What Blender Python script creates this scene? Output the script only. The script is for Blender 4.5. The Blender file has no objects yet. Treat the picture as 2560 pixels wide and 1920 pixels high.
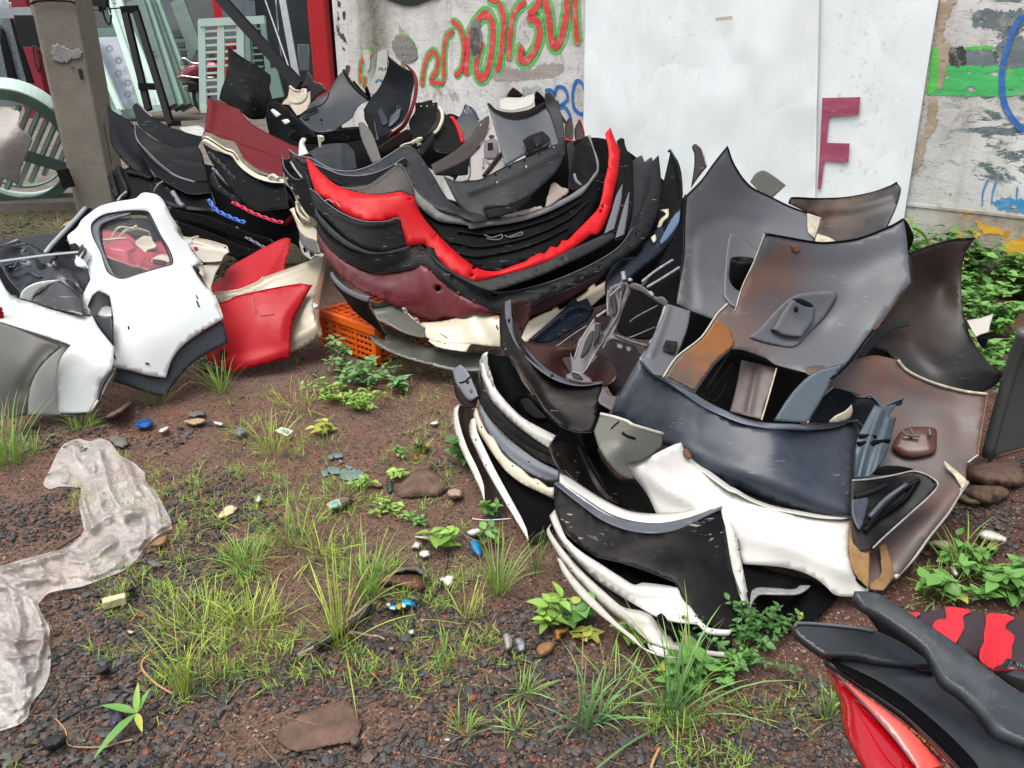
import bpy,math,random
import numpy as np
from mathutils import Vector,Matrix
from mathutils.geometry import delaunay_2d_cdt
S=bpy.context.scene
COL=S.collection
PITCH=math.radians(22.7);FPX=1990.6;CAMZ=1.5
cam_d=bpy.data.cameras.new("camera");cam=bpy.data.objects.new("camera",cam_d);COL.objects.link(cam)
cam_d.sensor_width=36.0;cam_d.lens=36.0*FPX/2560.0;cam_d.clip_end=2000.0;cam_d.clip_start=0.05
cam.location=(0,0,CAMZ);cam.rotation_euler=(math.pi/2-PITCH,0,0)
S.camera=cam
S.view_settings.view_transform='Standard';S.view_settings.look='None';S.view_settings.gamma=1.0
S.view_settings.exposure=0.95
SUN_EL,SUN_ROT=math.radians(72),math.radians(230)
W_=bpy.data.worlds.new("World");S.world=W_;W_.use_nodes=True
nt=W_.node_tree;bg=nt.nodes["Background"]
sky=nt.nodes.new("ShaderNodeTexSky");sky.sky_type='NISHITA';sky.sun_disc=False
sky.sun_elevation=SUN_EL;sky.sun_rotation=SUN_ROT;sky.dust_density=4.0;sky.air_density=1.0;sky.ozone_density=1.0
hs=nt.nodes.new("ShaderNodeHueSaturation");hs.inputs['Saturation'].default_value=0.42;hs.inputs['Value'].default_value=1.0
nt.links.new(sky.outputs[0],hs.inputs['Color']);nt.links.new(hs.outputs[0],bg.inputs['Color'])
bg.inputs['Strength'].default_value=0.12
sd=bpy.data.lights.new("sun",'SUN');sd.energy=1.5;sd.angle=math.radians(50);sd.color=(1.0,0.97,0.92)
sun=bpy.data.objects.new("sun",sd);COL.objects.link(sun)
_dx,_dy,_dz=math.sin(SUN_ROT)*math.cos(SUN_EL),math.cos(SUN_ROT)*math.cos(SUN_EL),math.sin(SUN_EL)
sun.rotation_euler=Vector((_dx,_dy,_dz)).to_track_quat('Z','Y').to_euler();sun.location=(0,0,20)
CP,SP=math.cos(PITCH),math.sin(PITCH)
REG=dict(A=(0,0,.31646),B=(500,0,.31646),C=(1100,0,.31646),D=(1700,0,.38879),E=(0,400,.38462),F=(650,300,.31646),G=(650,500,.31646),H=(1200,300,.31646),I=(1100,650,.31646),J=(1100,850,.40687),K=(1650,350,.41139),L=(1700,900,.38879),M=(1900,1400,.29837),N=(0,1000,.36166),O=(600,850,.36166),P=(0,1400,.31646),Q=(600,1320,.36166),R=(1300,1320,.36166),S=(400,100,.18083),T=(0,400,.18083),U=(0,0,.18083),V=(250,380,.27125),X=(850,100,.20344),Y=(2200,550,.39173),Z=(200,560,.18083),f=(0,0,1.15732),o=(0,0,1.0))
def cv(r,x,y):
 a=REG[r];return(a[0]+x*a[2],a[1]+y*a[2])
def ray(px,py):
 xc=(px-1280.0)/FPX;yc=(960.0-py)/FPX
 return(xc,CP+yc*SP,-SP+yc*CP)
def pt(px,py,d):
 r=ray(px,py);t=d/r[1]
 return(r[0]*t,d,CAMZ+r[2]*t)
def gh(x,y):
 t=min(1.0,max(0.0,(y-8.6)/4.4));base=0.46*t*t*(3-2*t)
 return base
def gd(px,py):
 r=ray(px,py)
 if r[2]>=-1e-3:return 60.0
 d=CAMZ/(-r[2]/r[1])
 for _ in range(12):
  d=(CAMZ-gh(0,d))/(-r[2]/r[1])
 return d
def gd_flat(px,py):
 r=ray(px,py)
 return 60.0 if r[2]>=-1e-3 else CAMZ/(-r[2]/r[1])
def parse(s,r):
 out=[]
 for tok in s.split():
  c=tok.endswith('*');tok=tok.rstrip('*')
  if ':' in tok:r,tok=tok.split(':')
  v=[float(q)for q in tok.split(',')]
  x,y=cv(r,v[0],v[1]);out.append([x,y]+v[2:]+[c])
 return out
def spline(pts,closed,n=5):
 P=[p[:-1]for p in pts];C=[p[-1]for p in pts];N=len(P);out=[]
 rng=range(N if closed else N-1)
 for i in rng:
  p1=P[i];p2=P[(i+1)%N]
  p0=P[(i-1)%N]if(closed or i>0)else p1
  p3=P[(i+2)%N]if(closed or i<N-2)else p2
  if C[i]:p0=[2*a-b for a,b in zip(p1,p2)]
  if C[(i+1)%N]:p3=[2*b-a for a,b in zip(p1,p2)]
  L=math.hypot(p2[0]-p1[0],p2[1]-p1[1]);T1=[.5*(b-a)for a,b in zip(p0,p2)];T2=[.5*(b-a)for a,b in zip(p1,p3)]
  for T_ in(T1,T2):
   q=math.hypot(T_[0],T_[1])
   if q>L*.9:T_[:]=[x*L*.9/q for x in T_]
  if C[i]and C[(i+1)%N]:m=1
  else:m=n
  for k in range(m):
   t=k/m;t2=t*t;t3=t2*t;h0=2*t3-3*t2+1;h1=t3-2*t2+t;h2=3*t2-2*t3;h3=t3-t2
   out.append([h0*b+h1*u+h2*c+h3*v for b,c,u,v in zip(p1,p2,T1,T2)])
 if not closed:out.append(list(P[-1]))
 return out
class TPS:
 def __init__(s,pts):
  A=np.array([p[:3]for p in pts],float);s.xy=A[:,:2]/500.0;z=A[:,2];n=len(A)
  s.n=n
  if n==1:s.c=z[0];return
  if n<3 or abs(np.linalg.det(np.cov(s.xy.T)))<1e-7:
   v=s.xy[-1]-s.xy[0];s.v=v/(v@v);s.z0=z[0];s.z1=z[-1];s.n=2;return
  d=np.linalg.norm(s.xy[:,None]-s.xy[None],axis=2);K=s.U(d)+np.eye(n)*1e-3
  Pm=np.hstack([np.ones((n,1)),s.xy]);Lm=np.zeros((n+3,n+3));Lm[:n,:n]=K;Lm[:n,n:]=Pm;Lm[n:,:n]=Pm.T
  s.w=np.linalg.solve(Lm,np.concatenate([z,np.zeros(3)]))
  s.lo,s.hi=z.min()-0.15,z.max()+0.15
 def U(s,r):
  return np.where(r>1e-9,r*r*np.log(r+1e-12),0.0)
 def __call__(s,XY):
  XY=np.atleast_2d(np.array(XY,float))/500.0
  if s.n==1:return np.full(len(XY),s.c)
  if s.n==2:
   t=(XY-s.xy[0])@s.v;return s.z0+t*(s.z1-s.z0)
  d=np.linalg.norm(XY[:,None]-s.xy[None],axis=2)
  r=s.U(d)@s.w[:-3]+s.w[-3]+XY@s.w[-2:]
  return np.clip(r,s.lo,s.hi)
def dist_poly(XY,poly,closed=True):
 P=np.array(poly,float);Q=np.roll(P,-1,0)if closed else P[1:]
 if not closed:P=P[:-1]
 best=np.full(len(XY),1e9)
 for a,b in zip(P,Q):
  v=b-a;L=v@v
  if L<1e-9:continue
  t=np.clip(((XY-a)@v)/L,0,1);dd=np.linalg.norm(XY-a-t[:,None]*v,axis=1)
  best=np.minimum(best,dd)
 return best
def inside(XY,poly):
 P=np.array(poly);r=np.zeros(len(XY),bool);j=len(P)-1
 for i in range(len(P)):
  xi,yi=P[i];xj,yj=P[j]
  c=((yi>XY[:,1])!=(yj>XY[:,1]))&(XY[:,0]<(xj-xi)*(XY[:,1]-yi)/(yj-yi+1e-12)+xi)
  r^=c;j=i
 return r
def tri_region(outer,holes,step):
 """triangulate a polygon with holes and inner grid points; returns verts (n,2), tris"""
 O=np.array(outer,float);lo=O.min(0);hi=O.max(0)
 pts=[tuple(p)for p in outer];edges=[(i,(i+1)%len(outer))for i in range(len(outer))]
 for h in holes:
  b=len(pts);pts+=[tuple(p)for p in h];edges+=[(b+i,b+(i+1)%len(h))for i in range(len(h))]
 gx,gy=np.meshgrid(np.arange(lo[0]+step/2,hi[0],step),np.arange(lo[1]+step/2,hi[1],step*.87))
 gx[1::2]+=step/2
 g=np.stack([gx.ravel(),gy.ravel()],1)
 if len(g):
  ok=inside(g,outer)&(dist_poly(g,outer)>step*.45)
  for h in holes:ok&=~inside(g,h)&(dist_poly(g,h)>step*.35)
  pts+=[tuple(p)for p in g[ok]]
 r=delaunay_2d_cdt([Vector(p)for p in pts],edges,[],0,1e-4)
 V=np.array([(v.x,v.y)for v in r[0]]);T=np.array([f for f in r[2]if len(f)==3])
 c=V[T].mean(1);ok=inside(c,outer)
 for h in holes:ok&=~inside(c,h)
 T=T[ok];used=np.unique(T);m=-np.ones(len(V),int);m[used]=np.arange(len(used))
 return V[used],m[T]
def mesh_obj(name,V,F,mat,parent=None,smooth=True,origin=None):
 V=np.asarray(V,float)
 if origin is None:
  origin=(V[:,0].mean(),V[:,1].mean(),V[:,2].min())if parent is None else None
 me=bpy.data.meshes.new(name);o=bpy.data.objects.new(name,me);COL.objects.link(o)
 if origin is not None:o.location=origin;V=V-np.array(origin)
 if parent is not None:
  o.parent=parent
  V=V-np.array(world_loc(parent))
 me.from_pydata([tuple(v)for v in V],[],[tuple(int(i)for i in f)for f in F]);me.materials.append(mat)
 me.polygons.foreach_set('use_smooth',[smooth]*len(me.polygons));me.update()
 return o
def world_loc(o):
 v=Vector((0,0,0))
 while o is not None:v+=o.location;o=o.parent
 return v
def tag(o,label=None,cat=None,group=None,kind=None):
 if label:o['label']=label
 if cat:o['category']=cat
 if group:o['group']=group
 if kind:o['kind']=kind
 return o
def empty(name,loc,label=None,cat=None,group=None):
 o=bpy.data.objects.new(name,None);COL.objects.link(o);o.location=loc;o.empty_display_size=.1
 return tag(o,label,cat,group)
def solid(o,th,off=-1):
 m=o.modifiers.new('thick','SOLIDIFY');m.thickness=th;m.offset=off;return o
DEPTH={}
RIMMED=('black_bumper_plastic','blue_black_paint','dark_grey_plastic','grey_bumper_plastic','grey_black_bolted','navy_paint','glossy_black_paint','black_brown_film','dusty_brown_cover','umber_cover','brown_black_cover','blue_grey_inner','trough_grey')
def RIMMAT():return flat('painted_edge_glint','#6b6e70',.4,var=.2,sc=30)  # pale rim colour paints in the glint of cut edges
def plate(r,name,mat,outline,ctrl=None,label=None,cat=None,group=None,parent=None,th=.004,holes=(),dots="",crease=(),roll=(.0015,.005),step=None,off=0.0,ground=True,jag=0.0,seed=1,wob=0.0,like=None):
 """a thin curved panel: its outline is read off the photograph, its surface gets its own distances, bend and thickness"""
 po=parse(outline,r);out=spline(po,True,5)
 if jag:
  rg=random.Random(seed);o2=[]
  for i,a in enumerate(out):
   b=out[(i+1)%len(out)];L=math.hypot(b[0]-a[0],b[1]-a[1]);k=max(1,int(L/5))
   for j in range(k):
    t=j/k;o2.append([a[0]+(b[0]-a[0])*t+rg.uniform(-jag,jag),a[1]+(b[1]-a[1])*t+rg.uniform(-jag,jag)])
  out=o2
 H=[spline(parse(h,r),True,4)for h in holes]
 rd_=r
 for tok in dots.split():
  if ':' in tok:rd_,tok=tok.split(':')
  v=[float(q)for q in tok.split(',')];cx,cy=cv(rd_,v[0],v[1]);rr=v[2]*REG[rd_][2];ry=(v[3]if len(v)>3 else v[2])*REG[rd_][2]
  H.append([[cx+rr*math.cos(a*math.pi/4),cy+ry*math.sin(a*math.pi/4)]for a in range(8)])
 if like is not None:D=DEPTH[like.name]
 elif ctrl is None:D=DEPTH[parent.name]
 else:D=TPS([p[:3]for p in parse(ctrl,r)])
 O=np.array(out);area=np.ptp(O[:,0])*np.ptp(O[:,1])
 if step is None:step=max(4.0,math.sqrt(area/950.0))
 XY,T=tri_region(out,H,step)
 d=D(XY)-off
 if roll:
  e=dist_poly(XY,out)*d/FPX;t=np.clip(1-e/roll[1],0,1);d=d+roll[0]*t*t
 for c in crease:
  cl=spline(parse(c[0],r),False,4);e=dist_poly(XY,cl,False)*d/FPX;d=d-c[1]*np.exp(-(e/c[2])**2)
 if wob:
  rg=np.random.RandomState(seed);
  for k in range(4):
   a=rg.uniform(0,6.28);fr=rg.uniform(.02,.06);d=d+wob*np.sin((XY[:,0]*math.cos(a)+XY[:,1]*math.sin(a))*fr+rg.uniform(0,6))/2
 if ground:
  g=np.array([gd_flat(x,y)for x,y in XY])-.012;t=.05+(XY[:,1]-O[:,1].min())/max(1,np.ptp(O[:,1]));k=np.where(g<12,(d-g)/t,0).max();d=d-max(0,k)*t if k<.35 else np.minimum(d,g)
 V=[pt(x,y,q)for(x,y),q in zip(XY,d)]
 T=[(a,b,c)for a,b,c in T]
 a,b,c=(Vector(V[k])for k in T[0]);n=(b-a).cross(c-a)
 if n.dot(a-Vector((0,0,CAMZ)))>0:T=[(x,z,y)for x,y,z in T]
 o=mesh_obj(name,V,T,mat,parent);
 if th:
  m=solid(o,th).modifiers[-1]
  if mat.name in RIMMED:o.data.materials.append(RIMMAT());m.material_offset_rim=1
 DEPTH[o.name]=(lambda XY,D=D,off=off:D(XY)-off)
 tag(o,label,cat,group)
 return o
def tube_pts(name,P,rad,mat,parent=None,sides=6,closed=False,taper=None):
 P=[Vector(p)for p in P];V=[];F=[];n=len(P);up=Vector((0,0,1))
 for i,p in enumerate(P):
  a=P[max(0,i-1)]if not closed else P[i-1];b=P[min(n-1,i+1)]if not closed else P[(i+1)%n]
  t=(b-a);t=t.normalized()if t.length>1e-9 else Vector((1,0,0))
  u=t.cross(up);u=u.normalized()if u.length>1e-3 else t.cross(Vector((1,0,0))).normalized();w=t.cross(u)
  rr=rad if taper is None else rad*(1+(taper-1)*i/(n-1))
  for k in range(sides):
   an=2*math.pi*k/sides;V.append(p+u*rr*math.cos(an)+w*rr*math.sin(an))
 m=n if closed else n-1
 for i in range(m):
  for k in range(sides):
   F.append((i*sides+k,i*sides+(k+1)%sides,((i+1)%n)*sides+(k+1)%sides,((i+1)%n)*sides+k))
 if not closed:F+=[tuple(reversed(range(sides))),tuple(range((n-1)*sides,n*sides))]
 return mesh_obj(name,[tuple(v)for v in V],F,mat,parent)
def tube(r,name,mat,line,rad,ctrl=None,parent=None,off=.004,closed=False,sides=6,taper=None,label=None,cat=None,group=None,D=None):
 pl=spline(parse(line,r),closed,4)
 if len(pl[0])>2:pts=[pt(p[0],p[1],p[2])for p in pl]
 else:
  if D is None:D=DEPTH[parent.name]if ctrl is None else TPS([p[:3]for p in parse(ctrl,r)])
  dd=D([p[:2]for p in pl])-off;pts=[pt(p[0],p[1],q)for p,q in zip(pl,dd)]
 o=tube_pts(name,pts,rad,mat,parent,sides,closed,taper);return tag(o,label,cat,group)
def rim(r,o,line,rad,mat,name='rim_edge',off=.0):
 return tube(r,name,mat,line,rad*.62,parent=o,off=off)  # thin edge tube; pale ones also paint in edge glint
def band(r,name,mat,A,Bl,label=None,cat=None,parent=None,th=.004,nu=40,nv=5,group=None,bulge=0.0):
 """a strip lofted between two long edges; each point carries x,y,distance"""
 a=np.array(spline(parse(A,r),False,6));b=np.array(spline(parse(Bl,r),False,6))
 def rs(q,n):
  s=np.r_[0,np.cumsum(np.linalg.norm(np.diff(q[:,:2],axis=0),axis=1))];t=np.linspace(0,s[-1],n)
  return np.stack([np.interp(t,s,q[:,k])for k in range(3)],1)
 a=rs(a,nu);b=rs(b,nu);V=[];F=[]
 for j in range(nv+1):
  t=j/nv
  for i in range(nu):
   q=a[i]*(1-t)+b[i]*t;dd=min(q[2]-bulge*4*t*(1-t),gd_flat(q[0],q[1])-.006);V.append(pt(q[0],q[1],dd))
 for j in range(nv):
  for i in range(nu-1):F.append((j*nu+i,j*nu+i+1,(j+1)*nu+i+1,(j+1)*nu+i))
 o=mesh_obj(name,V,F,mat,parent);solid(o,th,0);return tag(o,label,cat,group)
def boxes(name,L,mat,parent=None,label=None,cat=None,group=None,kind=None):
 """L: list of 8-corner boxes given as (centre, size, rotation-matrix-or-None)"""
 V=[];F=[]
 for c,s,R in L:
  b=len(V)
  for i in range(8):
   v=Vector(((i&1)-.5,((i>>1)&1)-.5,((i>>2)&1)-.5));v=Vector((v.x*s[0],v.y*s[1],v.z*s[2]))
   if R is not None:v=R@v
   V.append(tuple(v+Vector(c)))
  F+=[(b,b+2,b+3,b+1),(b+4,b+5,b+7,b+6),(b,b+1,b+5,b+4),(b+2,b+6,b+7,b+3),(b,b+4,b+6,b+2),(b+1,b+3,b+7,b+5)]
 o=mesh_obj(name,V,F,mat,parent,smooth=False)
 return tag(o,label,cat,group,kind)
def bar3(a,b,w,t):
 """a box beam from a to b, w wide, t deep"""
 a=Vector(a);b=Vector(b);d=b-a;L=d.length;x=d.normalized();y=Vector((0,1,0));y=(y-x*y.dot(x)).normalized();z=x.cross(y)
 return((a+b)/2,(L,t,w),Matrix((x,y,z)).transposed())
def bevel(o,w=.003,seg=2):
 m=o.modifiers.new('bev','BEVEL');m.width=w;m.segments=seg;m.limit_method='ANGLE';return o
def hexc(h,k=1.0):
 h=h.lstrip('#');v=[int(h[i:i+2],16)/255 for i in(0,2,4)]
 return tuple([(c/12.92 if c<=.04045 else((c+.055)/1.055)**2.4)*k for c in v]+[1])
class NT:
 def __init__(s,name):
  s.m=bpy.data.materials.new(name);s.m.use_nodes=True;s.t=s.m.node_tree;s.b=s.t.nodes['Principled BSDF'];s.out=s.t.nodes['Material Output']
  s.tc=s.n('ShaderNodeTexCoord')
 def n(s,typ,**k):
  x=s.t.nodes.new(typ)
  for a,v in k.items():setattr(x,a,v)
  return x
 def l(s,a,b):s.t.links.new(a,b)
 def noise(s,scale,detail=4,rough=.6,vec=None,dist=0.0):
  x=s.n('ShaderNodeTexNoise');x.inputs['Scale'].default_value=scale;x.inputs['Detail'].default_value=detail;x.inputs['Roughness'].default_value=rough
  x.inputs['Distortion'].default_value=dist
  s.l(vec or s.tc.outputs['Object'],x.inputs['Vector']);return x.outputs['Fac']
 def ramp(s,fac,stops):
  x=s.n('ShaderNodeValToRGB');e=x.color_ramp.elements
  while len(e)<len(stops):e.new(.5)
  for q,(p,c)in zip(e,stops):q.position=p;q.color=c if isinstance(c,tuple)else(c,c,c,1)
  s.l(fac,x.inputs[0]);return x.outputs[0]
 def mix(s,fac,a,b):
  x=s.n('ShaderNodeMix',data_type='RGBA')
  for i,v in((0,fac),(6,a),(7,b)):
   if isinstance(v,(int,float)):x.inputs[i].default_value=v
   elif isinstance(v,tuple):x.inputs[i].default_value=v
   else:s.l(v,x.inputs[i])
  return x.outputs[2]
 def math(s,op,a,b=None):
  x=s.n('ShaderNodeMath',operation=op)
  for i,v in((0,a),(1,b)):
   if v is None:continue
   if isinstance(v,(int,float)):x.inputs[i].default_value=v
   else:s.l(v,x.inputs[i])
  return x.outputs[0]
 def mapping(s,scale=(1,1,1),rot=(0,0,0),src='Object'):
  x=s.n('ShaderNodeMapping');x.inputs['Scale'].default_value=scale;x.inputs['Rotation'].default_value=rot;s.l(s.tc.outputs[src],x.inputs[0]);return x.outputs[0]
 def bump(s,h,strength,dist=.01):
  x=s.n('ShaderNodeBump');x.inputs['Strength'].default_value=strength;x.inputs['Distance'].default_value=dist;s.l(h,x.inputs['Height']);s.l(x.outputs[0],s.b.inputs['Normal'])
_M={}
def paint(name,col,rough=.35,dirt=None,da=.5,ds=6.0,coat=0.0,metal=0.0,scratch=.3,bump=.04,spec=.5,lo=.42,hi=.68):
 if name in _M:return _M[name]
 s=NT(name);col=hexc(col)if isinstance(col,str)else col
 rv=s.n('ShaderNodeObjectInfo').outputs['Random']
 addv=s.n('ShaderNodeVectorMath',operation='ADD');s.l(s.tc.outputs['Object'],addv.inputs[0]);s.l(rv,addv.inputs[1]);vec=addv.outputs[0]
 c=col
 dcol=hexc(dirt)if dirt else hexc('#6b6257')
 n1=s.noise(ds,7,.68,vec,.3);m1=s.ramp(n1,[(lo,0.0),(hi,1.0)])
 n2=s.noise(ds*.22,3,.5,vec);m2=s.ramp(n2,[(.35,.15),(.65,1.0)])
 mm=s.math('MULTIPLY',m1,m2);mm=s.math('MULTIPLY',mm,da)
 c=s.mix(mm,c,dcol)
 if scratch:
  mp=s.n('ShaderNodeMapping');mp.inputs['Scale'].default_value=(9,40,160);mp.inputs['Rotation'].default_value=(.3,.5,.6);s.l(vec,mp.inputs[0])
  n3=s.noise(1.0,2,.5,mp.outputs[0]);sc=s.ramp(n3,[(.66,0.0),(.72,1.0)])
  n4=s.ramp(s.noise(7,2,.5,vec),[(.5,0.0),(.62,1.0)])
  sm=s.math('MULTIPLY',s.math('MULTIPLY',sc,n4),scratch);c=s.mix(sm,c,hexc('#a7a39c'))
 n5=s.ramp(s.noise(75,4,.75,vec),[(.56,0.0),(.68,1.0)]);n6=s.ramp(s.noise(3.1,5,.7,vec,.5),[(.42,.1),(.64,1.0)])
 c=s.mix(s.math('MULTIPLY',s.math('MULTIPLY',n5,n6),da*.55),c,dcol)
 s.l(c,s.b.inputs['Base Color'])
 rr=s.math('ADD',s.math('MULTIPLY',m1,.22),rough);rr=s.math('ADD',rr,s.math('MULTIPLY',n6,.14));s.l(rr,s.b.inputs['Roughness'])
 s.b.inputs['Metallic'].default_value=metal;s.b.inputs['Coat Weight'].default_value=coat;s.b.inputs['Coat Roughness'].default_value=.12
 s.b.inputs['Specular IOR Level'].default_value=spec
 h=s.math('ADD',s.noise(14,3,.5,vec),s.math('MULTIPLY',s.noise(160,3,.6,vec),.12));s.bump(h,bump*2,.004)
 _M[name]=s.m;return s.m
def flat(name,col,rough=.6,metal=0.0,var=.12,sc=8.0,spec=.4,bump=0.0,emit=None,coat=0.0):
 if name in _M:return _M[name]
 s=NT(name);col=hexc(col)if isinstance(col,str)else col
 n=s.noise(sc,5,.6);dk=tuple([v*(1-var*2)for v in col[:3]]+[1]);lt=tuple([min(1,v*(1+var))for v in col[:3]]+[1])
 s.l(s.mix(s.ramp(n,[(.3,0.0),(.7,1.0)]),dk,lt),s.b.inputs['Base Color']);s.b.inputs['Roughness'].default_value=rough
 s.b.inputs['Metallic'].default_value=metal;s.b.inputs['Specular IOR Level'].default_value=spec;s.b.inputs['Coat Weight'].default_value=coat
 if bump:s.bump(s.noise(sc*6,4,.6),bump,.01)
 _M[name]=s.m;return s.m
def rnd_noise(x,y,s=1.0,seed=0):
 from mathutils import noise as _n
 return _n.noise(Vector((x*s+seed*7.3,y*s-seed*3.1,seed*1.7)))
def build_ground():
 xs=np.r_[-400,-120,-40,-15,-8,np.arange(-4,4.01,.03),6,9,15,40,120,400]
 ys=np.r_[-60,-10,-2,0,.6,np.arange(1.0,6.0,.03),np.arange(6.0,14.0,.25),16,20,30,60,150,400,1200]
 V=[];F=[];nx=len(xs)
 for y in ys:
  for x in xs:
   z=gh(x,y)
   if abs(x)<=4 and 1<=y<=6:
    z+=.012*rnd_noise(x,y,1.7,1)+.010*rnd_noise(x,y,5,2)+.006*rnd_noise(x,y,14,3)-.008
   V.append((x,y,z))
 for j in range(len(ys)-1):
  for i in range(nx-1):a=j*nx+i;F.append((a,a+1,a+nx+1,a+nx))
 s=NT('soil');P=s.tc.outputs['Object']
 big=s.noise(1.1,5,.6,P,.4);mid=s.noise(6,6,.65,P,.3);fine=s.noise(60,5,.7,P);gr=s.noise(220,3,.7,P)
 c=s.mix(s.ramp(big,[(.38,0.0),(.62,1.0)]),hexc('#7c6659'),hexc('#845a45'))
 c=s.mix(s.ramp(mid,[(.40,0.0),(.66,1.0)]),c,hexc('#5e4d43'))
 c=s.mix(s.ramp(fine,[(.45,0.0),(.62,.7)]),c,hexc('#a07d68'))
 c=s.mix(s.ramp(gr,[(.60,0.0),(.68,.75)]),c,hexc('#b39a86'))
 c=s.mix(s.ramp(s.noise(95,3,.6,P),[(.58,0.0),(.66,.85)]),c,hexc('#2c2927'))
 sep=s.n('ShaderNodeSeparateXYZ');s.l(P,sep.inputs[0]);X,Y=sep.outputs[0],sep.outputs[1]
 redm=s.math('MULTIPLY',s.ramp(X,[(.0,0.0),(1.0,1.0)]),.65);c=s.mix(redm,c,s.mix(s.ramp(mid,[(.4,0.0),(.6,1.0)]),hexc('#4a2c21'),hexc('#6a4030')))
 yy=s.math('ADD',Y,s.math('MULTIPLY',mid,1.2))
 moss=s.ramp(s.math('DIVIDE',yy,10.0),[(.58,0.0),(.64,1.0)])
 mc=s.mix(s.ramp(s.noise(9,6,.7,P),[(.4,0.0),(.62,1.0)]),hexc('#4a4636'),hexc('#5b5a34'))
 c=s.mix(moss,c,mc)
 conc=s.ramp(s.math('DIVIDE',yy,10.0),[(.885,0.0),(.90,1.0)])
 cc=s.mix(s.ramp(s.noise(2.2,6,.7,s.mapping((.5,2.5,1))),[(.35,0.0),(.65,1.0)]),hexc('#6f675c'),hexc('#8c8377'))
 c=s.mix(conc,c,cc)
 s.l(c,s.b.inputs['Base Color'])
 s.l(s.ramp(mid,[(.35,.55),(.6,.9)]),s.b.inputs['Roughness']);s.b.inputs['Specular IOR Level'].default_value=.4
 hh=s.math('ADD',s.math('MULTIPLY',fine,.6),s.math('MULTIPLY',gr,.5));hh=s.math('ADD',hh,mid);s.bump(hh,1.0,.03)
 o=mesh_obj('ground',V,F,s.m,origin=(0,0,0));o['kind']='structure'
build_ground()
WL=Vector((-2.04,10.0,0));WR=Vector((3.32,5.3,0));WD=(WR-WL).normalized();WN=Vector((WD.y,-WD.x,0))
if WN.y>0:WN=-WN
WROT=math.atan2(WD.y,WD.x)
def wsz(px,py):
 r=Vector(ray(px,py));c=Vector((0,0,CAMZ));t=(WL-c).dot(WN)/r.dot(WN);p=c+r*t
 return(p-WL).dot(WD),p.z
def wpt(s,z,off=0.0):p=WL+WD*s+WN*off;return(p.x,p.y,z)
def wall_obj(name,V,F,mat,parent=None,smooth=False):
 """V in wall coordinates (s, out, z)"""
 me=bpy.data.meshes.new(name);me.from_pydata([tuple(v)for v in V],[],[tuple(int(i)for i in f)for f in F]);me.materials.append(mat)
 me.polygons.foreach_set('use_smooth',[smooth]*len(me.polygons))
 o=bpy.data.objects.new(name,me);COL.objects.link(o)
 if parent:o.parent=parent
 else:o.location=WL;o.rotation_euler=(0,0,WROT)
 return o
def wall_material():
 s=NT('old_painted_wall');P=s.tc.outputs['Object'];sep=s.n('ShaderNodeSeparateXYZ');s.l(P,sep.inputs[0]);X,Z=sep.outputs[0],sep.outputs[2]
 big=s.noise(1.3,6,.62,P,.4);mid=s.noise(5,7,.7,P,.5);fine=s.noise(28,6,.7,P,.4)
 c=s.mix(s.ramp(big,[(.38,0.0),(.62,1.0)]),hexc('#d8d8d6'),hexc('#bcbab6'))
 c=s.mix(s.ramp(mid,[(.56,0.0),(.66,.8)]),c,hexc('#8e8984'))
 c=s.mix(s.ramp(fine,[(.60,0.0),(.66,.8)]),c,hexc('#77706a'))
 st=s.noise(1.0,4,.6,s.mapping((7,7,.35)));c=s.mix(s.ramp(st,[(.55,0.0),(.75,.5)]),c,hexc('#9b948a'))
 d=s.math('ABSOLUTE',s.math('SUBTRACT',X,.72));m=s.ramp(s.math('ADD',d,s.math('MULTIPLY',mid,.5)),[(.25,1.0),(.62,0.0)])
 zt=s.ramp(s.math('ADD',s.math('MULTIPLY',Z,.35),s.math('MULTIPLY',s.math('SUBTRACT',mid,.5),.3)),[(.30,0.0),(.46,1.0)])
 c=s.mix(s.math('MULTIPLY',s.math('MULTIPLY',m,zt),.9),c,s.mix(s.ramp(fine,[(.35,0.0),(.6,1.0)]),hexc('#31382a'),hexc('#6a6a52')))
 xr=s.ramp(s.math('DIVIDE',X,10.0),[(.655,0.0),(.68,1.0)])
 pm=s.ramp(s.noise(1.0,8,.72,s.mapping((2.2,2.2,6.5)),.35),[(.505,0.0),(.535,1.0)]);up=s.ramp(Z,[(.66,0.0),(.72,1.0)])
 c=s.mix(s.math('MULTIPLY',s.math('MULTIPLY',xr,pm),up),c,s.mix(s.ramp(fine,[(.4,0.0),(.6,1.0)]),hexc('#4f6466'),hexc('#76817f')))
 cr=s.ramp(s.noise(38,4,.7,s.mapping((1,1,1.6)),.6),[(.62,0.0),(.66,1.0)]);c=s.mix(s.math('MULTIPLY',s.math('MULTIPLY',xr,cr),.7),c,hexc('#7d7468'))
 low=s.ramp(s.math('ADD',Z,s.math('MULTIPLY',fine,.03)),[(.50,1.0),(.53,0.0)])
 lc=s.mix(s.ramp(mid,[(.4,0.0),(.62,1.0)]),hexc('#b3a898'),hexc('#857d6c'))
 yn=s.ramp(s.math('ADD',s.noise(7,6,.7,P,.3),s.math('MULTIPLY',Z,-.12)),[(.545,0.0),(.56,1.0)]);lc=s.mix(yn,lc,hexc('#b98a1e'))
 c=s.mix(s.math('MULTIPLY',low,xr),c,lc)
 s.l(c,s.b.inputs['Base Color']);s.b.inputs['Roughness'].default_value=.85;s.b.inputs['Specular IOR Level'].default_value=.25
 s.bump(s.math('ADD',s.math('ADD',mid,s.math('MULTIPLY',fine,.5)),s.math('MULTIPLY',pm,-.3)),.5,.012)
 return s.m
wm=wall_material()
sL=0.0;sR=12.0;HW=3.4
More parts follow.
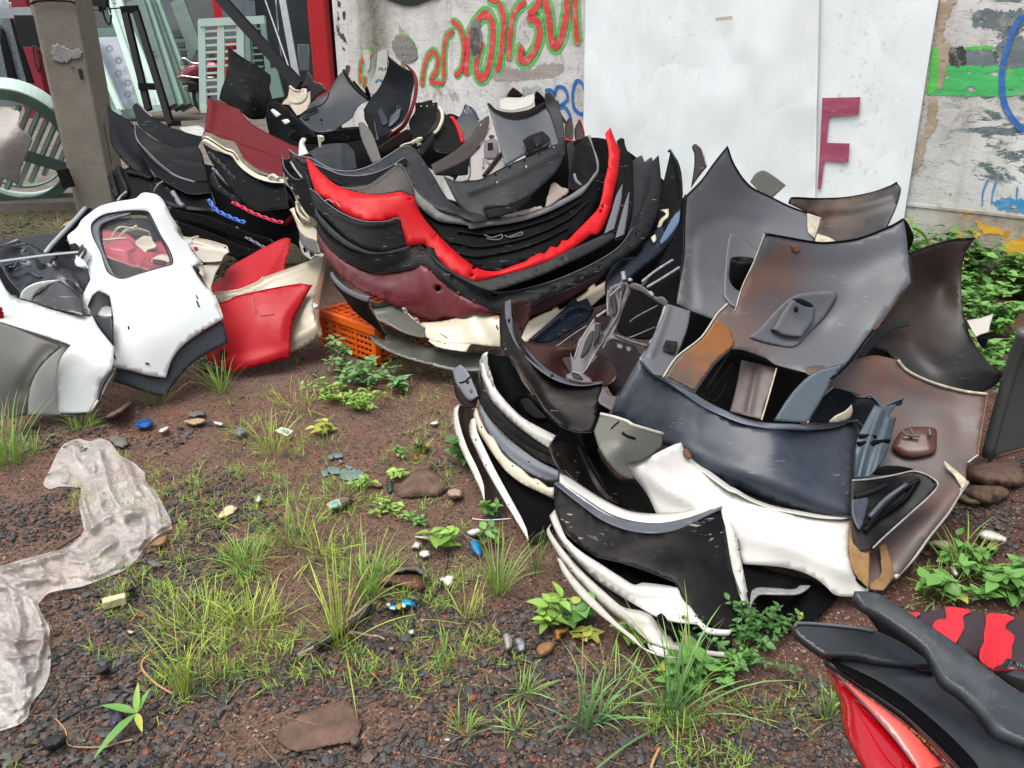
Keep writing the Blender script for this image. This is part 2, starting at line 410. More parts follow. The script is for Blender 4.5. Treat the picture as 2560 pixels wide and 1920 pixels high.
def wall_box(s0,s1,z0,z1,out,back,n=1):
 V=[(s0,-out,z0),(s1,-out,z0),(s1,-out,z1),(s0,-out,z1),(s0,back,z0),(s1,back,z0),(s1,back,z1),(s0,back,z1)]
 return V,[(0,1,2,3),(5,4,7,6),(1,5,6,2),(4,0,3,7),(3,2,6,7),(4,5,1,0)]
V,F=wall_box(sL,sR,-.3,HW,0,.22);wall=wall_obj('wall',V,F,wm)
tag(wall,'long old whitewashed roadside wall with peeling paint and painted letters','wall')
V,F=wall_box(sL+.01,sR,.48,.50,.008,0);ledge=wall_obj('plaster_ledge',V,F,wm,wall)
def wstroke(line,w0,w1=None,col=None,name='lettering',off=.004,r='C',jag=.003,parent=None,seed=0):
 pl=spline(parse(line,r),False,6);pl=[wsz(p[0],p[1])for p in pl];w1=w1 or w0
 rg=random.Random(seed+len(line));V=[];F=[];n=len(pl)
 for i,p in enumerate(pl):
  a=pl[max(0,i-1)];b=pl[min(n-1,i+1)];t=Vector((b[0]-a[0],b[1]-a[1]));t=t.normalized()if t.length>0 else Vector((1,0));nn=Vector((-t.y,t.x))
  w=(w0+(w1-w0)*i/(n-1))/2
  e=min(i,n-1-i);w*=(.45 if e==0 else .85 if e==1 else 1)
  V+=[(p[0]+nn.x*(w+rg.uniform(-jag,jag)),-off,p[1]+nn.y*(w+rg.uniform(-jag,jag))),(p[0]-nn.x*(w+rg.uniform(-jag,jag)),-off,p[1]-nn.y*(w+rg.uniform(-jag,jag)))]
  if i:F.append((2*i-2,2*i-1,2*i+1,2*i))
 o=wall_obj(name,V,F,col,parent or wall);return o
def wpatch(outline,col,name='paint_patch',off=.003,r='C',jag=.01,parent=None,seed=1,holes=0):
 rg=random.Random(seed);out=spline(parse(outline,r),True,4);pl=[]
 for i,a in enumerate(out):
  b=out[(i+1)%len(out)];L=math.hypot(b[0]-a[0],b[1]-a[1]);k=max(1,int(L/4))
  for j in range(k):t=j/k;pl.append(wsz(a[0]+(b[0]-a[0])*t,a[1]+(b[1]-a[1])*t))
 pl=[(x+rg.uniform(-jag,jag),z+rg.uniform(-jag,jag))for x,z in pl]
 A=np.array(pl);H=[]
 for k in range(holes):
  cx=rg.uniform(A[:,0].min(),A[:,0].max());cz=rg.uniform(A[:,1].min(),A[:,1].max());rr=rg.uniform(.006,.03)
  if inside(np.array([[cx,cz]]),pl)[0]and dist_poly(np.array([[cx,cz]]),pl)[0]>rr*2.2 and all(math.hypot(cx-h[0][0],cz-h[0][1])>.09 for h in H):
   H.append([(cx+rr*rg.uniform(.5,1.2)*math.cos(a*.785)*1.6,cz+rr*rg.uniform(.5,1)*math.sin(a*.785))for a in range(8)])
 XY,T=tri_region(pl,H,.06)
 return wall_obj(name,[(x,-off,z)for x,z in XY],T,col,parent or wall)
def wallpaint(name,col,worn=.35):
 if name in _M:return _M[name]
 s=NT(name);n=s.ramp(s.noise(9,7,.72,None,.4),[(.54,0.0),(.60,1.0)]);c0=hexc(col)
 v=s.ramp(s.noise(3,5,.6,s.mapping((1,1,6))),[(.35,0.0),(.65,1.0)])
 c=s.mix(v,c0,tuple([min(1,q*1.35+.02)for q in c0[:3]]+[1]));c=s.mix(s.math('MULTIPLY',n,worn),c,hexc('#a9a29a'))
 s.l(c,s.b.inputs['Base Color']);s.b.inputs['Roughness'].default_value=.7;s.bump(s.noise(28,5,.7),.4,.01);_M[name]=s.m;return s.m
gP=wallpaint('green_letter_paint','#4fa552',.45);rP=wallpaint('red_letter_paint','#c23438',.45);bP=wallpaint('blue_letter_paint','#1f5a9c',.15)
LET=[("C","210,600 215,460 235,280 300,160 370,110 420,200 410,400 380,560 330,620 290,560 300,440 340,330*",1.15),("C","470,20 505,140 495,330 470,520 445,560*",1),("C","545,480 560,260 590,100 680,10*",1),("C","700,120 760,60 800,-20*",1.1),("C","690,140 770,170 790,280 750,400 690,480 640,470 640,400 660,370*",1.15),("C","830,-20 860,120 880,300 910,370 960,300 1000,120 1010,-20*",1.15),("C","1075,-20 1070,100 1080,250 1090,360*",.9),("C","380,-30 430,0 470,-20*",1),("B","1265,660 1270,520 1310,420 1360,440*",.8),("B","1290,690 1310,600*",.7),("B","1540,320 1600,300 1640,310 1690,380 1700,480*",.7),("B","1600,560 1610,470*",.6),("B","1755,690 1770,560 1800,450 1850,410 1880,470 1870,560 1830,640 1930,660*",.8),("B","1930,660 1930,420 1950,290 2010,240*",.8),("B","1990,160 2060,230 2090,400 2060,560 2010,600*",.8)]
for q,(rg_,ln,k)in enumerate(LET):wstroke(ln,.125*k,col=gP,name='green_outline',off=.003,r=rg_,jag=.004,seed=q)
for q,(rg_,ln,k)in enumerate(LET):wstroke(ln,.060*k,col=rP,name='red_letter',off=.007,r=rg_,jag=.005,seed=q)
for ln in("660,700 700,700*","830,715 880,715 920,760*","900,760 930,690 985,700 1010,780 960,830 925,850 990,850 1030,920 1030,960 990,990*","1130,660 1080,640 1050,740 1060,850 1110,900 1150,880 1160,760 1150,660 1200,610*","1130,660 1160,760*"):
 wstroke(ln,.034,col=bP,name='blue_letter',off=.004,jag=.001)
pap=flat('old_poster_paper','#b9b9b2',.9,var=.1,sc=12)
sc1=wpatch("1410,420 1480,390 1480,560 1450,640 1400,740 1340,720 1380,600 1400,520",pap,'poster_scrap',.009,'B',.006)
sc2=wpatch("1290,400 1340,400 1350,520 1330,560 1300,480",pap,'poster_scrap',.009,'B',.006)
inkM=flat('black_ink','#2b2b2e',.8);ink2=flat('blue_ink','#4d84ad',.8)
for ln in("1424,555 1424,533 1432,547 1440,533 1440,555*","1448,533 1448,555 1460,555*","1464,556 1471,533 1478,556*","1466,549 1476,549*","1408,546 1416,546*"):
 wstroke(" ".join(t.rstrip('*')+'*' for t in ln.split()),.012,col=inkM,name='printed_letters',off=.012,r='B',jag=0)
for ln in("1390,650 1420,630 1450,645 1470,630*","1395,640 1400,655*","1440,625 1445,655*"):wstroke(ln,.02,col=ink2,name='printed_letters',off=.012,r='B',jag=.001)
chip=flat('bare_cement','#4c4a49',.95,var=.2,sc=30,bump=.5)
for k,ln in enumerate(("1085,0 1110,20 1110,60 1090,50","1080,200 1105,240 1100,260 1140,270 1165,350 1140,330 1110,300 1090,260","1130,85 1150,100 1145,150 1130,140","1120,370 1145,380 1135,400","1155,510 1185,530 1175,590 1150,570","1085,95 1100,140 1090,160")):
 wpatch(ln,chip,'chipped_patch',.003,'B',.012,seed=k)
wpatch("245,230 330,240 325,400 260,440 240,330",wallpaint('grey_cement_smear','#6f6d6a',.1),'cement_smear',.011,'C',.008)
wpatch("2150,190 2212,150 2212,420 2170,470 2140,330",wallpaint('grey_cement_smear','#6f6d6a',.1),'cement_smear',.011,'B',.008)
wpatch("1520,330 1600,290 1690,330 1720,450 1640,500 1560,450",wallpaint('grey_cement_smear','#6f6d6a',.1),'cement_smear',.0095,'B',.012,holes=6)
wpatch("420,560 560,530 700,560 820,500 980,520 960,590 800,620 600,640 430,640",wallpaint('scuffed_plaster','#8f8780',.3),'scuffed_plaster',.002,'C',.012,seed=5,holes=10)
wpatch("1440,-30 1520,10 1600,40 1700,45 1800,10 1900,-20 1900,-60 1440,-60",flat('black_tarpaulin','#1c211f',.5),'tarpaulin_edge',.02,'B',.004)
gB=wallpaint('green_band_paint','#39a556',.35);gL=wallpaint('light_green_paint','#4fae45',.25)
wpatch("1620,420 1760,420 2212,425 2212,500 2212,610 1590,608 1600,540",gB,'green_band',.003,'D',.006,holes=25,seed=3)
wpatch("1625,315 1660,310 1655,560 1600,600 1610,450",gL,'green_band',.005,'D',.006,seed=4)
wpatch("1760,320 1900,295 2030,300 2010,320 1840,325",gL,'green_band',.003,'D',.006,seed=6)
wpatch("1750,310 1840,310 1830,415 1740,415",wallpaint('black_patch_paint','#262b2b',.5),'dark_patch',.006,'D',.01,seed=8,holes=10)
wpatch("1850,325 2030,330 2030,412 1850,412",wallpaint('slate_patch_paint','#5c696b',.5),'dark_patch',.004,'D',.01,seed=9,holes=20)
wpatch("2050,270 2212,250 2212,420 2040,415",wallpaint('slate_patch_paint','#5c696b',.5),'dark_patch',.004,'D',.012,seed=10,holes=20)
wpatch("1890,90 2000,60 2080,70 2212,70 2212,170 2100,180 1900,170",wallpaint('slate_patch_paint','#5c696b',.5),'dark_patch',.004,'D',.014,seed=12,holes=30)
wpatch("1660,0 1700,0 1770,0 1720,120 1700,260 1740,300 1700,540 1610,590 1650,420 1640,260",wallpaint('brown_chipped_paint','#9a8873',.35),'brown_scar',.0045,'D',.016,seed=13,holes=16)
wpatch("1600,640 1660,640 1640,840 1590,880 1570,1000 1510,1120 1530,960 1590,780",wallpaint('brown_chipped_paint','#9a8873',.35),'brown_scar',.004,'D',.014,seed=14,holes=8)
wstroke("2212,100 2150,180 2100,330 2075,450 2075,600 2110,720 2212,850*",.035,col=bP,name='blue_arc',off=.009,r='D',jag=.002)
wpatch("2020,1280 2100,1270 2212,1290 2212,1360 2100,1350 2030,1330",wallpaint('sky_blue_paint','#2f7fb0',.3),'blue_patch',.004,'D',.012,seed=15,holes=6)
for ln in("1985,1150 1950,1230 1945,1320*","2035,1160 2010,1250 2005,1320*","2170,1200 2165,1300*"):wstroke(ln,.014,.008,col=wallpaint('sky_blue_paint','#2f7fb0',.3),name='blue_drip',off=.005,r='D',jag=.001)
for k,ln in enumerate(("1890,1420 1960,1440 2060,1470 2080,1500 1960,1500","2110,1340 2170,1340 2160,1362","1760,1480 1800,1490 1800,1540 1750,1530","2080,1560 2212,1545 2212,1659 2100,1640","1930,1590 1990,1600 1980,1640","1480,1400 1500,1390 1490,1440","1870,1480 1920,1490 1900,1530")):
 wpatch(ln,wallpaint('yellow_paint','#c7961f',.2),'yellow_flake',.004,'D',.012,seed=20+k)
def banner(name,pl,label,off,amp,seed,top=3.3,bottom=.25):
 (xa0,ya0),(xa1,ya1),(xb0,yb0),(xb1,yb1)=pl
 aL=wsz(xa0,ya0);aL2=wsz(xa1,ya1);bR=wsz(xb0,yb0);bR2=wsz(xb1,yb1)
 def edge(p,q,z):t=(z-p[1])/(q[1]-p[1]);return p[0]+(q[0]-p[0])*t
 nx,nz=120,140;V=[];F=[]
 for j in range(nz+1):
  z=bottom+(top-bottom)*j/nz;l=edge(aL,aL2,z);rr=edge(bR,bR2,z)
  for i in range(nx+1):
   t=i/nx;s=l+(rr-l)*t
   w=amp*(math.sin(s*7+seed+.5*math.sin(z*1.7))*.4+rnd_noise(s,z*.22,2.0,seed)*1.2+.18*rnd_noise(s,z*.5,5,seed+2)+.35*max(0,rnd_noise(s+z*.3,z,2.6,seed+1))**2)*(1.0)
   V.append((s,-(off+max(w,-off*.6)),z))
 for j in range(nz):
  for i in range(nx):a=j*(nx+1)+i;F.append((a,a+1,a+nx+2,a+nx+1))
 s=NT('white_flex_'+str(seed));P=s.tc.outputs['Object'];n=s.ramp(s.noise(1.6,5,.6,P),[(.35,0.0),(.7,1.0)]);c=s.mix(n,hexc('#e9f0f1'),hexc('#e2e6e6'))
 c=s.mix(s.math('MULTIPLY',s.ramp(s.noise(22,6,.75,P,.3),[(.56,0.0),(.66,1.0)]),s.math('MULTIPLY',s.ramp(s.noise(1.4,3,.5,s.mapping((1,1,.4))),[(.42,0.0),(.62,1.0)]),.38)),c,hexc('#9a8e86'));c=s.mix(s.math('MULTIPLY',s.ramp(s.noise(2.2,5,.6,s.mapping((1.6,1,.5))),[(.5,0.0),(.75,1.0)]),.18),c,hexc('#a9b0b2'));hh=s.math('ADD',s.noise(1.5,1,.4,s.mapping((2.6,1,.28))),s.math('MULTIPLY',s.math('ABSOLUTE',s.math('SUBTRACT',s.noise(1.3,2,.5,s.mapping((1.5,1,.8),(0,.5,0))),.5)),.9));s.bump(hh,.7,.05);s.l(c,s.b.inputs['Base Color']);s.b.inputs['Roughness'].default_value=.38
 s.b.inputs['Specular IOR Level'].default_value=.35
 o=wall_obj(name,V,F,s.m,smooth=True);solid(o,.002,0);tag(o,label,'banner');return o
b1=banner('banner_sheet',((1473,0),(1468,330),(2057,0),(2046,480)),'wide blank white flex sheet hung on the wall behind the bumpers',.075,.045,3)
b2=banner('banner_sheet',((2040,0),(2020,480),(2349,0),(2264,540)),'narrow white flex sheet bearing a large maroon letter F',.03,.010,5)
mar=wallpaint('maroon_letter_ink','#8f3b54',.18)
for ln in("932,628* 1178,622* 1166,735* 975,748* 960,915* 1108,918* 1098,1040* 945,1030* 922,1212* 902,1210* 915,1000* 930,700*",):
 pl=[wsz(p[0],p[1])for p in spline(parse(ln,'D'),True,3)];XY,T=tri_region(pl,[],.04)
 wall_obj('letter_f',[(x,-.052,z)for x,z in XY],T,mar,None)
fl=bpy.data.objects['letter_f'];fl.parent=b2;fl.location=(0,0,0);fl.rotation_euler=(0,0,0)
tp=flat('beige_tape','#c2b9a3',.7)
pl=[wsz(*cv('D',x,y))for x,y in((275,118),(388,104),(386,128),(280,138))]
t_=wall_obj('tape_strip',[(x,-.125,z)for x,z in pl],[(0,1,2,3)],tp,b1)
mint=flat('mint_primer','#7f9d91',.55,var=.07,sc=3);mint2=flat('pale_mint','#b4cbc0',.5,var=.05,sc=3);dmint=flat('dark_mint','#54695f',.6,var=.1)
redp=paint('red_column_paint','#b5121b',.45,'#7a1518',.3,2,scratch=.05);dred=paint('dark_red_shutter','#86182b',.5,'#5a1820',.4,2,scratch=0)
gwall=flat('grey_shop_wall','#6d7475',.9,var=.15,sc=1.2,bump=.2);blksteel=flat('black_steel','#0c0e10',.5,var=.2,spec=.2);gal=flat('galvanised','#8a9092',.4,metal=.4,var=.1)
def pbar(r,ax,ay,bx,by,d,w,t,d2=None):
 a=pt(*cv(r,ax,ay),d);b=pt(*cv(r,bx,by),d2 or d);return bar3(a,b,w,t)
boxes('shop_wall',[((-6,17.2,3.5),(20,.2,8),None)],gwall,label='grey rendered shop wall behind the leaning door frames',cat='wall')
boxes('shop_shade_panel',[((-3.3,16.4,3.0),(3.2,.1,6),None)],flat('shop_interior_shade','#2c3436',.9,var=.3,sc=.8),label='dark panel standing in for the shaded shop opening between the red columns',cat='opening')  # solid dark panel, the unlit shop interior painted as colour
def pillar(name,r,x0,x1,ytop,ybot,d,label,mat,dep=.35):
 zt=pt(*cv(r,x0,ytop),d)[2];a=pt(*cv(r,x0,ybot),d);b=pt(*cv(r,x1,ybot),d)
 w=abs(b[0]-a[0]);zb=gh(0,d)-.02
 o=boxes(name,[(((a[0]+b[0])/2,d+dep/2,(zb+4.5)/2),(w,dep,4.5-zb),None)],mat);bevel(o,.02);return tag(o,label,'column')
pillar('red_column','B',900,1035,0,650,11.6,'bright red square column beside the wall end',redp,.3)
pillar('black_post','B',1030,1100,0,500,11.9,'thin black post between red column and wall',blksteel,.15)
pillar('red_column','B',110,235,0,150,15.8,'red column behind the mint louvred window',redp)
pillar('dark_red_shutter','A',130,330,0,600,14.0,'dark red shutter post left of the concrete pole',dred,.2)
def qplate(r,name,mat,outl,d,**k):return plate(r,name,mat,outl,"0,0,%g"%d if isinstance(d,(int,float))else d,roll=None,ground=False,**k)
gs=qplate('A','speckled_sheet',flat('speckled_grey','#6f7c80',.5,var=.3,sc=30),"0,130* 70,130* 250,640* 0,680*",12.6,label='speckled grey sheet stood against the dark red shutter',cat='sheet',th=.02)
for q in("0,200* 30,240* 140,660* 70,660* 0,340*","70,130* 100,150* 270,660* 210,650*"):qplate('A','edge_strip',blksteel,q,12.55,parent=gs,th=.02)
o=boxes('pale_beam',[pbar('A',-30,108,262,95,12.0,.13,.08)],flat('pale_beam_paint','#9aa3a6',.6));tag(o,'pale horizontal beam left of the concrete pole','beam')
qplate('A','white_sign_board',flat('white_board','#a9b2b5',.6),"0,0* 60,0* 85,85* 0,95*",12.4,label='white board above the pale beam at the top left corner',cat='board',th=.02)
tk=tube('A','painted_mark',flat('white_mark','#d8dcdc',.7),"55,22 80,26 90,24*",.012,"0,0,13.9",label='small white mark painted on dark red shutter',cat='mark');
tk2=tube('A','mark_stem',flat('white_mark','#d8dcdc',.7),"78,26 86,66*",.012,"0,0,13.9");tk2.parent=tk;tk2.location=tk2.location-tk.location
def frame(name,r,quad,d0,d1,mat,w,label,cat='door frame',bars=(),t=.06,panel=None,pw=None):
 """four corners (tl,tr,br,bl); d0 distance of the bottom, d1 of the top"""
 P=[Vector(pt(*cv(r,x,y),d))for(x,y),d in zip(quad,(d1,d1,d0,d0))]
 root=empty(name,tuple(P[3]),label,cat)
 L=[bar3(P[0],P[1],w,t),bar3(P[3],P[2],w,t)];boxes('rail',L,mat,root)
 boxes('stile',[bar3(P[0],P[3],w,t)],mat,root);boxes('stile',[bar3(P[1],P[2],w,t)],mat,root)
 for k,(u0,v0,u1,v1)in enumerate(bars):
  f=lambda u,v:(P[0]*(1-u)+P[1]*u)*(1-v)+(P[3]*(1-u)+P[2]*u)*v
  boxes('cross_bar',[bar3(f(u0,v0),f(u1,v1),w*.7,t*.6)],mat,root)
 if panel:
  me=mesh_obj('panel',[tuple(p+Vector((0,t*.4,0)))for p in P],[(0,1,2,3)],panel,root,False);solid(me,.01,0)
 return root,P
f1,P1=frame('mint_door','A',((690,260),(985,250),(1130,885),(920,895)),13.4,14.2,mint,.13,'mint green door with flower etched glass leaning right of the pole','door',panel=flat('etched_glass','#7b8696',.25,var=.08))
fw=flat('etched_petals','#20262c',.5)
for(x,y)in((865,385),(938,480),(935,580),(1010,655),(1010,745)):
 pts=[]
 for k in range(9):
  a=k*2*math.pi/9;ca,sa=math.cos(a),math.sin(a)
  pts.append([(x+ca*8-sa*0,y+sa*8),(x+ca*24-sa*6,y+sa*24+ca*6),(x+ca*34,y+sa*34),(x+ca*24+sa*6,y+sa*24-ca*6)])
 Vv=[];Ff=[]
 for q in pts:b=len(Vv);Vv+=[pt(*cv('A',a,b_),13.35+.75*(885-b_)/630-.06)for a,b_ in q];Ff.append((b,b+1,b+2,b+3))
 mesh_obj('etched_flower',Vv,Ff,fw,f1,False)
frame('pale_mint_frame','A',((600,150),(640,150),(960,880),(880,900)),13.0,13.9,mint2,.09,'pale mint frame edge leaning behind the concrete pole',bars=((0,.5,1,.5),(0,.7,1,.7)))
frame('pale_mint_frame','A',((860,0),(940,0),(1290,850),(1150,860)),13.3,14.4,mint2,.10,'tall pale mint frame leaning behind the black steel frame',panel=flat('pale_panel','#9db4aa',.5))
for k,(xa,xb,ya)in enumerate(((1070,1330,0),(1110,1390,0),(1150,1450,0),(1190,1500,0))):
 o=boxes('stacked_shutter_leaf',[pbar('A',xa,ya,xb,850,14.3+k*.1,.30,.05,13.4+k*.1)],mint if k%2 else dmint);
 tag(o,['nearest','second','third','rearmost'][k]+' narrow green shutter leaf in the leaning stack beside the scooter','shutter','green shutter leaves leaning in a stack')
 boxes('bolt',[pbar('A',xa+(xb-xa)*.5-30,400,xa+(xb-xa)*.5+20,412,13.75+k*.1,.03,.03)],dmint,o)
frame('mint_door','A',((1290,270),(1480,265),(1560,700),(1440,720)),14.9,15.4,dmint,.12,'dark green louvred door standing behind the scooter','door',bars=((0,.2,1,.2),(0,.35,1,.35),(0,.5,1,.5)),panel=flat('dark_panel','#3f4b4b',.6))
o=boxes('leaning_plank',[pbar('A',1400,0,1580,480,15.2,.25,.05,14.6)],dmint);tag(o,'wide green plank leaning above the scooter','plank')
bf=empty('black_steel_frame',pt(*cv('A',1350,985),12.2),'tall black steel frame leaning in front of the mint doors','frame')
boxes('post',[pbar('A',985,80,1175,870,12.9,.09,.08,12.3)],blksteel,bf);boxes('post',[pbar('A',1070,75,1350,985,12.9,.09,.08,12.1)],blksteel,bf)
boxes('cross_bar',[pbar('A',960,80,1090,72,12.88,.10,.08)],blksteel,bf);boxes('cross_bar',[pbar('A',1100,680,1240,685,12.4,.09,.08)],blksteel,bf)
lw=empty('louvred_window',pt(*cv('A',1600,860),12.3),'pale mint window frame with open louvres standing in the yard','window')
for nm,q in(('stile',(1597,165,1610,870)),('stile',(1750,155,1750,790)),('stile',(1900,150,1905,560))):
 boxes(nm,[pbar('A',*q,12.3,.10,.07)],mint2,lw)
boxes('rail',[pbar('A',1580,180,2095,155,12.29,.1,.08)],mint2,lw);boxes('rail',[pbar('A',1590,862,1760,855,12.29,.10,.08)],mint2,lw)
for k in range(10):
 y=250+k*55;boxes('louvre',[pbar('A',1620,y,1725,y-6,12.32,.030,.10)],mint2,lw)
 if k<6:boxes('louvre',[pbar('A',1780,y-8,1890,y-14,12.32,.030,.10)],mint2,lw)
ow=empty('louvred_window',pt(*cv('A',2060,600),13.3),'darker mint louvred frame behind the black diagonal beam','window')
boxes('stile',[pbar('A',2075,150,2130,640,13.3,.08,.06)],mint,ow);boxes('stile',[pbar('A',1955,200,1965,480,13.3,.08,.06)],mint,ow);boxes('rail',[pbar('A',1930,165,2090,150,13.3,.1,.06)],mint,ow)
for k in range(8):boxes('louvre',[pbar('A',1990,230+k*50,2080,225+k*50,13.34,.025,.08)],mint,ow)
o=boxes('diagonal_beam',[pbar('B',120,-60,800,690,11.2,.12,.1,9.6)],blksteel);tag(o,'thick black beam slanting down from the top to the bumper pile','beam')
tube('B','steel_rod',gal,"515,0,10.5 600,240,10.3 740,640,9.7*",.011,label='thin twisted steel rod hanging beside the slanting beam',cat='rod')
tube('B','steel_rod',gal,"600,0,11.6 625,300,11.6 650,480,11.6*",.010,label='thin straight steel rod behind the twisted one',cat='rod')
o=boxes('grey_post',[pbar('B',655,0,770,640,11.9,.09,.06,11.5)],gal);tag(o,'grey leaning post left of the bright red column','post')
o=boxes('grey_shutter_sheet',[pbar('B',300,0,330,330,14.6,.55,.03),],flat('grey_sheet','#69757a',.5,metal=.3));tag(o,'grey metal sheet behind the slanting black beam','sheet')
o=boxes('mint_plank',[pbar('B',560,540,620,770,11.4,.16,.05)],mint);tag(o,'short mint plank behind the torn beige bumper','plank')
o=qplate('B','grey_notice_board',flat('grey_board','#59666a',.6),"770,350* 860,350* 870,560* 780,560*",12.6,label='grey board hanging left of the red column',cat='board',th=.02)
cb=tube('A','cable_bundle',flat('black_cable','#121314',.5),"600,85,9.2 800,75,9.2 960,62,9.2*",.008,label='bundle of black cables looped on a line beside the pole',cat='cable')
for q in("640,0,9.1 700,30,9.1 760,5,9.1 820,40,9.1*","780,20,9.1 790,90,9.1 830,60,9.1 850,0,9.1*","800,40,9.1 830,150,9.1 865,195,9.1 878,120,9.1 850,20,9.1*","700,0,9.1 760,30,9.1 820,100,9.1*"):
 w=tube('A','loop',flat('black_cable','#121314',.5),q,.010,parent=cb)
boxes('cable_joint',[pbar('A',740,5,850,20,9.1,.10,.08)],flat('black_cable','#121314',.5),cb)
def scooter():
 d=13.25;body=paint('scooter_red','#8f1530',.25,'#5d1020',.2,6,coat=.6,scratch=0);dk=flat('scooter_black','#111214',.5);ch=flat('scooter_chrome','#b7bbbd',.2,metal=.8)
 r=empty('red_scooter',pt(*cv('A',1560,870),d),'dark red scooter parked behind the louvred window, rear end showing','scooter')
 def ell(name,cx,cy,rx,ry,dd,mat,dep,n=20,squash=None):
  V=[];F=[]
  c0=Vector(pt(*cv('A',cx,cy),dd));sx=rx*.31646/FPX*dd;sz=ry*.31646/FPX*dd
  for j in range(9):
   th=math.pi*j/8
   for i in range(n):
    a=2*math.pi*i/n;V.append((c0.x+sx*math.sin(th)*math.cos(a),c0.y-dep*math.cos(th),c0.z+sz*math.sin(th)*math.sin(a)))
  for j in range(8):
   for i in range(n):F.append((j*n+i,j*n+(i+1)%n,(j+1)*n+(i+1)%n,(j+1)*n+i))
  return mesh_obj(name,V,F,mat,r)
 plate('A','rear_body',body,"1395,610 1430,560 1480,520 1560,495 1700,490 1760,540 1750,620 1650,650 1500,655 1430,640","1400,600,13.25 1600,560,13 1740,600,13.05 1500,650,13.2",parent=r,th=.18,ground=False,roll=(.15,.14))
 tube('A','chrome_trim',ch,"1400,612 1440,600 1560,615 1700,612*",.014,"0,0,12.95",parent=r);tube('A','chrome_trim',ch,"1430,600 1480,540 1540,520*",.010,"0,0,12.97",parent=r)
 plate('A','seat',dk,"1480,495 1560,470 1700,450 1760,470 1750,500 1560,505","0,0,13.1",parent=r,th=.25,ground=False,roll=(.05,.05))
 tube('A','grab_rail',ch,"1440,520 1430,480 1450,462 1480,475 1520,500 1580,505*",.02,"0,0,13",parent=r)
 def wheel(cx,cy,R):
  c=Vector(pt(*cv('A',cx,cy),d));s=R*.31646/FPX*d;V=[];F=[]
  for i in range(28):
   a=2*math.pi*i/28
   for j in range(10):
    b=2*math.pi*j/10;q=s-.06+.06*math.cos(b);V.append((c.x+q*math.cos(a)*.8,c.y+.06*math.sin(b)+q*math.cos(a)*-.5,c.z+q*math.sin(a)))
  for i in range(28):
   for j in range(10):F.append((i*10+j,((i+1)%28)*10+j,((i+1)%28)*10+(j+1)%10,i*10+(j+1)%10))
  w=mesh_obj('wheel',V,F,dk,r)
  V=[(c.x,c.y-.03,c.z)]+[(c.x+(s-.11)*math.cos(k*.314)*.8,c.y-.02-(s-.11)*math.cos(k*.314)*.5,c.z+(s-.11)*math.sin(k*.314))for k in range(20)]
  h=mesh_obj('hub',V,[(0,k+1,(k+1)%20+1)for k in range(20)],gal,w,False);solid(h,.03,0)
 wheel(1590,770,108)
 plate('A','mudguard',dk,"1440,650 1560,655 1560,720 1500,730 1470,700","0,0,13.15",parent=r,th=.1,ground=False)
 npl=plate('A','number_plate',flat('plate_white','#bfc3c2',.5),"1445,680* 1480,670* 1482,705* 1450,722*","0,0,12.97",parent=r,th=.01,ground=False,roll=None)
 for q in("1452,692 1458,688 1456,700*","1462,690 1468,686 1466,700*","1471,684 1476,682 1475,694*","1454,706 1460,702*","1464,704 1472,700*"):tube('A','plate_writing',dk,q,.004,"0,0,12.95",parent=npl)
scooter()
boxes('small_nut_block',[(pt(*cv('A',1395,972),11.0),(.09,.08,.07),None)],blksteel,label='small dark square bracket lying on the concrete yard',cat='bracket')
plate('A','white_sheet_scrap',flat('white_plastic','#b9bcb4',.4),"1420,1010 1470,1000 1570,992 1615,1020 1600,1070 1480,1050","1420,1000,9.2 1600,1050,8.9 1500,990,9.3",label='crumpled white plastic scrap behind the black bumpers',cat='scrap',ground=False)
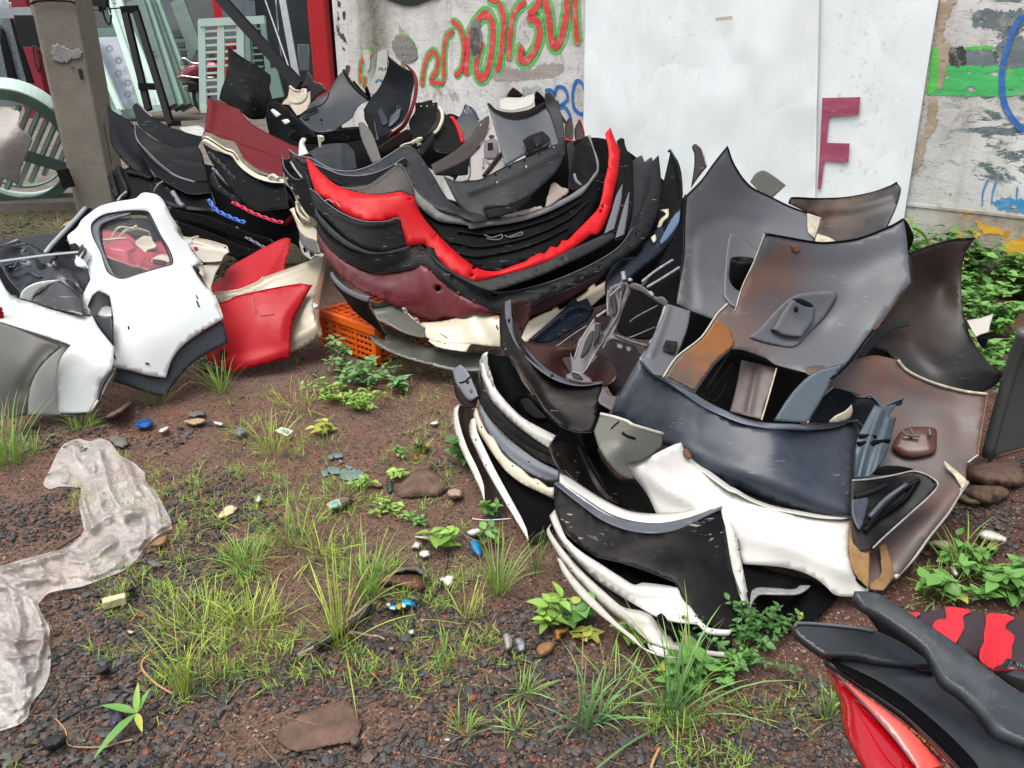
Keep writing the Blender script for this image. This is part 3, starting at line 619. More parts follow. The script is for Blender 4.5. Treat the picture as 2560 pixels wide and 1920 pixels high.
def pole():
 s=NT('pole_concrete');P=s.tc.outputs['Object'];n=s.noise(5,7,.7,P);f=s.noise(60,5,.7,P);c=s.mix(s.ramp(n,[(.35,0.0),(.65,1.0)]),hexc('#6f6a60'),hexc('#807a6e'))
 c=s.mix(s.ramp(f,[(.55,0.0),(.68,.5)]),c,hexc('#8b8375'));s.l(c,s.b.inputs['Base Color']);s.b.inputs['Roughness'].default_value=.9;s.bump(s.math('ADD',n,f),.5,.01)
 d=8.0;q=[cv('A',x,y)for x,y in((215,-150),(560,-150),(905,1680),(625,1680))]
 a,b,c_,e=[Vector(pt(x,y,d))for x,y in q];back=Vector((.02,.30,0));sl=Vector((-.055,.06,0))
 top=[a,b,b+back,a+back+sl,a+sl];bot=[e,c_,c_+back,e+back+sl,e+sl]
 for v in bot:v.z=min(v.z,0)if v.z<.05 else v.z
 bot=[v+(v-t)*((v.z+.1)/max(.3,t.z-v.z))for v,t in zip(bot,top)]
 V=[tuple(v)for v in top+bot];F=[(0,5,6,1),(1,6,7,2),(2,7,8,3),(3,8,9,4),(4,9,5,0),(0,1,2,3,4)]
 o=mesh_obj('utility_pole',V,F,s.m,None,False);tag(o,'weathered square concrete utility pole with a chalky splash','pole');bevel(o,.012)
 smear=flat('whitewash_smear','#8d8b8b',.9,var=.2,sc=40)
 plate('A','whitewash_splash',smear,"415,370 450,345 520,370 560,400 600,385 645,400 640,450 600,470 560,455 540,490 480,500 430,480 410,430","0,0,7.985",parent=o,th=.003,jag=3,roll=None,seed=4,ground=False)
 hole=flat('chipped_hole','#2a2723',.95)
 plate('A','chipped_groove',hole,"615,545 640,545 655,610 640,630 622,590","0,0,7.988",parent=o,th=.002,jag=1.5,roll=None,ground=False)
 plate('A','chipped_groove',hole,"560,540 580,530 575,545","0,0,7.988",parent=o,th=.002,jag=1,roll=None,ground=False)
 tube('A','metal_band',blksteel,"245,30 290,8 420,2 560,10 590,25*",.012,"0,0,7.97",parent=o)
 bx=boxes('meter_box',[(pt(*cv('A',262,245),8.12),(.22,.16,.27),None)],flat('meter_black','#15181d',.35),label='black meter box strapped to the left of the concrete pole',cat='meter box');bevel(bx,.01)
 for q_ in("260,360 270,450 300,560 320,580*","280,360 310,430 320,560*","300,380 330,440 310,570 330,575*"):tube('A','hanging_wire',flat('maroon_wire','#3a1a20',.5),q_,.008,"0,0,7.9",parent=bx)
 tube('A','latch',gal,"195,235 215,232*",.01,"0,0,8.1",parent=bx)
 dk=flat('cable_black','#101215',.5)
 cb=empty('cable_coil',pt(*cv('A',690,340),8.4),'black coil of cable hung behind the pole at head height','cable coil')
 plate('A','coil_disc',dk,"635,195 690,240 725,300 735,380 715,450 700,500 650,400","0,0,8.45",parent=cb,th=.05,ground=False)
 tube('A','coil_tail',dk,"715,295 735,370 770,430 778,500 760,560 725,582*",.011,"0,0,8.35",parent=cb)
pole()
tube('A','thin_wire',flat('cable_black','#101215',.5),"815,960 860,1180 880,1300*",.004,"0,0,7.6",label='thin stay wire dropping along the right of the pole',cat='wire')
boxes('concrete_step',[((-4.35,8.55,.03),(1.9,.75,.12),Matrix.Rotation(.15,3,'Z'))],flat('step_concrete','#6d675e',.95,var=.15,sc=5,bump=.5),label='low grey concrete step at the foot of the pole',cat='step')
o=boxes('steel_channel',[pbar('T',860,130,960,380,7.9,.10,.05)],blksteel);tag(o,'short dark steel channel leaning against the foot of the pole','steel channel')
def lattice():
 c=Vector(pt(*cv('A',100,1190),8.15));R=.60;root=empty('round_lattice_frame',(c.x,c.y,c.z-R),'round mint green metal frame with slanting bars left of the pole','round frame')
 yaw=math.radians(22);tilt=math.radians(16);M=Matrix.Rotation(yaw,3,'Z')@Matrix.Rotation(tilt,3,'X')
 def ring(r0,r1,y0,y1,mat,name,par):
  V=[];F=[];n=64
  for i in range(n):
   a=2*math.pi*i/n
   for(rr,yy)in((r0,y0),(r1,y0),(r1,y1),(r0,y1)):V.append(tuple(c+M@Vector((rr*math.cos(a)*.93,yy,rr*math.sin(a)))))
  for i in range(n):
   j=(i+1)%n
   for k in range(4):F.append((i*4+k,i*4+(k+1)%4,j*4+(k+1)%4,j*4+k))
  return mesh_obj(name,V,F,mat,par,False)
 ring(R-.10,R,0,.03,dmint,'rim_face',root);ring(R-.006,R+.002,.03,.34,mint2,'rim_band',root)
 L=[]
 for k in range(-5,6):
  x=k*.095;h=math.sqrt(max(0,(R-.08)**2-x*x));d_=Vector((.6,0,1)).normalized()
  p0=Vector((x,.05,0))-d_*h*.95;p1=Vector((x,.05,0))+d_*h*.95
  b=bar3(tuple(c+M@p0),tuple(c+M@p1),.035,.05);boxes('slanting_bar',[b],mint if k%2 else gal,root)
 p0=Vector((-R+.10,.02,.20));p1=Vector((R-.06,.02,-.26));boxes('cross_plate',[bar3(tuple(c+M@p0),tuple(c+M@p1),.11,.03)],dmint,root)
 ring(R-.10,R-.08,.28,.31,mint,'back_ring',root)
 def rag():
  s=NT('dirty_polythene_rag');s.b.inputs['Base Color'].default_value=hexc('#9b938e');s.b.inputs['Roughness'].default_value=.35;s.b.inputs['Alpha'].default_value=.93;s.bump(s.noise(9,6,.7),.6,.03)
  plate('A','polythene_rag',s.m,"-40,850 60,850 150,880 165,905 150,1000 250,1090 230,1180 160,1350 145,1450 60,1420 -40,1390","0,850,8.0 150,900,7.9 250,1090,7.85 50,1100,7.65 145,1450,7.8 0,1400,7.7 90,960,7.8",label='torn dirty polythene sheet hanging on the round lattice',cat='plastic sheet',th=.003,jag=1.5,wob=.02,ground=False)
 rag()
lattice()
BLK=paint('black_bumper_plastic','#050607',.42,'#3e3b37',.2,5,scratch=.3,spec=.07)
BLKG=paint('glossy_black_paint','#0b0b0d',.3,'#4a443e',.45,5,scratch=.6,spec=.16)
BLKB=paint('black_brown_film','#0b0908',.28,'#4a4136',.25,5,scratch=.45,spec=.16)
BLKN=paint('blue_black_paint','#06090d',.38,'#343a40',.2,5,scratch=.2,spec=.08)
GRY=paint('grey_bumper_plastic','#202327',.42,'#55524e',.4,4,scratch=.3,spec=.2)
GRYD=paint('dark_grey_plastic','#0c0e10',.42,'#4f4a45',.38,5,scratch=.35,spec=.1)
GRYL=paint('pale_grey_lip','#62676e',.4,'#8b8a88',.4,5,scratch=.2)
LAV=paint('lavender_grey_lip','#43464f',.34,'#77777c',.4,5,scratch=.2,coat=.1)
WHT=paint('white_bumper_paint','#c5c3bd',.22,'#9a9184',.35,4,coat=.4,scratch=0)
WHTD=paint('dirty_white_paint','#b3aea5',.3,'#75685a',.5,5,coat=.3,scratch=0)
CRM=paint('cream_paint','#c0b8a2',.3,'#7f6d56',.5,5,coat=.3,scratch=0,lo=.48)
NAVY=paint('navy_paint','#0a1322',.32,'#343944',.3,5,scratch=.3,spec=.18)
SLATE=paint('slate_blue_paint','#212935',.34,'#5f656d',.6,4,coat=.06,scratch=.35)
RAW=paint('bare_inner_plastic','#56585c',.42,'#7c4c30',.8,2.0,scratch=.3,lo=.5,hi=.64,spec=.35)
RAWG=paint('bare_grey_plastic','#53555a',.42,'#6b6460',.4,3,scratch=.1)
RUST=paint('rust_stained_plastic','#55504e',.42,'#6b3a24',.95,2.3,scratch=.1,lo=.43,hi=.58)
RUSTO=paint('orange_rust_plastic','#4f4037',.45,'#84501f',.95,4,scratch=.1,lo=.40,hi=.56)
BRN=paint('brown_inner_film','#1a0e0b',.3,'#3a2418',.4,3,scratch=.1,spec=.2)
BRNR=paint('red_brown_inner','#2e1410',.32,'#4f3022',.4,3,scratch=.1,spec=.25)
MAR=paint('maroon_bumper_paint','#5e0f1b',.38,'#93605f',.6,6,coat=.05,scratch=.5,lo=.40,hi=.64)
RED=paint('bright_red_paint','#b8040e',.36,'#8a2a2a',.35,5,scratch=.2,spec=.25)
REDD=paint('deep_red_paint','#58070d',.38,'#6a2a2c',.22,4,scratch=.1,spec=.15)
REDF=paint('fender_red','#a30a18',.36,'#83101a',.4,3,scratch=.08,spec=.25)
OLV=paint('olive_dirty_paint','#2e2f26',.35,'#57523c',.6,5,scratch=.3,coat=.2)
OLVG=paint('olive_grey_paint','#4b4c44',.35,'#6f6b5c',.4,4,coat=.2,scratch=.3)
STEEL=paint('blue_grey_steel','#35414b',.35,'#7a8286',.4,6,metal=.25,scratch=.1)
PURP=paint('purple_grey_bracket','#4f494d',.4,'#7c7472',.4,6,scratch=.1)
TAN=flat('torn_tan_foam','#8f6d45',.8,var=.25,sc=9,bump=.5)
EDGE=flat('pale_edge_and_glint','#8f8f8c',.45,var=.2,sc=40)  # pale edge colour, partly glint painted in
EDGEC=flat('cream_worn_edge','#b5ad97',.5,var=.2,sc=40)
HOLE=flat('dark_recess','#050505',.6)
FILL=flat('black_plastic_and_gap_shade','#050506',.7,spec=.06)  # near black that paints in gap shade; also on a few black parts
G6='bumper covers in the near pile'
def grid_ribs(r,par,lines,rad,mat,name='rib',off=.01):
 for q in lines:tube(r,name,mat,q,rad,parent=par,off=off,sides=5)
def housing(r,par,base,box,cup=None,mat=RAWG):
 b=plate(r,'fitting_base',mat,base,parent=par,off=.012,th=.012,roll=(.006,.01));
 if box:plate(r,'fitting_box',mat,box,parent=par,off=.045,th=.045,roll=(.006,.012))
 return b
def cup(r,par,cx,cy,cx2,cy2,rp,d,mat):
 a=Vector(pt(*cv(r,cx,cy),d));b=Vector(pt(*cv(r,cx2,cy2),d));rad=rp*REG[r][2]/FPX*d;ax=(b-a).normalized();u=ax.cross(Vector((0,1,0))).normalized();w=ax.cross(u);V=[];F=[];n=24
 for k,(c,q)in enumerate(((a,rad*.82),(a,rad),(a+ax*.012,rad*1.03),(b,rad*.95),(b,rad*.7),(a+ax*.03,rad*.8))):
  for i in range(n):an=2*math.pi*i/n;V.append(c+u*q*math.cos(an)+w*q*math.sin(an))
 for k in range(5):
  for i in range(n):F.append((k*n+i,k*n+(i+1)%n,(k+1)*n+(i+1)%n,(k+1)*n+i))
 for i in range(n):F.append((5*n+i,5*n+(i+1)%n,(i+1)%n,i))
 return mesh_obj('socket_cup',[tuple(v)for v in V],F,mat,par)
o=plate('K','bumper_cover',paint('dark_rusted_cover','#1d1c1c',.4,'#5a4132',.9,3,scratch=.1,lo=.45,hi=.62),"785,385* 800,352 960,357 1130,350 1290,320 1400,280 1440,258* 1465,300 1440,400 1385,520 1370,560* 1200,640 1000,660* 960,600 975,480 900,440","785,380,3.3 1440,258,3.35 1385,560,3.15 1000,500,3.35 1000,640,3.2",label='rust stained bumper end standing under the maroon letter',cat='bumper',group=G6,crease=[("1000,420 1200,400 1400,340",.02,.03)])
rim('K',o,"785,385 800,352 960,357 1130,350 1290,320 1400,280 1440,258*",.006,BLK)
plate('K','torn_lip',EDGEC,"945,570 1000,580 1055,605 1065,620 1000,640 940,610",parent=o,off=.03)
plate('K','bumper_fragment',OLV,"550,250* 580,205 630,185 700,225 765,275* 680,352* 620,320","550,250,3.3 765,275,3.35 680,350,3.2",label='small dark squared bumper fragment against the blank white sheet',cat='bumper fragment',group=G6)
o=plate('K','bumper_cover',BLK,"1470,480 1540,575 1530,640 1490,690 1400,700","1500,600,3.05",label='dark sliver of bumper behind the big grey cover',cat='bumper',group=G6)
o=plate('K','bumper_cover',paint('black_rusted','#0d0d0e',.4,'#3f281a',.8,2.2,scratch=.1,lo=.42,hi=.6),"1515,690* 1650,640 1780,605 1850,605 1915,597* 1860,680 1835,790 1830,950 1850,1070 1890,1200 1960,1310 2075,1440* 2040,1490 1900,1560 1750,1600* 1560,1500 1400,1300 1250,1250* 1525,865*","1515,690,2.95 1915,597,3.05 1700,900,3.05 1830,950,2.95 1600,1350,2.75 2075,1440,2.75 1800,1540,2.62",label='large black wing shaped cover at the right end of the pile',cat='bumper',group=G6,crease=[("1560,1250 1700,1380 1900,1400 2060,1420",.02,.03)])
rim('K',o,"1515,690 1650,640 1780,605 1915,597*",.005,GRYD);
plate('K','inner_arch',GRY,"1200,1270* 1260,1190 1340,1130 1420,1100 1500,1100 1520,1130* 1430,1150 1340,1210 1280,1280 1230,1330*",parent=o,off=.06)
plate('K','inner_bowl',BLKB,"1380,1150* 1480,1130 1560,1200 1640,1330 1700,1480 1600,1500 1450,1380 1380,1260",parent=o,off=-.1)
plate('K','bumper_fragment',WHTD,"1865,1095* 1950,1080 2028,1055* 2005,1130 2000,1165* 1950,1180 1920,1190","1865,1095,2.9 2028,1055,2.95 1950,1190,2.8",label='pale bumper corner poking out by the green weeds',cat='bumper fragment',group=G6)
plate('K','bumper_fragment',NAVY,"1920,1195* 2005,1165* 1990,1230 1975,1270 1940,1240","1920,1195,2.85",label='tiny navy corner under the pale one by the weeds',cat='bumper fragment',group=G6)
g1=plate('K','bumper_cover',RAWG,"410,40* 440,130 500,230 560,290 680,350 780,400 900,445 980,475* 970,520 945,600* 900,900 640,1150* 470,1140 330,1090 200,1040 95,990* 120,850 145,700 150,500 160,340* 250,250 330,140","410,40,3.08 160,340,2.92 95,990,2.72 980,475,3.1 450,400,3.08 500,700,2.98 200,700,2.86 640,1150,2.68 330,1090,2.70",label='tall grey bumper cover with a peaked corner against the blank white sheet',cat='bumper',group=G6,crease=[("190,600 185,800 200,1000",-.018,.015),("200,560 400,480 600,520",-.008,.03)])
rim('K',g1,"160,340 250,250 330,140 410,40* 440,130 500,230 560,290 680,350 780,400 900,445 975,472*",.005,GRYD)
rim('K',g1,"160,340 150,500 145,700 120,850 95,990*",.004,BLK)
plate('K','pale_corner',EDGEC,"895,445* 980,470* 965,530 940,600* 900,560",parent=g1,off=.006)
housing('K',g1,"415,600 430,570 480,580 560,640 620,700 600,900 470,1020 390,960 385,900 400,700",None)
cup('K',g1,505,725,485,900,75,2.86,GRYD)
plate('I','lower_arm',RAWG,"1790,345* 1980,400* 1960,520 1920,640 1850,800 1770,920* 1690,905* 1600,790* 1640,700 1700,560 1770,420","1790,340,2.72 1980,400,2.70 1770,920,2.40 1600,790,2.45",parent=g1,crease=[("1800,380 1740,560 1670,740",.012,.012)])
plate('I','label_recess',GRYD,"1785,632* 1880,645* 1860,740* 1755,700*","1790,340,2.70 1980,400,2.68 1770,920,2.38 1600,790,2.43",parent=g1,th=.002)
g2=plate('K','bumper_cover',RAW,"635,570* 660,560 760,590 900,615 1000,625 1100,618 1200,600 1320,560 1410,520 1480,480* 1500,600 1510,750 1525,865* 1450,950 1380,1050 1290,1150 1200,1270 1120,1370 1035,1445* 890,1420 700,1370 640,1330 500,1280 430,1275* 330,1370 210,1540* 20,1440* 100,1320 250,1200 310,1130 345,1060 410,995* 455,1040 500,890 570,740","635,570,2.66 1480,480,2.78 1525,865,2.64 1000,900,2.72 1000,1150,2.66 1035,1445,2.36 640,1330,2.46 430,1275,2.42 100,1440,2.28 345,1060,2.50 500,890,2.58 900,640,2.76",label='big rust streaked bumper cover turned inside out, square fitting on it',cat='bumper',group=G6,crease=[("640,760 900,800 1200,780 1490,680",-.012,.05),("1380,860 1280,1000 1120,1200",.012,.06)])
rim('K',g2,"635,570 760,590 900,615 1000,625 1200,600 1410,520 1480,480*",.006,BLK);rim('K',g2,"635,570 570,740 500,890 455,1040*",.003,EDGEC);rim('K',g2,"20,1440 100,1320 250,1200 345,1060 410,995*",.005,EDGEC)
rim('K',g2,"430,1275 500,1280 640,1330 700,1370 890,1420*",.005,BLK)
plate('K','rust_arm_face',RUSTO,"345,1090* 420,1150 450,1240 400,1290 320,1360 210,1520* 40,1435* 120,1320 260,1210",parent=g2,off=.006,th=.002,jag=1.6,roll=None)
housing('K',g2,"548,1190 600,1150 740,1000 830,940 1000,915 1060,920 1075,960 1000,1080 900,1180 820,1255 700,1245 580,1215","690,1150* 740,1060 800,975* 850,960 920,985 945,1030* 930,1100 860,1195* 760,1185")
plate('K','fitting_slot',HOLE,"800,965* 850,960 915,990 930,1015 880,1010 830,985","0,0,2.60",parent=g2,th=.002)
plate('K','fitting_slot',HOLE,"815,1010* 840,1015 835,1050 812,1040*","0,0,2.595",parent=g2,th=.002)
plate('K','rust_spot',RUSTO,"890,1385 940,1370 1000,1375 990,1400 930,1415 890,1405",parent=g2,off=.005,th=.002)
plate('K','rust_spot',RUSTO,"800,640 840,640 855,670 820,685",parent=g2,off=.005,th=.002)
plate('L','lower_leg',STEEL,"1060,20* 980,140 880,310 820,405* 600,390* 720,210 860,80","1060,20,2.38 600,390,2.30 820,405,2.28",parent=g2)
plate('L','lower_leg',RUST,"395,0* 620,50* 580,200 540,300 530,385* 320,330* 360,180","395,0,2.52 530,385,2.34",parent=g2,crease=[("500,40 440,330",-.012,.012)])
rim('L',g2,"620,55 580,200 525,385*",.004,EDGEC)
plate('K','black_side_flange',BLK,"1290,1150* 1310,1160 1240,1240 1200,1310 1130,1390 1050,1460 1030,1450 1120,1370 1200,1270",parent=g2,off=.015)
plate('J','bumper_cover',FILL,"1370,100* 1760,60 2100,150 2212,200 2212,540* 1900,520 1600,420 1350,230","1500,150,2.75 2100,200,2.75 2000,500,2.5 1500,300,2.6",label='black fill sheet for the shade inside the near pile',cat='bumper',group=G6)  # dark sheet, its black stands for the shade inside the pile
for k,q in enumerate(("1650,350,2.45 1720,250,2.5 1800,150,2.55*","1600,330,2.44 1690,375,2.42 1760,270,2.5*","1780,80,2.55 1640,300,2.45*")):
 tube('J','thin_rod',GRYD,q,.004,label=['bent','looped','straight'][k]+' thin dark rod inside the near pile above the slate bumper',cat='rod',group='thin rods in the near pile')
plate('K','bumper_cover',FILL,"60,990* 480,1000 700,1280 1300,1230 1500,1130 1640,1330 1500,1500 1250,1600 600,1600 100,1500 -60,1250","60,990,3.0 700,1280,2.9 1500,1130,3.0 1250,1600,2.66 100,1500,2.6",label='black fill sheet for the deep shade behind the rust streaked covers',cat='bumper',group=G6,step=40)  # sheet added behind the pile, shade put in as black
plate('J','bumper_cover',FILL,"300,110* 420,105 560,330 860,480 1000,330 1040,470 940,700 740,720 480,520","300,110,3.1 560,330,2.9 1040,470,2.75 740,720,2.62",label='black fill sheet for the shade between the nested edges and the lavender lipped cover',cat='bumper',group=G6,step=40)  # added sheet, the shaded opening painted black
r1=plate('L','bumper_cover',paint('deep_rust_plastic','#544d4b',.4,'#7c4324',.95,1.8,scratch=.1,lo=.40,hi=.58),"1400,0* 1450,60 1560,120 1700,170 1850,205 1975,220* 1955,350 1930,500 1915,610* 1850,660 1838,720 1845,785* 1780,880 1720,980 1600,1130 1500,1270 1400,1390 1350,1430* 1230,1480* 1100,1300 1110,800* 1000,500 860,420 900,150* 1100,0* 1250,-30","1400,0,2.62 1975,220,2.55 1915,610,2.35 1845,785,2.22 1500,400,2.5 1350,700,2.38 1230,1480,1.94 1500,1270,2.04 1100,900,2.25 1100,200,2.55",label='rust brown bumper cover lying open at the right of the pile',cat='bumper',group=G6,crease=[("1330,180 1500,250 1700,300 1790,400 1800,600 1700,760",-.015,.04),("1400,1300 1560,1080 1750,860",.02,.03)])
rim('L',r1,"1400,0 1450,60 1560,120 1700,170 1850,205 1975,220*",.009,EDGEC,off=.004);rim('L',r1,"1975,220 1955,350 1930,500 1915,610*",.003,TAN);rim('L',r1,"1915,610 1850,660*",.005,EDGEC)
plate('L','torn_lip',EDGEC,"1700,650 1740,680 1790,720 1845,780 1815,830* 1790,790 1760,740 1710,690",parent=r1,off=.015)
plate('L','rusted_fitting',paint('wet_rust','#4a2212',.3,'#2a120a',.6,8,coat=.3,scratch=0),"1365,570 1390,500 1430,450 1500,430 1640,440 1650,520 1640,590 1560,620 1450,625",parent=r1,off=.03,th=.03,roll=(.015,.03))
for q in("1430,455 1450,480 1540,490*","1480,440 1500,480*","1600,440 1610,490*"):tube('L','fitting_clip',PURP,q,.005,parent=r1,off=.045)
rim('L',r1,"1845,785 1780,880 1720,980 1600,1130 1500,1270 1380,1400*",.012,WHTD,'white_outer_edge')
s1=plate('L','steel_strip',STEEL,"1115,770* 1135,520 1190,400 1250,290* 1310,300 1390,285 1360,330 1345,365 1392,368* 1370,450 1350,540 1300,660 1215,755*","1115,770,2.18 1250,290,2.38 1390,370,2.36 1300,660,2.2",label='crumpled blue grey steel strip between slate bumper and rusty cover',cat='steel strip',crease=[("1150,750 1200,560 1290,330",.012,.012),("1240,740 1300,540 1350,370",.008,.01)])
for q in("1150,490 1200,490 1260,495*","1140,540 1190,535 1250,540*","1240,530 1345,520*"):tube('L','strip_slot',BLK,q,.007,parent=s1,off=.004)
t1=plate('L','torn_bracket',BLKN,"820,405* 880,280 930,220 985,175* 1050,185 1100,200 1180,235 1250,250 1300,300* 1380,265 1440,245* 1420,285 1310,320 1230,470* 1137,385* 1000,400","820,405,2.28 985,175,2.42 1440,245,2.42 1137,385,2.36 1100,300,2.45",label='torn dark bracket with a ragged shiny top edge',cat='bracket',jag=1.2)
rim('L',t1,"985,175 1050,190 1100,205* 1130,230 1180,240 1220,225 1270,265 1300,300 1380,268 1440,245*",.006,STEEL);rim('L',t1,"820,405 880,280 930,220 985,175*",.005,EDGE)
plate('L','cream_tab',EDGEC,"960,400 1000,360 1060,330 1105,290* 1110,330 1090,375 1020,400","0,0,2.30",parent=t1)
plate('L','grey_inner_face',GRYD,"1010,220 1100,240 1230,290 1250,330 1180,480 1120,400 1060,350 1000,290",parent=t1,off=-.01)
k1=plate('L','grille_frame',BLKG,"1108,775* 1200,765 1300,755 1400,735 1500,715 1590,740 1660,800* 1600,880 1500,970 1400,1060 1300,1150 1215,1225* 1150,1230 1115,1180 1100,1000","1108,775,2.16 1660,800,2.14 1215,1225,1.98 1110,1200,2.0 1400,900,2.14",label='black grille frame with pale rim beside the white bumper',cat='grille')
rim('L',k1,"1108,775 1200,768 1300,755 1400,735 1500,715 1590,740 1660,800 1600,880 1500,970 1400,1060 1300,1150 1240,1210*",.005,EDGE)
for q,m in(("1190,1100 1300,950 1420,840 1540,770*",GRYD),("1130,880 1250,840 1330,800*",GRYD),("1200,1070 1330,980 1440,900 1520,790*",BLK),("1220,1010 1320,900 1460,800*",STEEL)):tube('L','grille_bar',m,q,.008,parent=k1,off=.012)
plate('L','blue_tab',SLATE,"1105,900* 1200,880* 1215,900 1160,1090 1110,1010",parent=k1,off=.015)
plate('L','lamp_insert',GRYD,"1225,710 1290,680 1400,680 1460,690 1500,705 1380,735 1250,740","0,0,2.2",parent=k1,off=.01)
d1=plate('I','bumper_cover',BLKB,"510,335* 570,310* 565,420 590,500 640,630 700,740 780,830 880,905 1000,955 1150,1000 1290,970* 1260,1100 1245,1230* 1200,1360* 1080,1360 970,1320* 850,1240 760,1100 700,1000 640,900 560,800 490,690 470,520 475,420","510,330,3.0 570,310,3.0 470,520,2.85 640,750,2.66 970,1320,2.40 1290,970,2.55 1200,1360,2.38 850,1000,2.56",label='glossy black brown bumper with a lavender lip, upright mid pile',cat='bumper',group=G6,crease=[("540,730 620,860 720,1010 840,1190 960,1300",.02,.012),("900,1050 1100,1120 1250,1110",.012,.03)])
band('I','lavender_lip',LAV,"512,335,2.99 520,470,2.86 580,630,2.74 680,770,2.65 800,880,2.58 940,960,2.54 1100,995,2.53 1290,975,2.54*","560,315,3.0 565,440,2.90 610,590,2.80 700,720,2.72 830,850,2.66 960,930,2.61 1100,975,2.58 1285,960,2.56*",parent=d1)
for q in("543,475","632,665","883,912"):x,y=map(float,q.split(','));tube('I','bolt_hole',HOLE,"%g,%g %g,%g*"%(x-4,y,x+6,y+2),.006,"543,475,2.85 632,665,2.72 883,912,2.52",parent=d1)
plate('I','inner_face',BRNR,"560,322* 690,316* 718,325* 718,430 640,610* 665,640 740,665 850,685 1080,690* 1250,720 1400,900 1290,1000 1000,960 800,840 650,640 590,480","560,320,3.02 718,325,3.1 640,610,2.95 1080,690,2.85 1300,980,2.60 800,840,2.72 1000,820,2.9",parent=d1,dots="686,348,8 648,552,16,10 664,640,9",roll=None)
plate('I','inner_face',BRN,"900,690* 1080,690 1500,600* 1600,780* 1480,960 1380,1080 1290,970 1100,1000","900,690,2.95 1500,600,2.9 1380,1080,2.6 1100,1000,2.75",parent=d1,roll=None)
plate('I','bumper_fragment',PURP,"1290,995* 1330,1060 1400,1080* 1360,1190* 1260,1130 1250,1095*","1290,990,2.50 1400,1080,2.46 1260,1130,2.42",label='grey strip between the lavender lipped bumper and the slate one',cat='bumper fragment',group=G6)
b1_=plate('I','bracket_frame',PURP,"1340,215* 1390,190 1425,175* 1440,150 1470,165 1515,235* 1470,330 1430,430* 1400,520 1370,580* 1400,590 1500,625 1600,655 1640,665* 1620,705* 1500,662 1370,622 1330,640 1290,700* 1250,690 1240,760 1160,850 1130,890* 1190,940 1205,970* 1100,965 995,935* 1000,905 1040,880 1030,770 1030,730* 1060,775 1090,640 1120,600 1170,520 1218,452* 1225,490 1265,495* 1280,570 1320,530 1350,460* 1322,440 1318,330*","1340,200,2.85 1515,235,2.84 1400,540,2.74 1640,680,2.62 1100,950,2.55 1218,452,2.78",label='broken purple grey bracket frame standing in the middle of the pile',cat='bracket',crease=[("1390,240 1350,420 1290,600 1170,800",-.015,.01)],jag=.6)
plate('I','top_arm',PURP,"1485,200* 1530,180 1590,200 1650,245 1700,290 1760,290 1800,330* 1790,370 1740,350 1660,300 1580,250 1500,225","1485,200,2.84 1800,330,2.74",parent=b1_)
tube('I','stub',EDGE,"1455,160 1450,120 1445,95*",.009,parent=b1_);tube('I','stub',EDGE,"1500,170 1505,150*",.009,parent=b1_)
for q in("1345,300* 1375,270 1395,330 1400,400 1375,440 1350,430* 1362,380","1150,640* 1185,575 1215,560 1205,640 1170,720 1120,770 1110,760*","1265,600* 1290,580 1300,630 1250,670*","1040,890 1090,900 1130,940 1060,930","1405,260* 1440,190 1470,200 1430,330*","1225,510* 1262,510 1262,590 1215,690*"):
 plate('I','channel_shade',HOLE,q,parent=b1_,off=.006,th=.002,roll=None)  # flat black plates paint in the shade of the channels
for q in("1380,590 1500,640 1640,682*","1500,200 1600,225 1690,290 1780,345*","1430,250 1410,420 1330,560 1230,740*"):rim('I',b1_,q,.006,PURP,'flange',.008)
for q in("1640,250* 1668,245 1690,275 1668,290*","1395,655* 1440,668 1435,700 1400,690*","1470,680* 1510,690 1500,720 1475,715*"):plate('I','broken_tab',EDGE,q,"1340,200,2.85 1640,680,2.66",parent=b1_,roll=None)
for q in("1340,290 1400,230 1480,190*","1060,780 1110,640 1220,470*","1040,880 1130,890 1250,700 1340,600*"):rim('I',b1_,q,.004,EDGE)
rim('I',b1_,"1330,240 1320,330 1330,440*",.004,EDGE)
tube('I','toothed_edge',EDGE,"1780,370 1760,440 1730,520 1700,600 1660,660*",.007,"1780,370,2.73 1660,660,2.55",parent=b1_)
for k,q in enumerate(("1840,0,3.25 1700,90,3.2 1600,170,3.1*","1890,60,3.2 1750,150,3.1 1640,215,3.0*","1240,450,2.9 1320,395,2.95*","920,685,2.95 1050,590,3.0 1160,520,3.02*","1720,360,3.0 1550,450,2.95 1500,490,2.9*","1700,530,2.85 1560,590,2.8 1480,620,2.8*")):
 tube('I','trim_strip',EDGE if k<3 else GRYL,q,.006 if k<3 else .003,label=['pale trim strip, topmost behind the bracket','second pale trim strip behind the bracket','short tan trim strip left of the bracket','thin trim line over the brown inner face','thin trim line right of the bracket','lowest thin trim line near the toothed edge'][k],cat='trim strip',group='trim strips in the near pile')
plate('I','bumper_cover',FILL,"1500,230* 1760,150 1900,60* 1860,340 1790,420 1700,600 1560,620 1400,560 1430,430 1250,440 1300,380","1500,230,3.15 1900,60,3.25 1700,500,2.95 1400,500,3.0",label='black fill sheet for the shaded gap behind the bracket frame',cat='bumper',group=G6)  # black sheet fills in the shaded gap behind the bracket
N6='nested bumper edges at the left of the near pile'
ctn="80,400,3.05 245,100,3.02 700,600,2.46 430,500,2.68 270,980,2.44 540,1235,2.20 700,1000,2.32 240,560,2.72 200,420,2.86"
hb=plate('J','corner_block',GRYL,"75,185* 125,150* 150,170 180,210* 205,270 235,345* 190,370 160,355 120,300 95,260","75,185,3.02 235,345,2.86",label='grey corner block with two bolt holes at the near pile edge',cat='bracket',dots="168,262,11 190,320,11",th=.006,roll=(.004,.01))
plate('J','block_side',BRN,"78,200* 95,265 120,305 160,358 190,372 235,348* 215,415* 180,420 130,395 95,340","78,200,3.03 235,380,2.88",parent=hb)
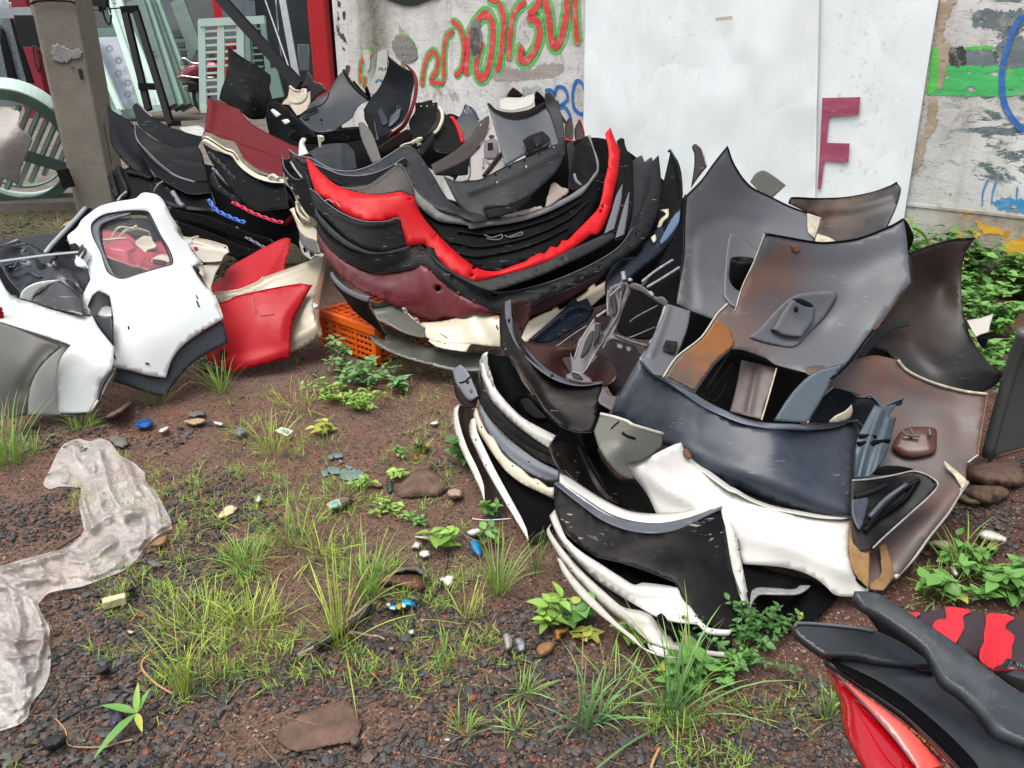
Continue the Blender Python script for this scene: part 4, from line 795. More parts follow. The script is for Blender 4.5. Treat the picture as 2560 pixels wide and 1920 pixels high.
tube('J','groove',BLK,"120,262 150,255 185,225*",.003,parent=hb)
m1=plate('J','bumper_cover',WHT,"242,130* 265,85 292,72* 282,120 310,200 340,290 400,370 500,470 600,530 710,585* 690,620 665,662* 560,595 440,495 330,385 270,270 245,190",ctn,label='white curved bumper edge with scraped paint, innermost of the nested set',cat='bumper',group=N6,crease=[("262,150 290,260 360,370 460,470 570,560 680,615",.018,.010)])
plate('J','scraped_patch',paint('scraped_white','#8f8f8c',.6,'#2c2c2c',.8,50,scratch=0,lo=.5,hi=.55),"250,110 285,100 300,190 330,270 325,285 290,220 262,160",parent=m1,off=.012,th=.002,jag=2)
plate('J','inner_face',FILL,"290,80* 385,105* 430,160 560,330 680,520* 700,580* 600,530 500,470 400,370 340,290 310,200","290,80,3.1 385,105,3.15 680,500,2.7 400,330,2.98 600,530,2.62",parent=m1,roll=None)
plate('J','lamp_opening',BLK,"440,380* 480,340 540,330 620,400 670,480 660,500 600,490 520,460 470,430","440,380,2.84 670,480,2.66",parent=m1)
plate('J','lamp_ring',HOLE,"495,370 540,360 600,420 650,480 580,480 520,430","495,370,2.80 650,480,2.64",parent=m1)
lk=dict(like=m1,cat='bumper',group=N6)
m2=plate('J','bumper_cover',GRYD,"212,215* 235,185* 245,240 275,300 330,390 440,500 560,600 665,664* 700,690 725,700* 720,795* 600,740 480,650 380,560 300,470 245,390 225,300",off=-.015,label='dark bumper with a blue grey lip and brown face under the white edge',crease=[("225,260 300,400 430,530 560,630 680,690",.014,.012)],**lk)
plate('J','brown_face',BLKB,"250,385* 300,440 400,540 500,620 600,670 720,700* 720,790* 600,735 480,650 380,560 300,475",parent=m2,off=.004,th=.003)
m3=plate('J','bumper_cover',GRYL,"240,430* 250,395* 300,480 400,590 500,670 600,740 728,805* 728,870* 640,860 520,800 400,700 300,580",off=.002,label='scuffed pale grey bumper lip above the cream one',crease=[("250,430 330,560 450,680 600,780 720,830",.012,.010)],dots="546,750,7",**lk)
m4=plate('J','bumper_cover',CRM,"205,455* 222,418* 240,470 290,570 330,600 380,690 430,740 500,790 560,845 600,855 665,905* 700,905* 697,975* 600,930 500,880 400,800 300,665 240,570 212,510",off=.012,label='cream bumper edge with bolt holes, third of the nested set',dots="254,535,7 444,773,7 600,880,6",crease=[("222,480 300,610 420,760 560,870 690,930",.010,.010)],**lk)
plate('J','black_face',FILL,"232,560* 300,660 400,800 500,880 600,930 697,975* 705,1100 640,1200* 545,1235* 500,1120 420,960 330,800 270,680",parent=m4,off=-.05,th=.003)
m5=plate('J','bumper_cover',WHT,"178,530* 190,490 212,478* 225,560 260,640 290,700 340,800 420,945 500,1090 532,1160* 545,1235* 480,1130 380,965 290,810 220,670 185,590",off=.03,label='long white bumper edge running down to the grass',dots="218,615,6 279,772,6 419,1010,6",**lk)
m6=plate('J','bumper_cover',WHT,"78,450* 90,415 118,395* 105,450 130,560 170,670 220,770 250,840 268,900 272,990* 240,905 190,800 120,650 85,530",off=.06,label='outermost thin white bumper edge at the left of the pile',**lk)
plate('J','inner_face',BRN,"112,398* 200,425* 230,560 290,700 340,830 400,960 300,1010 272,985* 265,890 170,665 125,540",parent=m6,off=-.05,th=.003)
plate('J','corner_tab',OLV,"540,1240* 600,1190 640,1170* 660,1200 600,1250 570,1260","0,0,2.18",parent=m5)
t2=plate('J','bumper_cover',BLKB,"668,655* 740,560 800,500 838,480* 855,600 900,700 960,800 1050,950 1165,1035* 1060,1010 950,950 860,895 770,800* 735,795 700,740","668,655,2.44 838,480,2.56 960,800,2.46 1165,1035,2.34 735,795,2.38",label='pointed brown black bumper tip in front of the lavender lipped one',cat='bumper',group=G6,crease=[("870,640 920,760 1000,900 1120,1010",.018,.012)])
plate('J','bumper_cover',BLK,"838,480* 930,560 950,620 1000,740 1100,850 1200,860 1270,950 1340,1075* 1165,1035 1050,950 960,800 880,640","838,480,2.7 1200,860,2.62 1340,1075,2.42 960,800,2.62",label='black shell between the brown tip and the white bumper',cat='bumper',group=G6)
ol=plate('J','bumper_cover',OLVG,"945,560* 985,455* 1050,465 1150,500 1260,545 1372,578* 1365,660* 1250,735 1150,770* 1190,850 1110,830 1030,750 975,660","945,560,2.36 985,455,2.42 1372,578,2.38 1150,770,2.26 1110,650,2.28",label='olive grey bumper corner with a torn white edge',cat='bumper',group=G6)
rim('J',ol,"985,455 1050,468 1150,500 1180,520 1260,545 1372,578*",.010,WHTD)
tube('J','scratch',BLK,"1120,570 1150,590 1200,605*",.004,parent=ol);tube('J','scratch',BLK,"1050,545 1075,520 1100,500*",.002,parent=ol)
sl=plate('J','bumper_cover',SLATE,"1225,112* 1300,205 1400,262 1500,330 1600,400 1700,450 1850,510 2000,540 2200,550 L:820,450 1000,430 1137,380* 1140,500 1112,600 1105,750 1098,1000* 1000,998 800,970 600,925 400,850 300,805 200,740 100,650 0,570 J:1500,700 1400,655 1250,560 1055,455* 1100,340 1170,210","1225,112,2.56 1055,455,2.48 1500,330,2.46 1850,510,2.36 L:820,450,2.34 1137,380,2.40 1105,700,2.26 1098,1000,2.14 800,970,2.16 400,850,2.24 0,570,2.36 J:1400,655,2.42 L:600,600,2.26 200,450,2.36",label='large slate blue bumper with a light lip across the near pile',cat='bumper',group=G6,crease=[("L:60,570 200,660 400,740 600,800 800,860 1000,930 1090,965",.030,.045)])
band('J','light_lip',paint('slate_lip_lit','#59616e',.25,'#848b98',.4,5,coat=.4,scratch=.1),"1225,112,2.515 1300,205,2.49 1400,262,2.47 1500,330,2.445 1600,400,2.42 1700,450,2.39 1850,510,2.345 2000,540,2.33 2200,550,2.325 L:820,450,2.33 1000,430,2.355 1137,380,2.39*","1262,60,2.56 1300,160,2.53 1400,228,2.51 1500,285,2.49 1600,355,2.47 1700,410,2.44 1850,475,2.40 2000,510,2.38 2200,520,2.37 L:820,425,2.38 1000,405,2.40 1140,370,2.42*",parent=sl)  # lip painted lighter than the cover, for its upward face in the light
wb=plate('J','bumper_cover',WHT,"1150,770* 1250,740 1350,685 1440,642 1482,630* 1525,730 1640,830 1780,930 L:355,852 450,905 600,960 750,990 900,1015 1050,1022 1100,1015* 1085,1150 1092,1300 1130,1400 1215,1475* 1190,1515 1100,1522 1000,1512 930,1450 880,1410 780,1362 640,1330 400,1312* J:1800,1150 1700,1080* 1335,1080* 1270,940 1200,850","1150,770,2.30 1482,630,2.31 1640,830,2.24 1335,1070,2.22 L:450,905,2.16 750,990,2.12 1100,1015,2.14 600,1180,2.02 1090,1250,1.98 1190,1515,1.90 780,1362,1.96 400,1312,2.0 J:1350,850,2.28 1500,950,2.22",label='white bumper cover torn open at its right end',cat='bumper',group=G6,crease=[("J:1240,800 1400,900 1600,990 L:380,1090 600,1150 850,1240 1080,1340",.022,.03),("J:1290,760 1450,880 1650,985",-.012,.014)])
band('J','top_lip',WHT,"1530,735,2.30 1640,830,2.235 1780,930,2.17 L:355,852,2.165 450,905,2.15 600,960,2.13 750,990,2.11 900,1015,2.105 1050,1022,2.11 1100,1015,2.13*","1540,722,2.33 1655,805,2.27 1790,905,2.21 L:360,830,2.20 450,885,2.19 600,940,2.17 750,970,2.15 900,995,2.145 1050,1002,2.15 1105,998,2.16*",parent=wb)
plate('J','rusty_bolt_tab',RUSTO,"1490,680* 1515,665 1550,715* 1530,735 1500,715",parent=wb,off=.012)
plate('L','torn_edge',TAN,"1090,1045* 1130,1020 1158,1025 1165,1100 1190,1190 1222,1215* 1215,1475* 1150,1410 1100,1330 1085,1200",parent=wb,off=.015,jag=1)
plate('L','torn_tan_flap',TAN,"1280,1195* 1320,1180 1345,1250 1372,1330 1370,1400 1310,1480* 1230,1475 1220,1440 1290,1380 1290,1280","1280,1195,2.06 1230,1475,1.92",parent=wb,off=.0,jag=1)
tube('L','crack',BLK,"1060,1355 1110,1390 1150,1430 1200,1465*",.003,parent=wb)
u1=plate('R','bumper_cover',BLK,"1480,110* 1700,270 2000,345 2120,400 2190,455* 2200,480 2060,632* 1900,700 1640,650* 1560,440","1480,110,2.1 2190,455,2.02 2060,632,1.95 1640,650,1.92",label='black liner under the torn white bumper',cat='bumper',group=G6)
plate('R','grey_trim',EDGE,"1590,545* 1600,440 1650,410 1780,415 1900,420 1960,370* 2010,395 1930,450 1780,455 1660,455 1620,490",parent=u1,off=.02)
rim('R',u1,"2055,632 2130,550 2200,472*",.008,EDGEC)
bb=plate('J','bumper_cover',BLKG,"700,885* 860,1010 1000,1110 1150,1170 1300,1190 1450,1170 1600,1100 1725,1040* 1760,1200 1800,1420 1850,1560 R:1480,350 1540,520 1622,650* 1600,690* 1480,715 1380,690 1240,625 1140,505 1070,372* 860,290 700,240 530,202* 430,130 320,20 J:770,1180 705,1040*","700,885,2.30 1000,1110,2.12 1300,1190,2.02 1725,1040,2.12 705,1040,2.20 1200,1350,1.96 R:530,200,2.0 860,290,1.92 1480,715,1.75 1622,650,1.80 J:1800,1420,1.93 R:1200,500,1.80",label='large scratched black bumper at the front of the near pile',cat='bumper',group=G6,crease=[("R:700,230 900,300 1100,340 1300,300 1430,240",.012,.05)])
band('J','grey_lip',LAV,"700,883,2.295 860,1010,2.20 1000,1110,2.115 1150,1170,2.055 1300,1190,2.015 1450,1170,2.03 1600,1100,2.075 1725,1040,2.115*","735,868,2.33 900,980,2.235 1050,1072,2.155 1200,1117,2.09 1350,1127,2.06 1500,1100,2.08 1640,1055,2.12 1735,1020,2.15*",parent=bb)
wn=plate('J','bumper_cover',WHT,"735,862* 900,985 1050,1080 1200,1125 1350,1130 1500,1105 1640,1055 1740,1010* 1788,940* 1815,965 1815,1100 1832,1250 1860,1400 1890,1550 R:1565,440 1590,540 1640,610 1640,640* 1590,650 1450,330 J:1740,1100 1600,1160 1300,1230 1000,1140 735,920*",off=-.012,like=bb,label='white bumper nested inside the scratched black one',cat='bumper',group=G6,dots="1820,1205,6 1835,1290,6 1850,1420,6")
band('J','top_lip',WHT,"735,866,2.34 900,985,2.245 1050,1080,2.165 1200,1125,2.10 1350,1130,2.07 1500,1105,2.09 1640,1055,2.13 1790,965,2.19*","735,800,2.44 860,890,2.36 1000,980,2.27 1150,1050,2.19 1300,1070,2.15 1450,1065,2.15 1600,1030,2.18 1700,975,2.22 1785,925,2.26*",parent=wn,bulge=.01)
LWg='white bumpers on the ground at the front'
ctw="J:670,1080,2.22 R:320,70,2.08 700,340,1.90 1030,400,1.86 1470,705,1.70 1225,665,1.72 560,385,1.92 260,60,2.10 900,790,1.68 1430,885,1.66"
v1=plate('R','bumper_cover',WHT,"J:672,1080* 705,1040* R:320,70 420,160 560,250 700,340 790,392 850,378 1030,398 1092,415* 1140,500 1190,560 1230,620 1300,685 1380,700 1470,705* 1440,742 1300,730 1225,665* 1080,650 950,615 830,550 700,475 560,385 440,280 340,170 J:745,1240 700,1150",ctw,label='upper white bumper under the scratched black one',cat='bumper',group=LWg,crease=[("R:300,60 420,190 560,290 700,385 800,430 950,440 1080,435",.02,.014)],dots="1215,608,8 1270,680,7 1330,708,7")
v2=plate('R','bumper_cover',WHTD,"J:655,1165* 682,1128* R:200,0 250,90 330,190 430,300 560,420 680,525 730,552 840,572 905,600* 945,655* 1000,720 1100,790 1200,832 1330,850 1435,862* 1420,890 1200,868 1050,842 900,790 790,700 600,560 450,420 340,290 255,165 190,50",off=.04,like=v1,label='lower dirty white bumper resting on the weeds',cat='bumper',group=LWg,crease=[("R:220,70 330,230 450,350 600,480 720,580 880,630",.02,.014)],dots="1165,830,8 1020,770,8 350,285,7")
v3=plate('R','bumper_cover',WHTD,"255,205* 280,215 340,300 400,370 560,540 700,680 790,750* 850,828* 1000,880 1120,897* 1000,892 870,845 740,745 560,605 400,455 290,300",off=.07,like=v1,label='thin white bumper edge touching the ground at the very front',cat='bumper',group=LWg)
v3b=plate('R','bumper_fragment',WHT,"880,800* 960,820 1050,860* 1000,885 900,840",off=.05,like=v1,label='short white lip fragment at the lowest point of the near pile',cat='bumper fragment',group=LWg,dots="1003,857,8")
plate('R','bumper_cover',FILL,"290,20* 500,180 1070,360 1150,510 1500,690 1440,750 1100,680 800,560 560,400 400,240 300,110",off=-.07,like=v1,label='black fill sheet for the shade between black and white bumpers at the front',cat='bumper',group=G6)  # black sheet paints the shaded interior between the bumpers
plate('R','bumper_cover',BLKG,"230,110* 330,150 560,370 830,540 1100,650 1250,700 1450,740 1440,870 1200,850 950,760 700,560 450,380",off=-.03,like=v1,label='black cover between the two lower white bumpers',cat='bumper',group=G6)
tube("R","torn_foam_lump",BLK,"960,620 985,640 1010,690 1060,720 1090,770*",.014,parent=v2,off=.02)
mp=plate('L','metal_panel',paint('grey_metal_sheet','#575c5a',.4,'#6a6a62',.4,2,metal=.3,scratch=.1),"2150,0* 2215,-190* 2420,-250* 2420,540* 2212,575 2030,622* 1990,655 1960,600* 2060,300","2150,0,2.72 1980,640,2.76 2420,540,2.66 2420,-250,2.6",label='grey metal sheet leaning at the right edge of the picture',cat='metal sheet')
tube('L','rolled_edge',paint('grey_metal_sheet','#575c5a'),"2215,-190 2150,0 2060,300 1975,620*",.022,parent=mp,off=.0)
tube('L','rusty_lower_edge',RUSTO,"2030,625 2212,572 2420,535*",.006,parent=mp)
mc=empty('parked_motorcycle',pt(*cv('M',1700,1600),.62),'tail of a parked motorcycle with red lamp and red patterned seat','motorcycle')
GRB=paint('worn_grab_rail','#2c3034',.34,'#77777a',.5,9,scratch=.2,lo=.52,hi=.6);COWL=paint('cowl_black','#181b20',.3,'#3d4145',.4,6,scratch=.15,coat=.3)
dm="290,560,.87 790,262,.93 2230,1290,.76"
plate('M','grab_rail',GRB,"790,262* 880,262 1000,285 1120,360 1250,440 1500,600 1700,740 1900,900 2100,1050 2260,1150* 2260,1520* 2000,1400 1870,1245 1700,1090 1550,985 1480,870 1380,720 1200,580 1000,450 880,390 820,320",dm,parent=mc,ground=False,off=.05,th=.018,roll=None,step=7,crease=[("820,280 1000,320 1300,490 1600,740 2000,1040 2260,1230",.006,.014)])
plate('M','tail_blade',COWL,"285,560* 310,530 500,535 800,565 990,600 1200,700 1480,890* 1300,880 1000,840 850,800 700,790 540,782* 420,700 320,620",dm,parent=mc,ground=False,off=.01,th=.012,roll=None,step=7)
plate('M','tail_gap_shade',FILL,"860,380 1000,450 1200,580 1400,740 1560,980 1800,1160 2100,1400 2400,1600 2400,1800 2000,1500 1700,1250 1500,1050 1300,940 1000,860 700,800 560,780 900,680 1000,600",dm,parent=mc,ground=False,off=-.02,th=.004)  # added dark plate, paints the shaded gaps under rail and blade
tube('M','blade_edge',flat('blade_edge_grey','#55595a',.4),"290,560 310,532 500,537 800,567 960,595*",.0022,dm,parent=mc,off=.012)
plate('M','tail_cowl',COWL,"530,785* 700,792 850,820 1100,862 1300,920 1540,1000 1800,1240 2000,1420 2212,1600 2400,1750* 2400,1950* 1750,1850* 1500,1560 1200,1290 900,1080 700,940 560,850","530,785,.85 1540,1000,.80 1750,1850,.62",parent=mc,ground=False,th=.01,roll=None,step=8,crease=[("560,790 1000,930 1500,1230 2000,1640",.006,.02)])
plate('M','cowl_edge',FILL,"530,785* 560,850 700,940 900,1070 1200,1270 1500,1540 1750,1800* 1830,1730 1560,1440 1250,1180 1000,1010 760,880 620,812","530,785,.85 1540,1000,.80 1750,1850,.62",parent=mc,ground=False,th=.003,off=.006)
LAMP=NT('red_lamp_lens');LAMP.b.inputs['Base Color'].default_value=hexc('#a50614');LAMP.b.inputs['Roughness'].default_value=.12;LAMP.b.inputs['Coat Weight'].default_value=.6;LAMP.b.inputs['Transmission Weight'].default_value=.15
LAMP2=NT('pink_lamp_lens');LAMP2.b.inputs['Base Color'].default_value=hexc('#ff5a50');LAMP2.b.inputs['Roughness'].default_value=.2;LAMP2.b.inputs['Coat Weight'].default_value=.5
plate('M','tail_lamp',LAMP.m,"540,900* 620,930 700,1000 900,1150 1250,1450 1450,1650 1600,1900* 950,1900* 780,1600 690,1400 668,1200 610,1060","540,900,.86 700,1000,.81 1450,1650,.70 690,1400,.74 900,1700,.68",parent=mc,ground=False,th=.02,roll=(.012,.02))
plate('M','lamp_strip',LAMP2.m,"690,1000* 800,1080 1000,1220 1200,1370 1400,1550 1560,1720* 1330,1760* 1150,1520 950,1290 800,1130","540,900,.85 700,1000,.80 1450,1650,.69 690,1400,.73 900,1700,.67",parent=mc,ground=False,th=.004,roll=(.004,.01))
tube('M','lamp_seam',flat('seam_grey','#6d4a50',.4),"640,950 800,1130 950,1290 1150,1520 1300,1720*",.0016,"540,900,.85 700,1000,.80 1450,1650,.69 690,1400,.73 900,1700,.67",parent=mc,off=.005)
def seat_fabric(name,col):
 s=NT(name);w=s.n('ShaderNodeTexVoronoi');w.inputs['Scale'].default_value=420;s.l(s.tc.outputs['Object'],w.inputs['Vector']);f=s.ramp(w.outputs['Distance'],[(.2,0.0),(.5,1.0)])
 c=hexc(col);s.l(s.mix(f,tuple([q*.55 for q in c[:3]]+[1]),c),s.b.inputs['Base Color']);s.b.inputs['Roughness'].default_value=.8;s.bump(f,.4,.002);return s.m
st=plate('M','seat_cover',seat_fabric('black_mesh_cloth','#33262b'),"1245,455 1300,440 1450,420 1600,400 1720,405 1900,450 2130,480 2300,500* 2300,960* 2212,930 1950,912* 1700,740 1500,600","1245,455,.96 2300,500,1.0 1950,912,.86 2300,960,.86 1750,650,.88",parent=mc,ground=False,th=.05,roll=(.006,.02),step=8)
rf=seat_fabric('red_mesh_cloth','#d8202e')
for q in("1250,440* 1335,438 1340,450 1310,475* 1280,470","1555,400 1620,392 1770,425 1705,470 1710,560 1690,610 1650,680 1635,695* 1450,570 1460,520 1500,495 1560,490","1900,460 1960,445 2060,460 2135,485 2075,530 2060,570 2135,640 2115,720 2110,850 2120,912 1940,910 1850,840 1850,750 1880,690 1880,620 1895,530"):
 plate('M','red_pattern',rf,q,"1245,455,.96 2300,500,1.0 1950,912,.86 2300,960,.86 1750,650,.88",parent=st,ground=False,th=.001,off=.003,roll=None)
plate('M','seat_base',COWL,"1940,922* 2100,925 2300,945* 2300,1180* 2120,1050 2020,970","1940,922,.845 2300,1180,.80",parent=mc,ground=False,th=.03,roll=(.006,.01))
tube('M','seat_piping',REDD,"1935,925 2100,928 2300,948*",.0025,"1940,922,.842 2300,945,.842",parent=mc,off=.004)
G2='bumper covers nested in the big middle stack'
k2=dict(cat='bumper',group=G2)
rd=plate('F','bumper_cover',RED,"360,280* 420,345 500,430 600,510 720,560 850,585 950,590 1100,567* 1135,575 1180,595* 1215,608 1240,680 1290,770 1400,900 1500,1000 1600,1090 1700,1160 1780,1190 1880,1192 2000,1150 2100,1115 H:400,1085 480,1050* 510,1055 560,1000 610,1005 650,950* 690,950 780,860 860,780 935,695 965,600 985,480 1005,400 1018,250 990,110* 1000,92 1030,58* 1070,165 1105,240 1100,340 1090,430 1060,560 1030,700 980,830 930,900 880,900* 800,965 700,1030 600,1085 500,1125 400,1160 230,1212 100,1240 0,1268 F:1700,1270 1600,1250 1500,1200 1400,1110 1330,1035* 1300,980 1240,985 1160,990* 1135,900 1100,790* 1000,795 850,805 740,770 620,700 520,620 440,570* 395,440","360,280,4.40 440,570,4.14 1100,567,4.08 1100,790,4.0 850,700,4.0 1300,900,4.0 1600,1150,3.90 1780,1230,3.88 H:230,1180,3.92 700,1000,4.08 930,850,4.3 1010,500,4.62 1030,60,4.95 F:600,600,4.10",label='bright red bumper cover with bolt holes across the middle stack',crease=[("440,430 560,560 700,690 850,770",.015,.03),("1130,580 1200,720 1330,900 1480,1060 1640,1190",.02,.03)],dots="1190,627,6 1395,915,5 1690,1165,18,14 1672,1228,18,7 H:970,680,9,12 955,720,12,8 1010,370,9",**k2)
for q in("510,640 545,630 575,650 590,640 640,690*",):tube('F','white_scuff',EDGE,q,.003,parent=rd,off=.004)
rim('F',rd,"1215,608 1290,770 1400,900 1500,1000 1600,1090 1700,1160*",.002,REDD)
DR=DEPTH[rd.name]
i1=plate('F','bumper_cover',BLK,"640,500* 750,525 850,510 950,450 1060,345* 1130,370 1180,470 1240,570 1350,665 1450,712 1600,740 1690,800* H:0,800 150,785 300,760 400,735 500,695 600,650 700,600 790,540 845,500 890,440 925,390 920,300 880,200 850,122* 870,125 905,230 937,330 935,420 H:1010,430 960,640 860,790 700,960 500,1080 F:1880,1195 1700,1170 1500,1010 1290,780 1215,610* 1100,575 900,600 720,570",like=rd,off=-.07,label='black grille bumper with a scuffed grey rim inside the red one',**k2)
plate('F','scuffed_rim',paint('scuffed_rim_plastic','#5d5f62',.5,'#98928b',.8,7,scratch=.4,lo=.38),"1062,345* 1100,345 1130,365 1180,460 1240,565 1350,662 1450,712 1600,740 1650,790 1738,800 H:150,782 300,760 400,735 500,695 600,650 700,600 790,540 845,500 890,440 925,390 915,300 885,200 850,122* 872,120* 900,220 937,320 935,420 890,480 800,590 700,650 500,745 300,805 100,835 0,852 F:1660,860 1640,830* 1540,820 1400,795 1250,680 1160,560",parent=i1,off=.02,crease=[("1090,360 1180,520 1260,640 1400,750 1560,780 1700,820 H:100,800 300,775 500,715 700,620 830,540 920,400",.016,.018)])
for k,q in enumerate(("1560,880 1700,900 H:0,905 200,880 400,830 600,760 800,640*","1500,960 1700,1000 H:100,990 300,950 500,880 700,780 860,640*","1560,1050 1700,1080 H:100,1060 300,1020 500,950 700,850*")):
 tube('F','grille_slat',GRYD,q,.006,parent=i1,off=.012)
for q in("1770,905* 1830,930 1910,905 1905,940 1830,945 1790,935*","1935,910* 1960,925 2070,885 2072,905 1970,930*"):tube('F','clip_loop',GRYL,q,.003,parent=i1,off=.014)
for x,y in((1215,512),):tube('F','bolt_hole',HOLE,"%d,%d %d,%d*"%(x,y,x+6,y+4),.008,parent=i1,off=.03)
plate('H','bumper_cover',GRYD,"745,220* 800,170 845,120* 900,250 932,350 920,430 870,480 790,545 740,560* 700,500",like=rd,off=-.22,label='dark grey inner face of the scuffed rim bumper on its right arm',**k2)
plate('H','bumper_fragment',GRY,"690,185* 735,170 755,300 745,450 735,540* 700,545 705,400",like=rd,off=-.28,label='narrow grey upright fragment between the big grey cover and the red arm',cat='bumper fragment',group=G2)
tube('H','grey_clip_arm',GRYL,"745,430 760,480 800,520*",.01,off=0,D=lambda XY:DR(XY)+.1,label='small grey clip arm above the scuffed rim',cat='clip')
pl=plate('H','broken_bumper_chunk',paint('pinkish_foam','#94877f',.8,'#6e6460',.5,9,scratch=0),"515,685* 540,590 565,510 595,495 640,530 695,545 700,570* 660,600 600,640 560,670",like=rd,off=-.03,label='pale pinkish broken chunk sitting in the scuffed rim bumper',cat='chunk',jag=1.5,th=.03)
plate('H','broken_foam_strip',paint('pinkish_foam',''),"165,755* 210,745 290,725 400,700 480,680 490,695 430,720 300,755 200,770",like=rd,off=-.03,label='ragged pale strip lying along the scuffed rim',cat='chunk',jag=2.0,th=.02)
TRG=paint('trough_grey','#191c20',.4,'#5d5a56',.35,5,scratch=.35,spec=.22)
f1_=plate('F','bumper_cover',TRG,"228,235* 300,282 400,300 470,340 560,388 640,403 760,400 900,350 1030,270 1120,215 1190,203* 1240,240 1300,330 1390,470 1440,560 1500,640 1600,700 H:0,720 60,775 F:1700,800 1560,745 1450,715 1350,665 1240,565 1180,460 1130,365 1090,340 1140,300 1000,385 900,425 780,440 640,430 520,380 430,350 330,330","228,235,4.75 560,388,4.5 900,350,4.5 1190,203,4.75 1390,470,4.42 1600,700,4.2 1090,340,4.5",label='dark grey cover with a sweeping curved top, above the red bumper',crease=[("1180,230 1290,400 1400,600 1540,720",.02,.02)],dots="1370,515,7 1215,512,4",**k2)
rim('F',f1_,"228,235 300,282 400,300 470,340 560,388 640,403 760,400 900,350 1030,270 1120,215 1190,205*",.007,GRYL)
f2_=plate('F','bumper_cover',BLK,"235,330* 330,335 430,350 520,380 640,430 780,440 900,420 1020,370 1140,298* 1170,330 1100,345 1060,345 950,440 850,500 750,520 640,500 520,440 420,400*",like=f1_,off=.05,label='black curved cover directly over the brown dusty one',**k2)
rim('F',f2_,"430,350 520,385 640,432 780,442 900,422 1020,372 1140,298*",.006,GRYL)
plate('F','bumper_cover',paint('dusty_brown_cover','#1d1a18',.45,'#5e5248',.8,7,scratch=.2,lo=.38),"600,520* 720,530 850,512 950,450 1030,390 1090,342* 1125,370 1165,450 1220,560 1215,608* 1150,580 1100,567 950,590 850,585 720,560",like=rd,off=-.02,label='dusty brown curved cover resting on the red bumper',crease=[("620,525 750,535 860,515 960,450 1080,350",.012,.012)],**k2)
plate('F','bumper_cover',GRY,"385,252* 430,228 480,200 560,185* 620,182 690,190 715,215* 745,245 755,310 765,382* 640,405 560,388 470,340","385,252,4.85 560,185,4.95 765,382,4.72 470,340,4.7",label='blocky grey bumper corner above the white strip tip',crease=[("640,190 640,300 650,400",.02,.02),("430,290 560,310 740,300",.008,.015)],**k2)
w1_=plate('F','bumper_fragment',WHT,"305,285* 310,175 335,138* 365,148 352,190 388,268*","305,285,4.38 335,138,4.52",label='white folded bumper tip at the top of the red one',cat='bumper fragment',group=G2,crease=[("330,160 325,200 370,270",.02,.012)])
plate('F','bumper_fragment',CRM,"452,120* 500,125 508,160 485,185 490,222* 470,222 460,170","452,120,4.75",label='small cream tab with a hole above the grey corner',cat='bumper fragment',group=G2,dots="490,148,6")
l1=plate('F','bumper_cover',BLK,"165,310* 178,278 190,365 240,440 290,472 345,465* 400,530 430,640 440,785* 380,745 310,650 270,580 230,520 195,440","165,310,4.55 345,465,4.35 440,785,4.12 240,500,4.40",label='black forked bumper end left of the red tip',**k2)
rim('F',l1,"178,280 188,365 240,440 290,472 345,465*",.007,STEEL)
l1b=plate('F','bumper_cover',GRYD,"228,238* 300,330 365,400 400,530 350,500 300,430 250,350","228,238,4.50 400,530,4.3",label='dark sliver with a light edge beside the forked bumper end',**k2)
tube('F','light_edge',EDGE,"243,330 280,390 335,460*",.006,"243,330,4.42 335,460,4.33",parent=l1b)
c1_=plate('F','bumper_cover',CRM,"238,705* 268,690* 290,760 340,830 375,852 410,835* 445,870 450,960* 420,955 350,920 310,880 280,800","238,705,4.35 445,870,4.2",label='beige bumper end with clips left of the stack',**k2)
rim('F',c1_,"240,705 300,800 350,840 400,845*",.006,EDGEC);tube('F','clip_rail',EDGEC,"290,645 300,720 340,770 400,800 440,790*",.008,"290,645,4.3 440,790,4.2",parent=c1_);tube('F','clip_rail',EDGEC,"325,690 350,730 400,790*",.006,"290,645,4.28 440,790,4.18",parent=c1_)
plate('F','lower_face',OLVG,"300,850* 360,920 450,960 480,1060* 400,1040 330,980","300,850,4.28 480,1060,4.1",parent=c1_)
ch=plate('F','clipped_bumper_end',paint('chrome_clip_paint','#a8a8a8',.25,'#55504a',.5,8,metal=.4,scratch=0),"315,920* 360,945 420,980 470,1040 505,1060* 490,1085 440,1075 400,1105* 340,1060 310,980","315,920,4.28 505,1070,4.08",label='shiny clip panel with square slots below the beige bumper end',cat='clip panel',holes=("335,1010* 365,1000* 375,1040* 345,1050*","385,1045* 420,1035* 432,1075* 395,1085*","400,1000* 440,1015* 445,1035* 405,1020*","330,950* 350,960* 355,985* 332,975*"))
n1=plate('F','bumper_cover',GRYD,"390,540* 440,572 520,650 620,720 740,778 850,805 1000,800 1080,775 1112,790* 1130,880 1160,990* 1030,1030 880,1020 760,975 650,900 560,810 480,730 420,670",like=rd,off=.05,label='dusty grey black panel directly under the red bumper',crease=[("420,600 540,700 700,790 860,830 1060,800",.010,.014)],**k2)
rim('F',n1,"390,540 440,572 520,650 620,720 740,778 850,805 1000,800 1080,775 1112,790*",.004,GRYL)
n2=plate('F','bumper_cover',GRY,"438,700* 490,770 600,880 700,960 850,1030 960,1045 1080,1020 1190,990* 1185,1015 1080,1055 950,1075 850,1070 700,1010 560,910 450,780",like=rd,off=.09,label='thin grey bumper edge, second below the red bumper',crease=[("445,730 600,895 850,1045 1080,1035",.012,.01)],**k2)
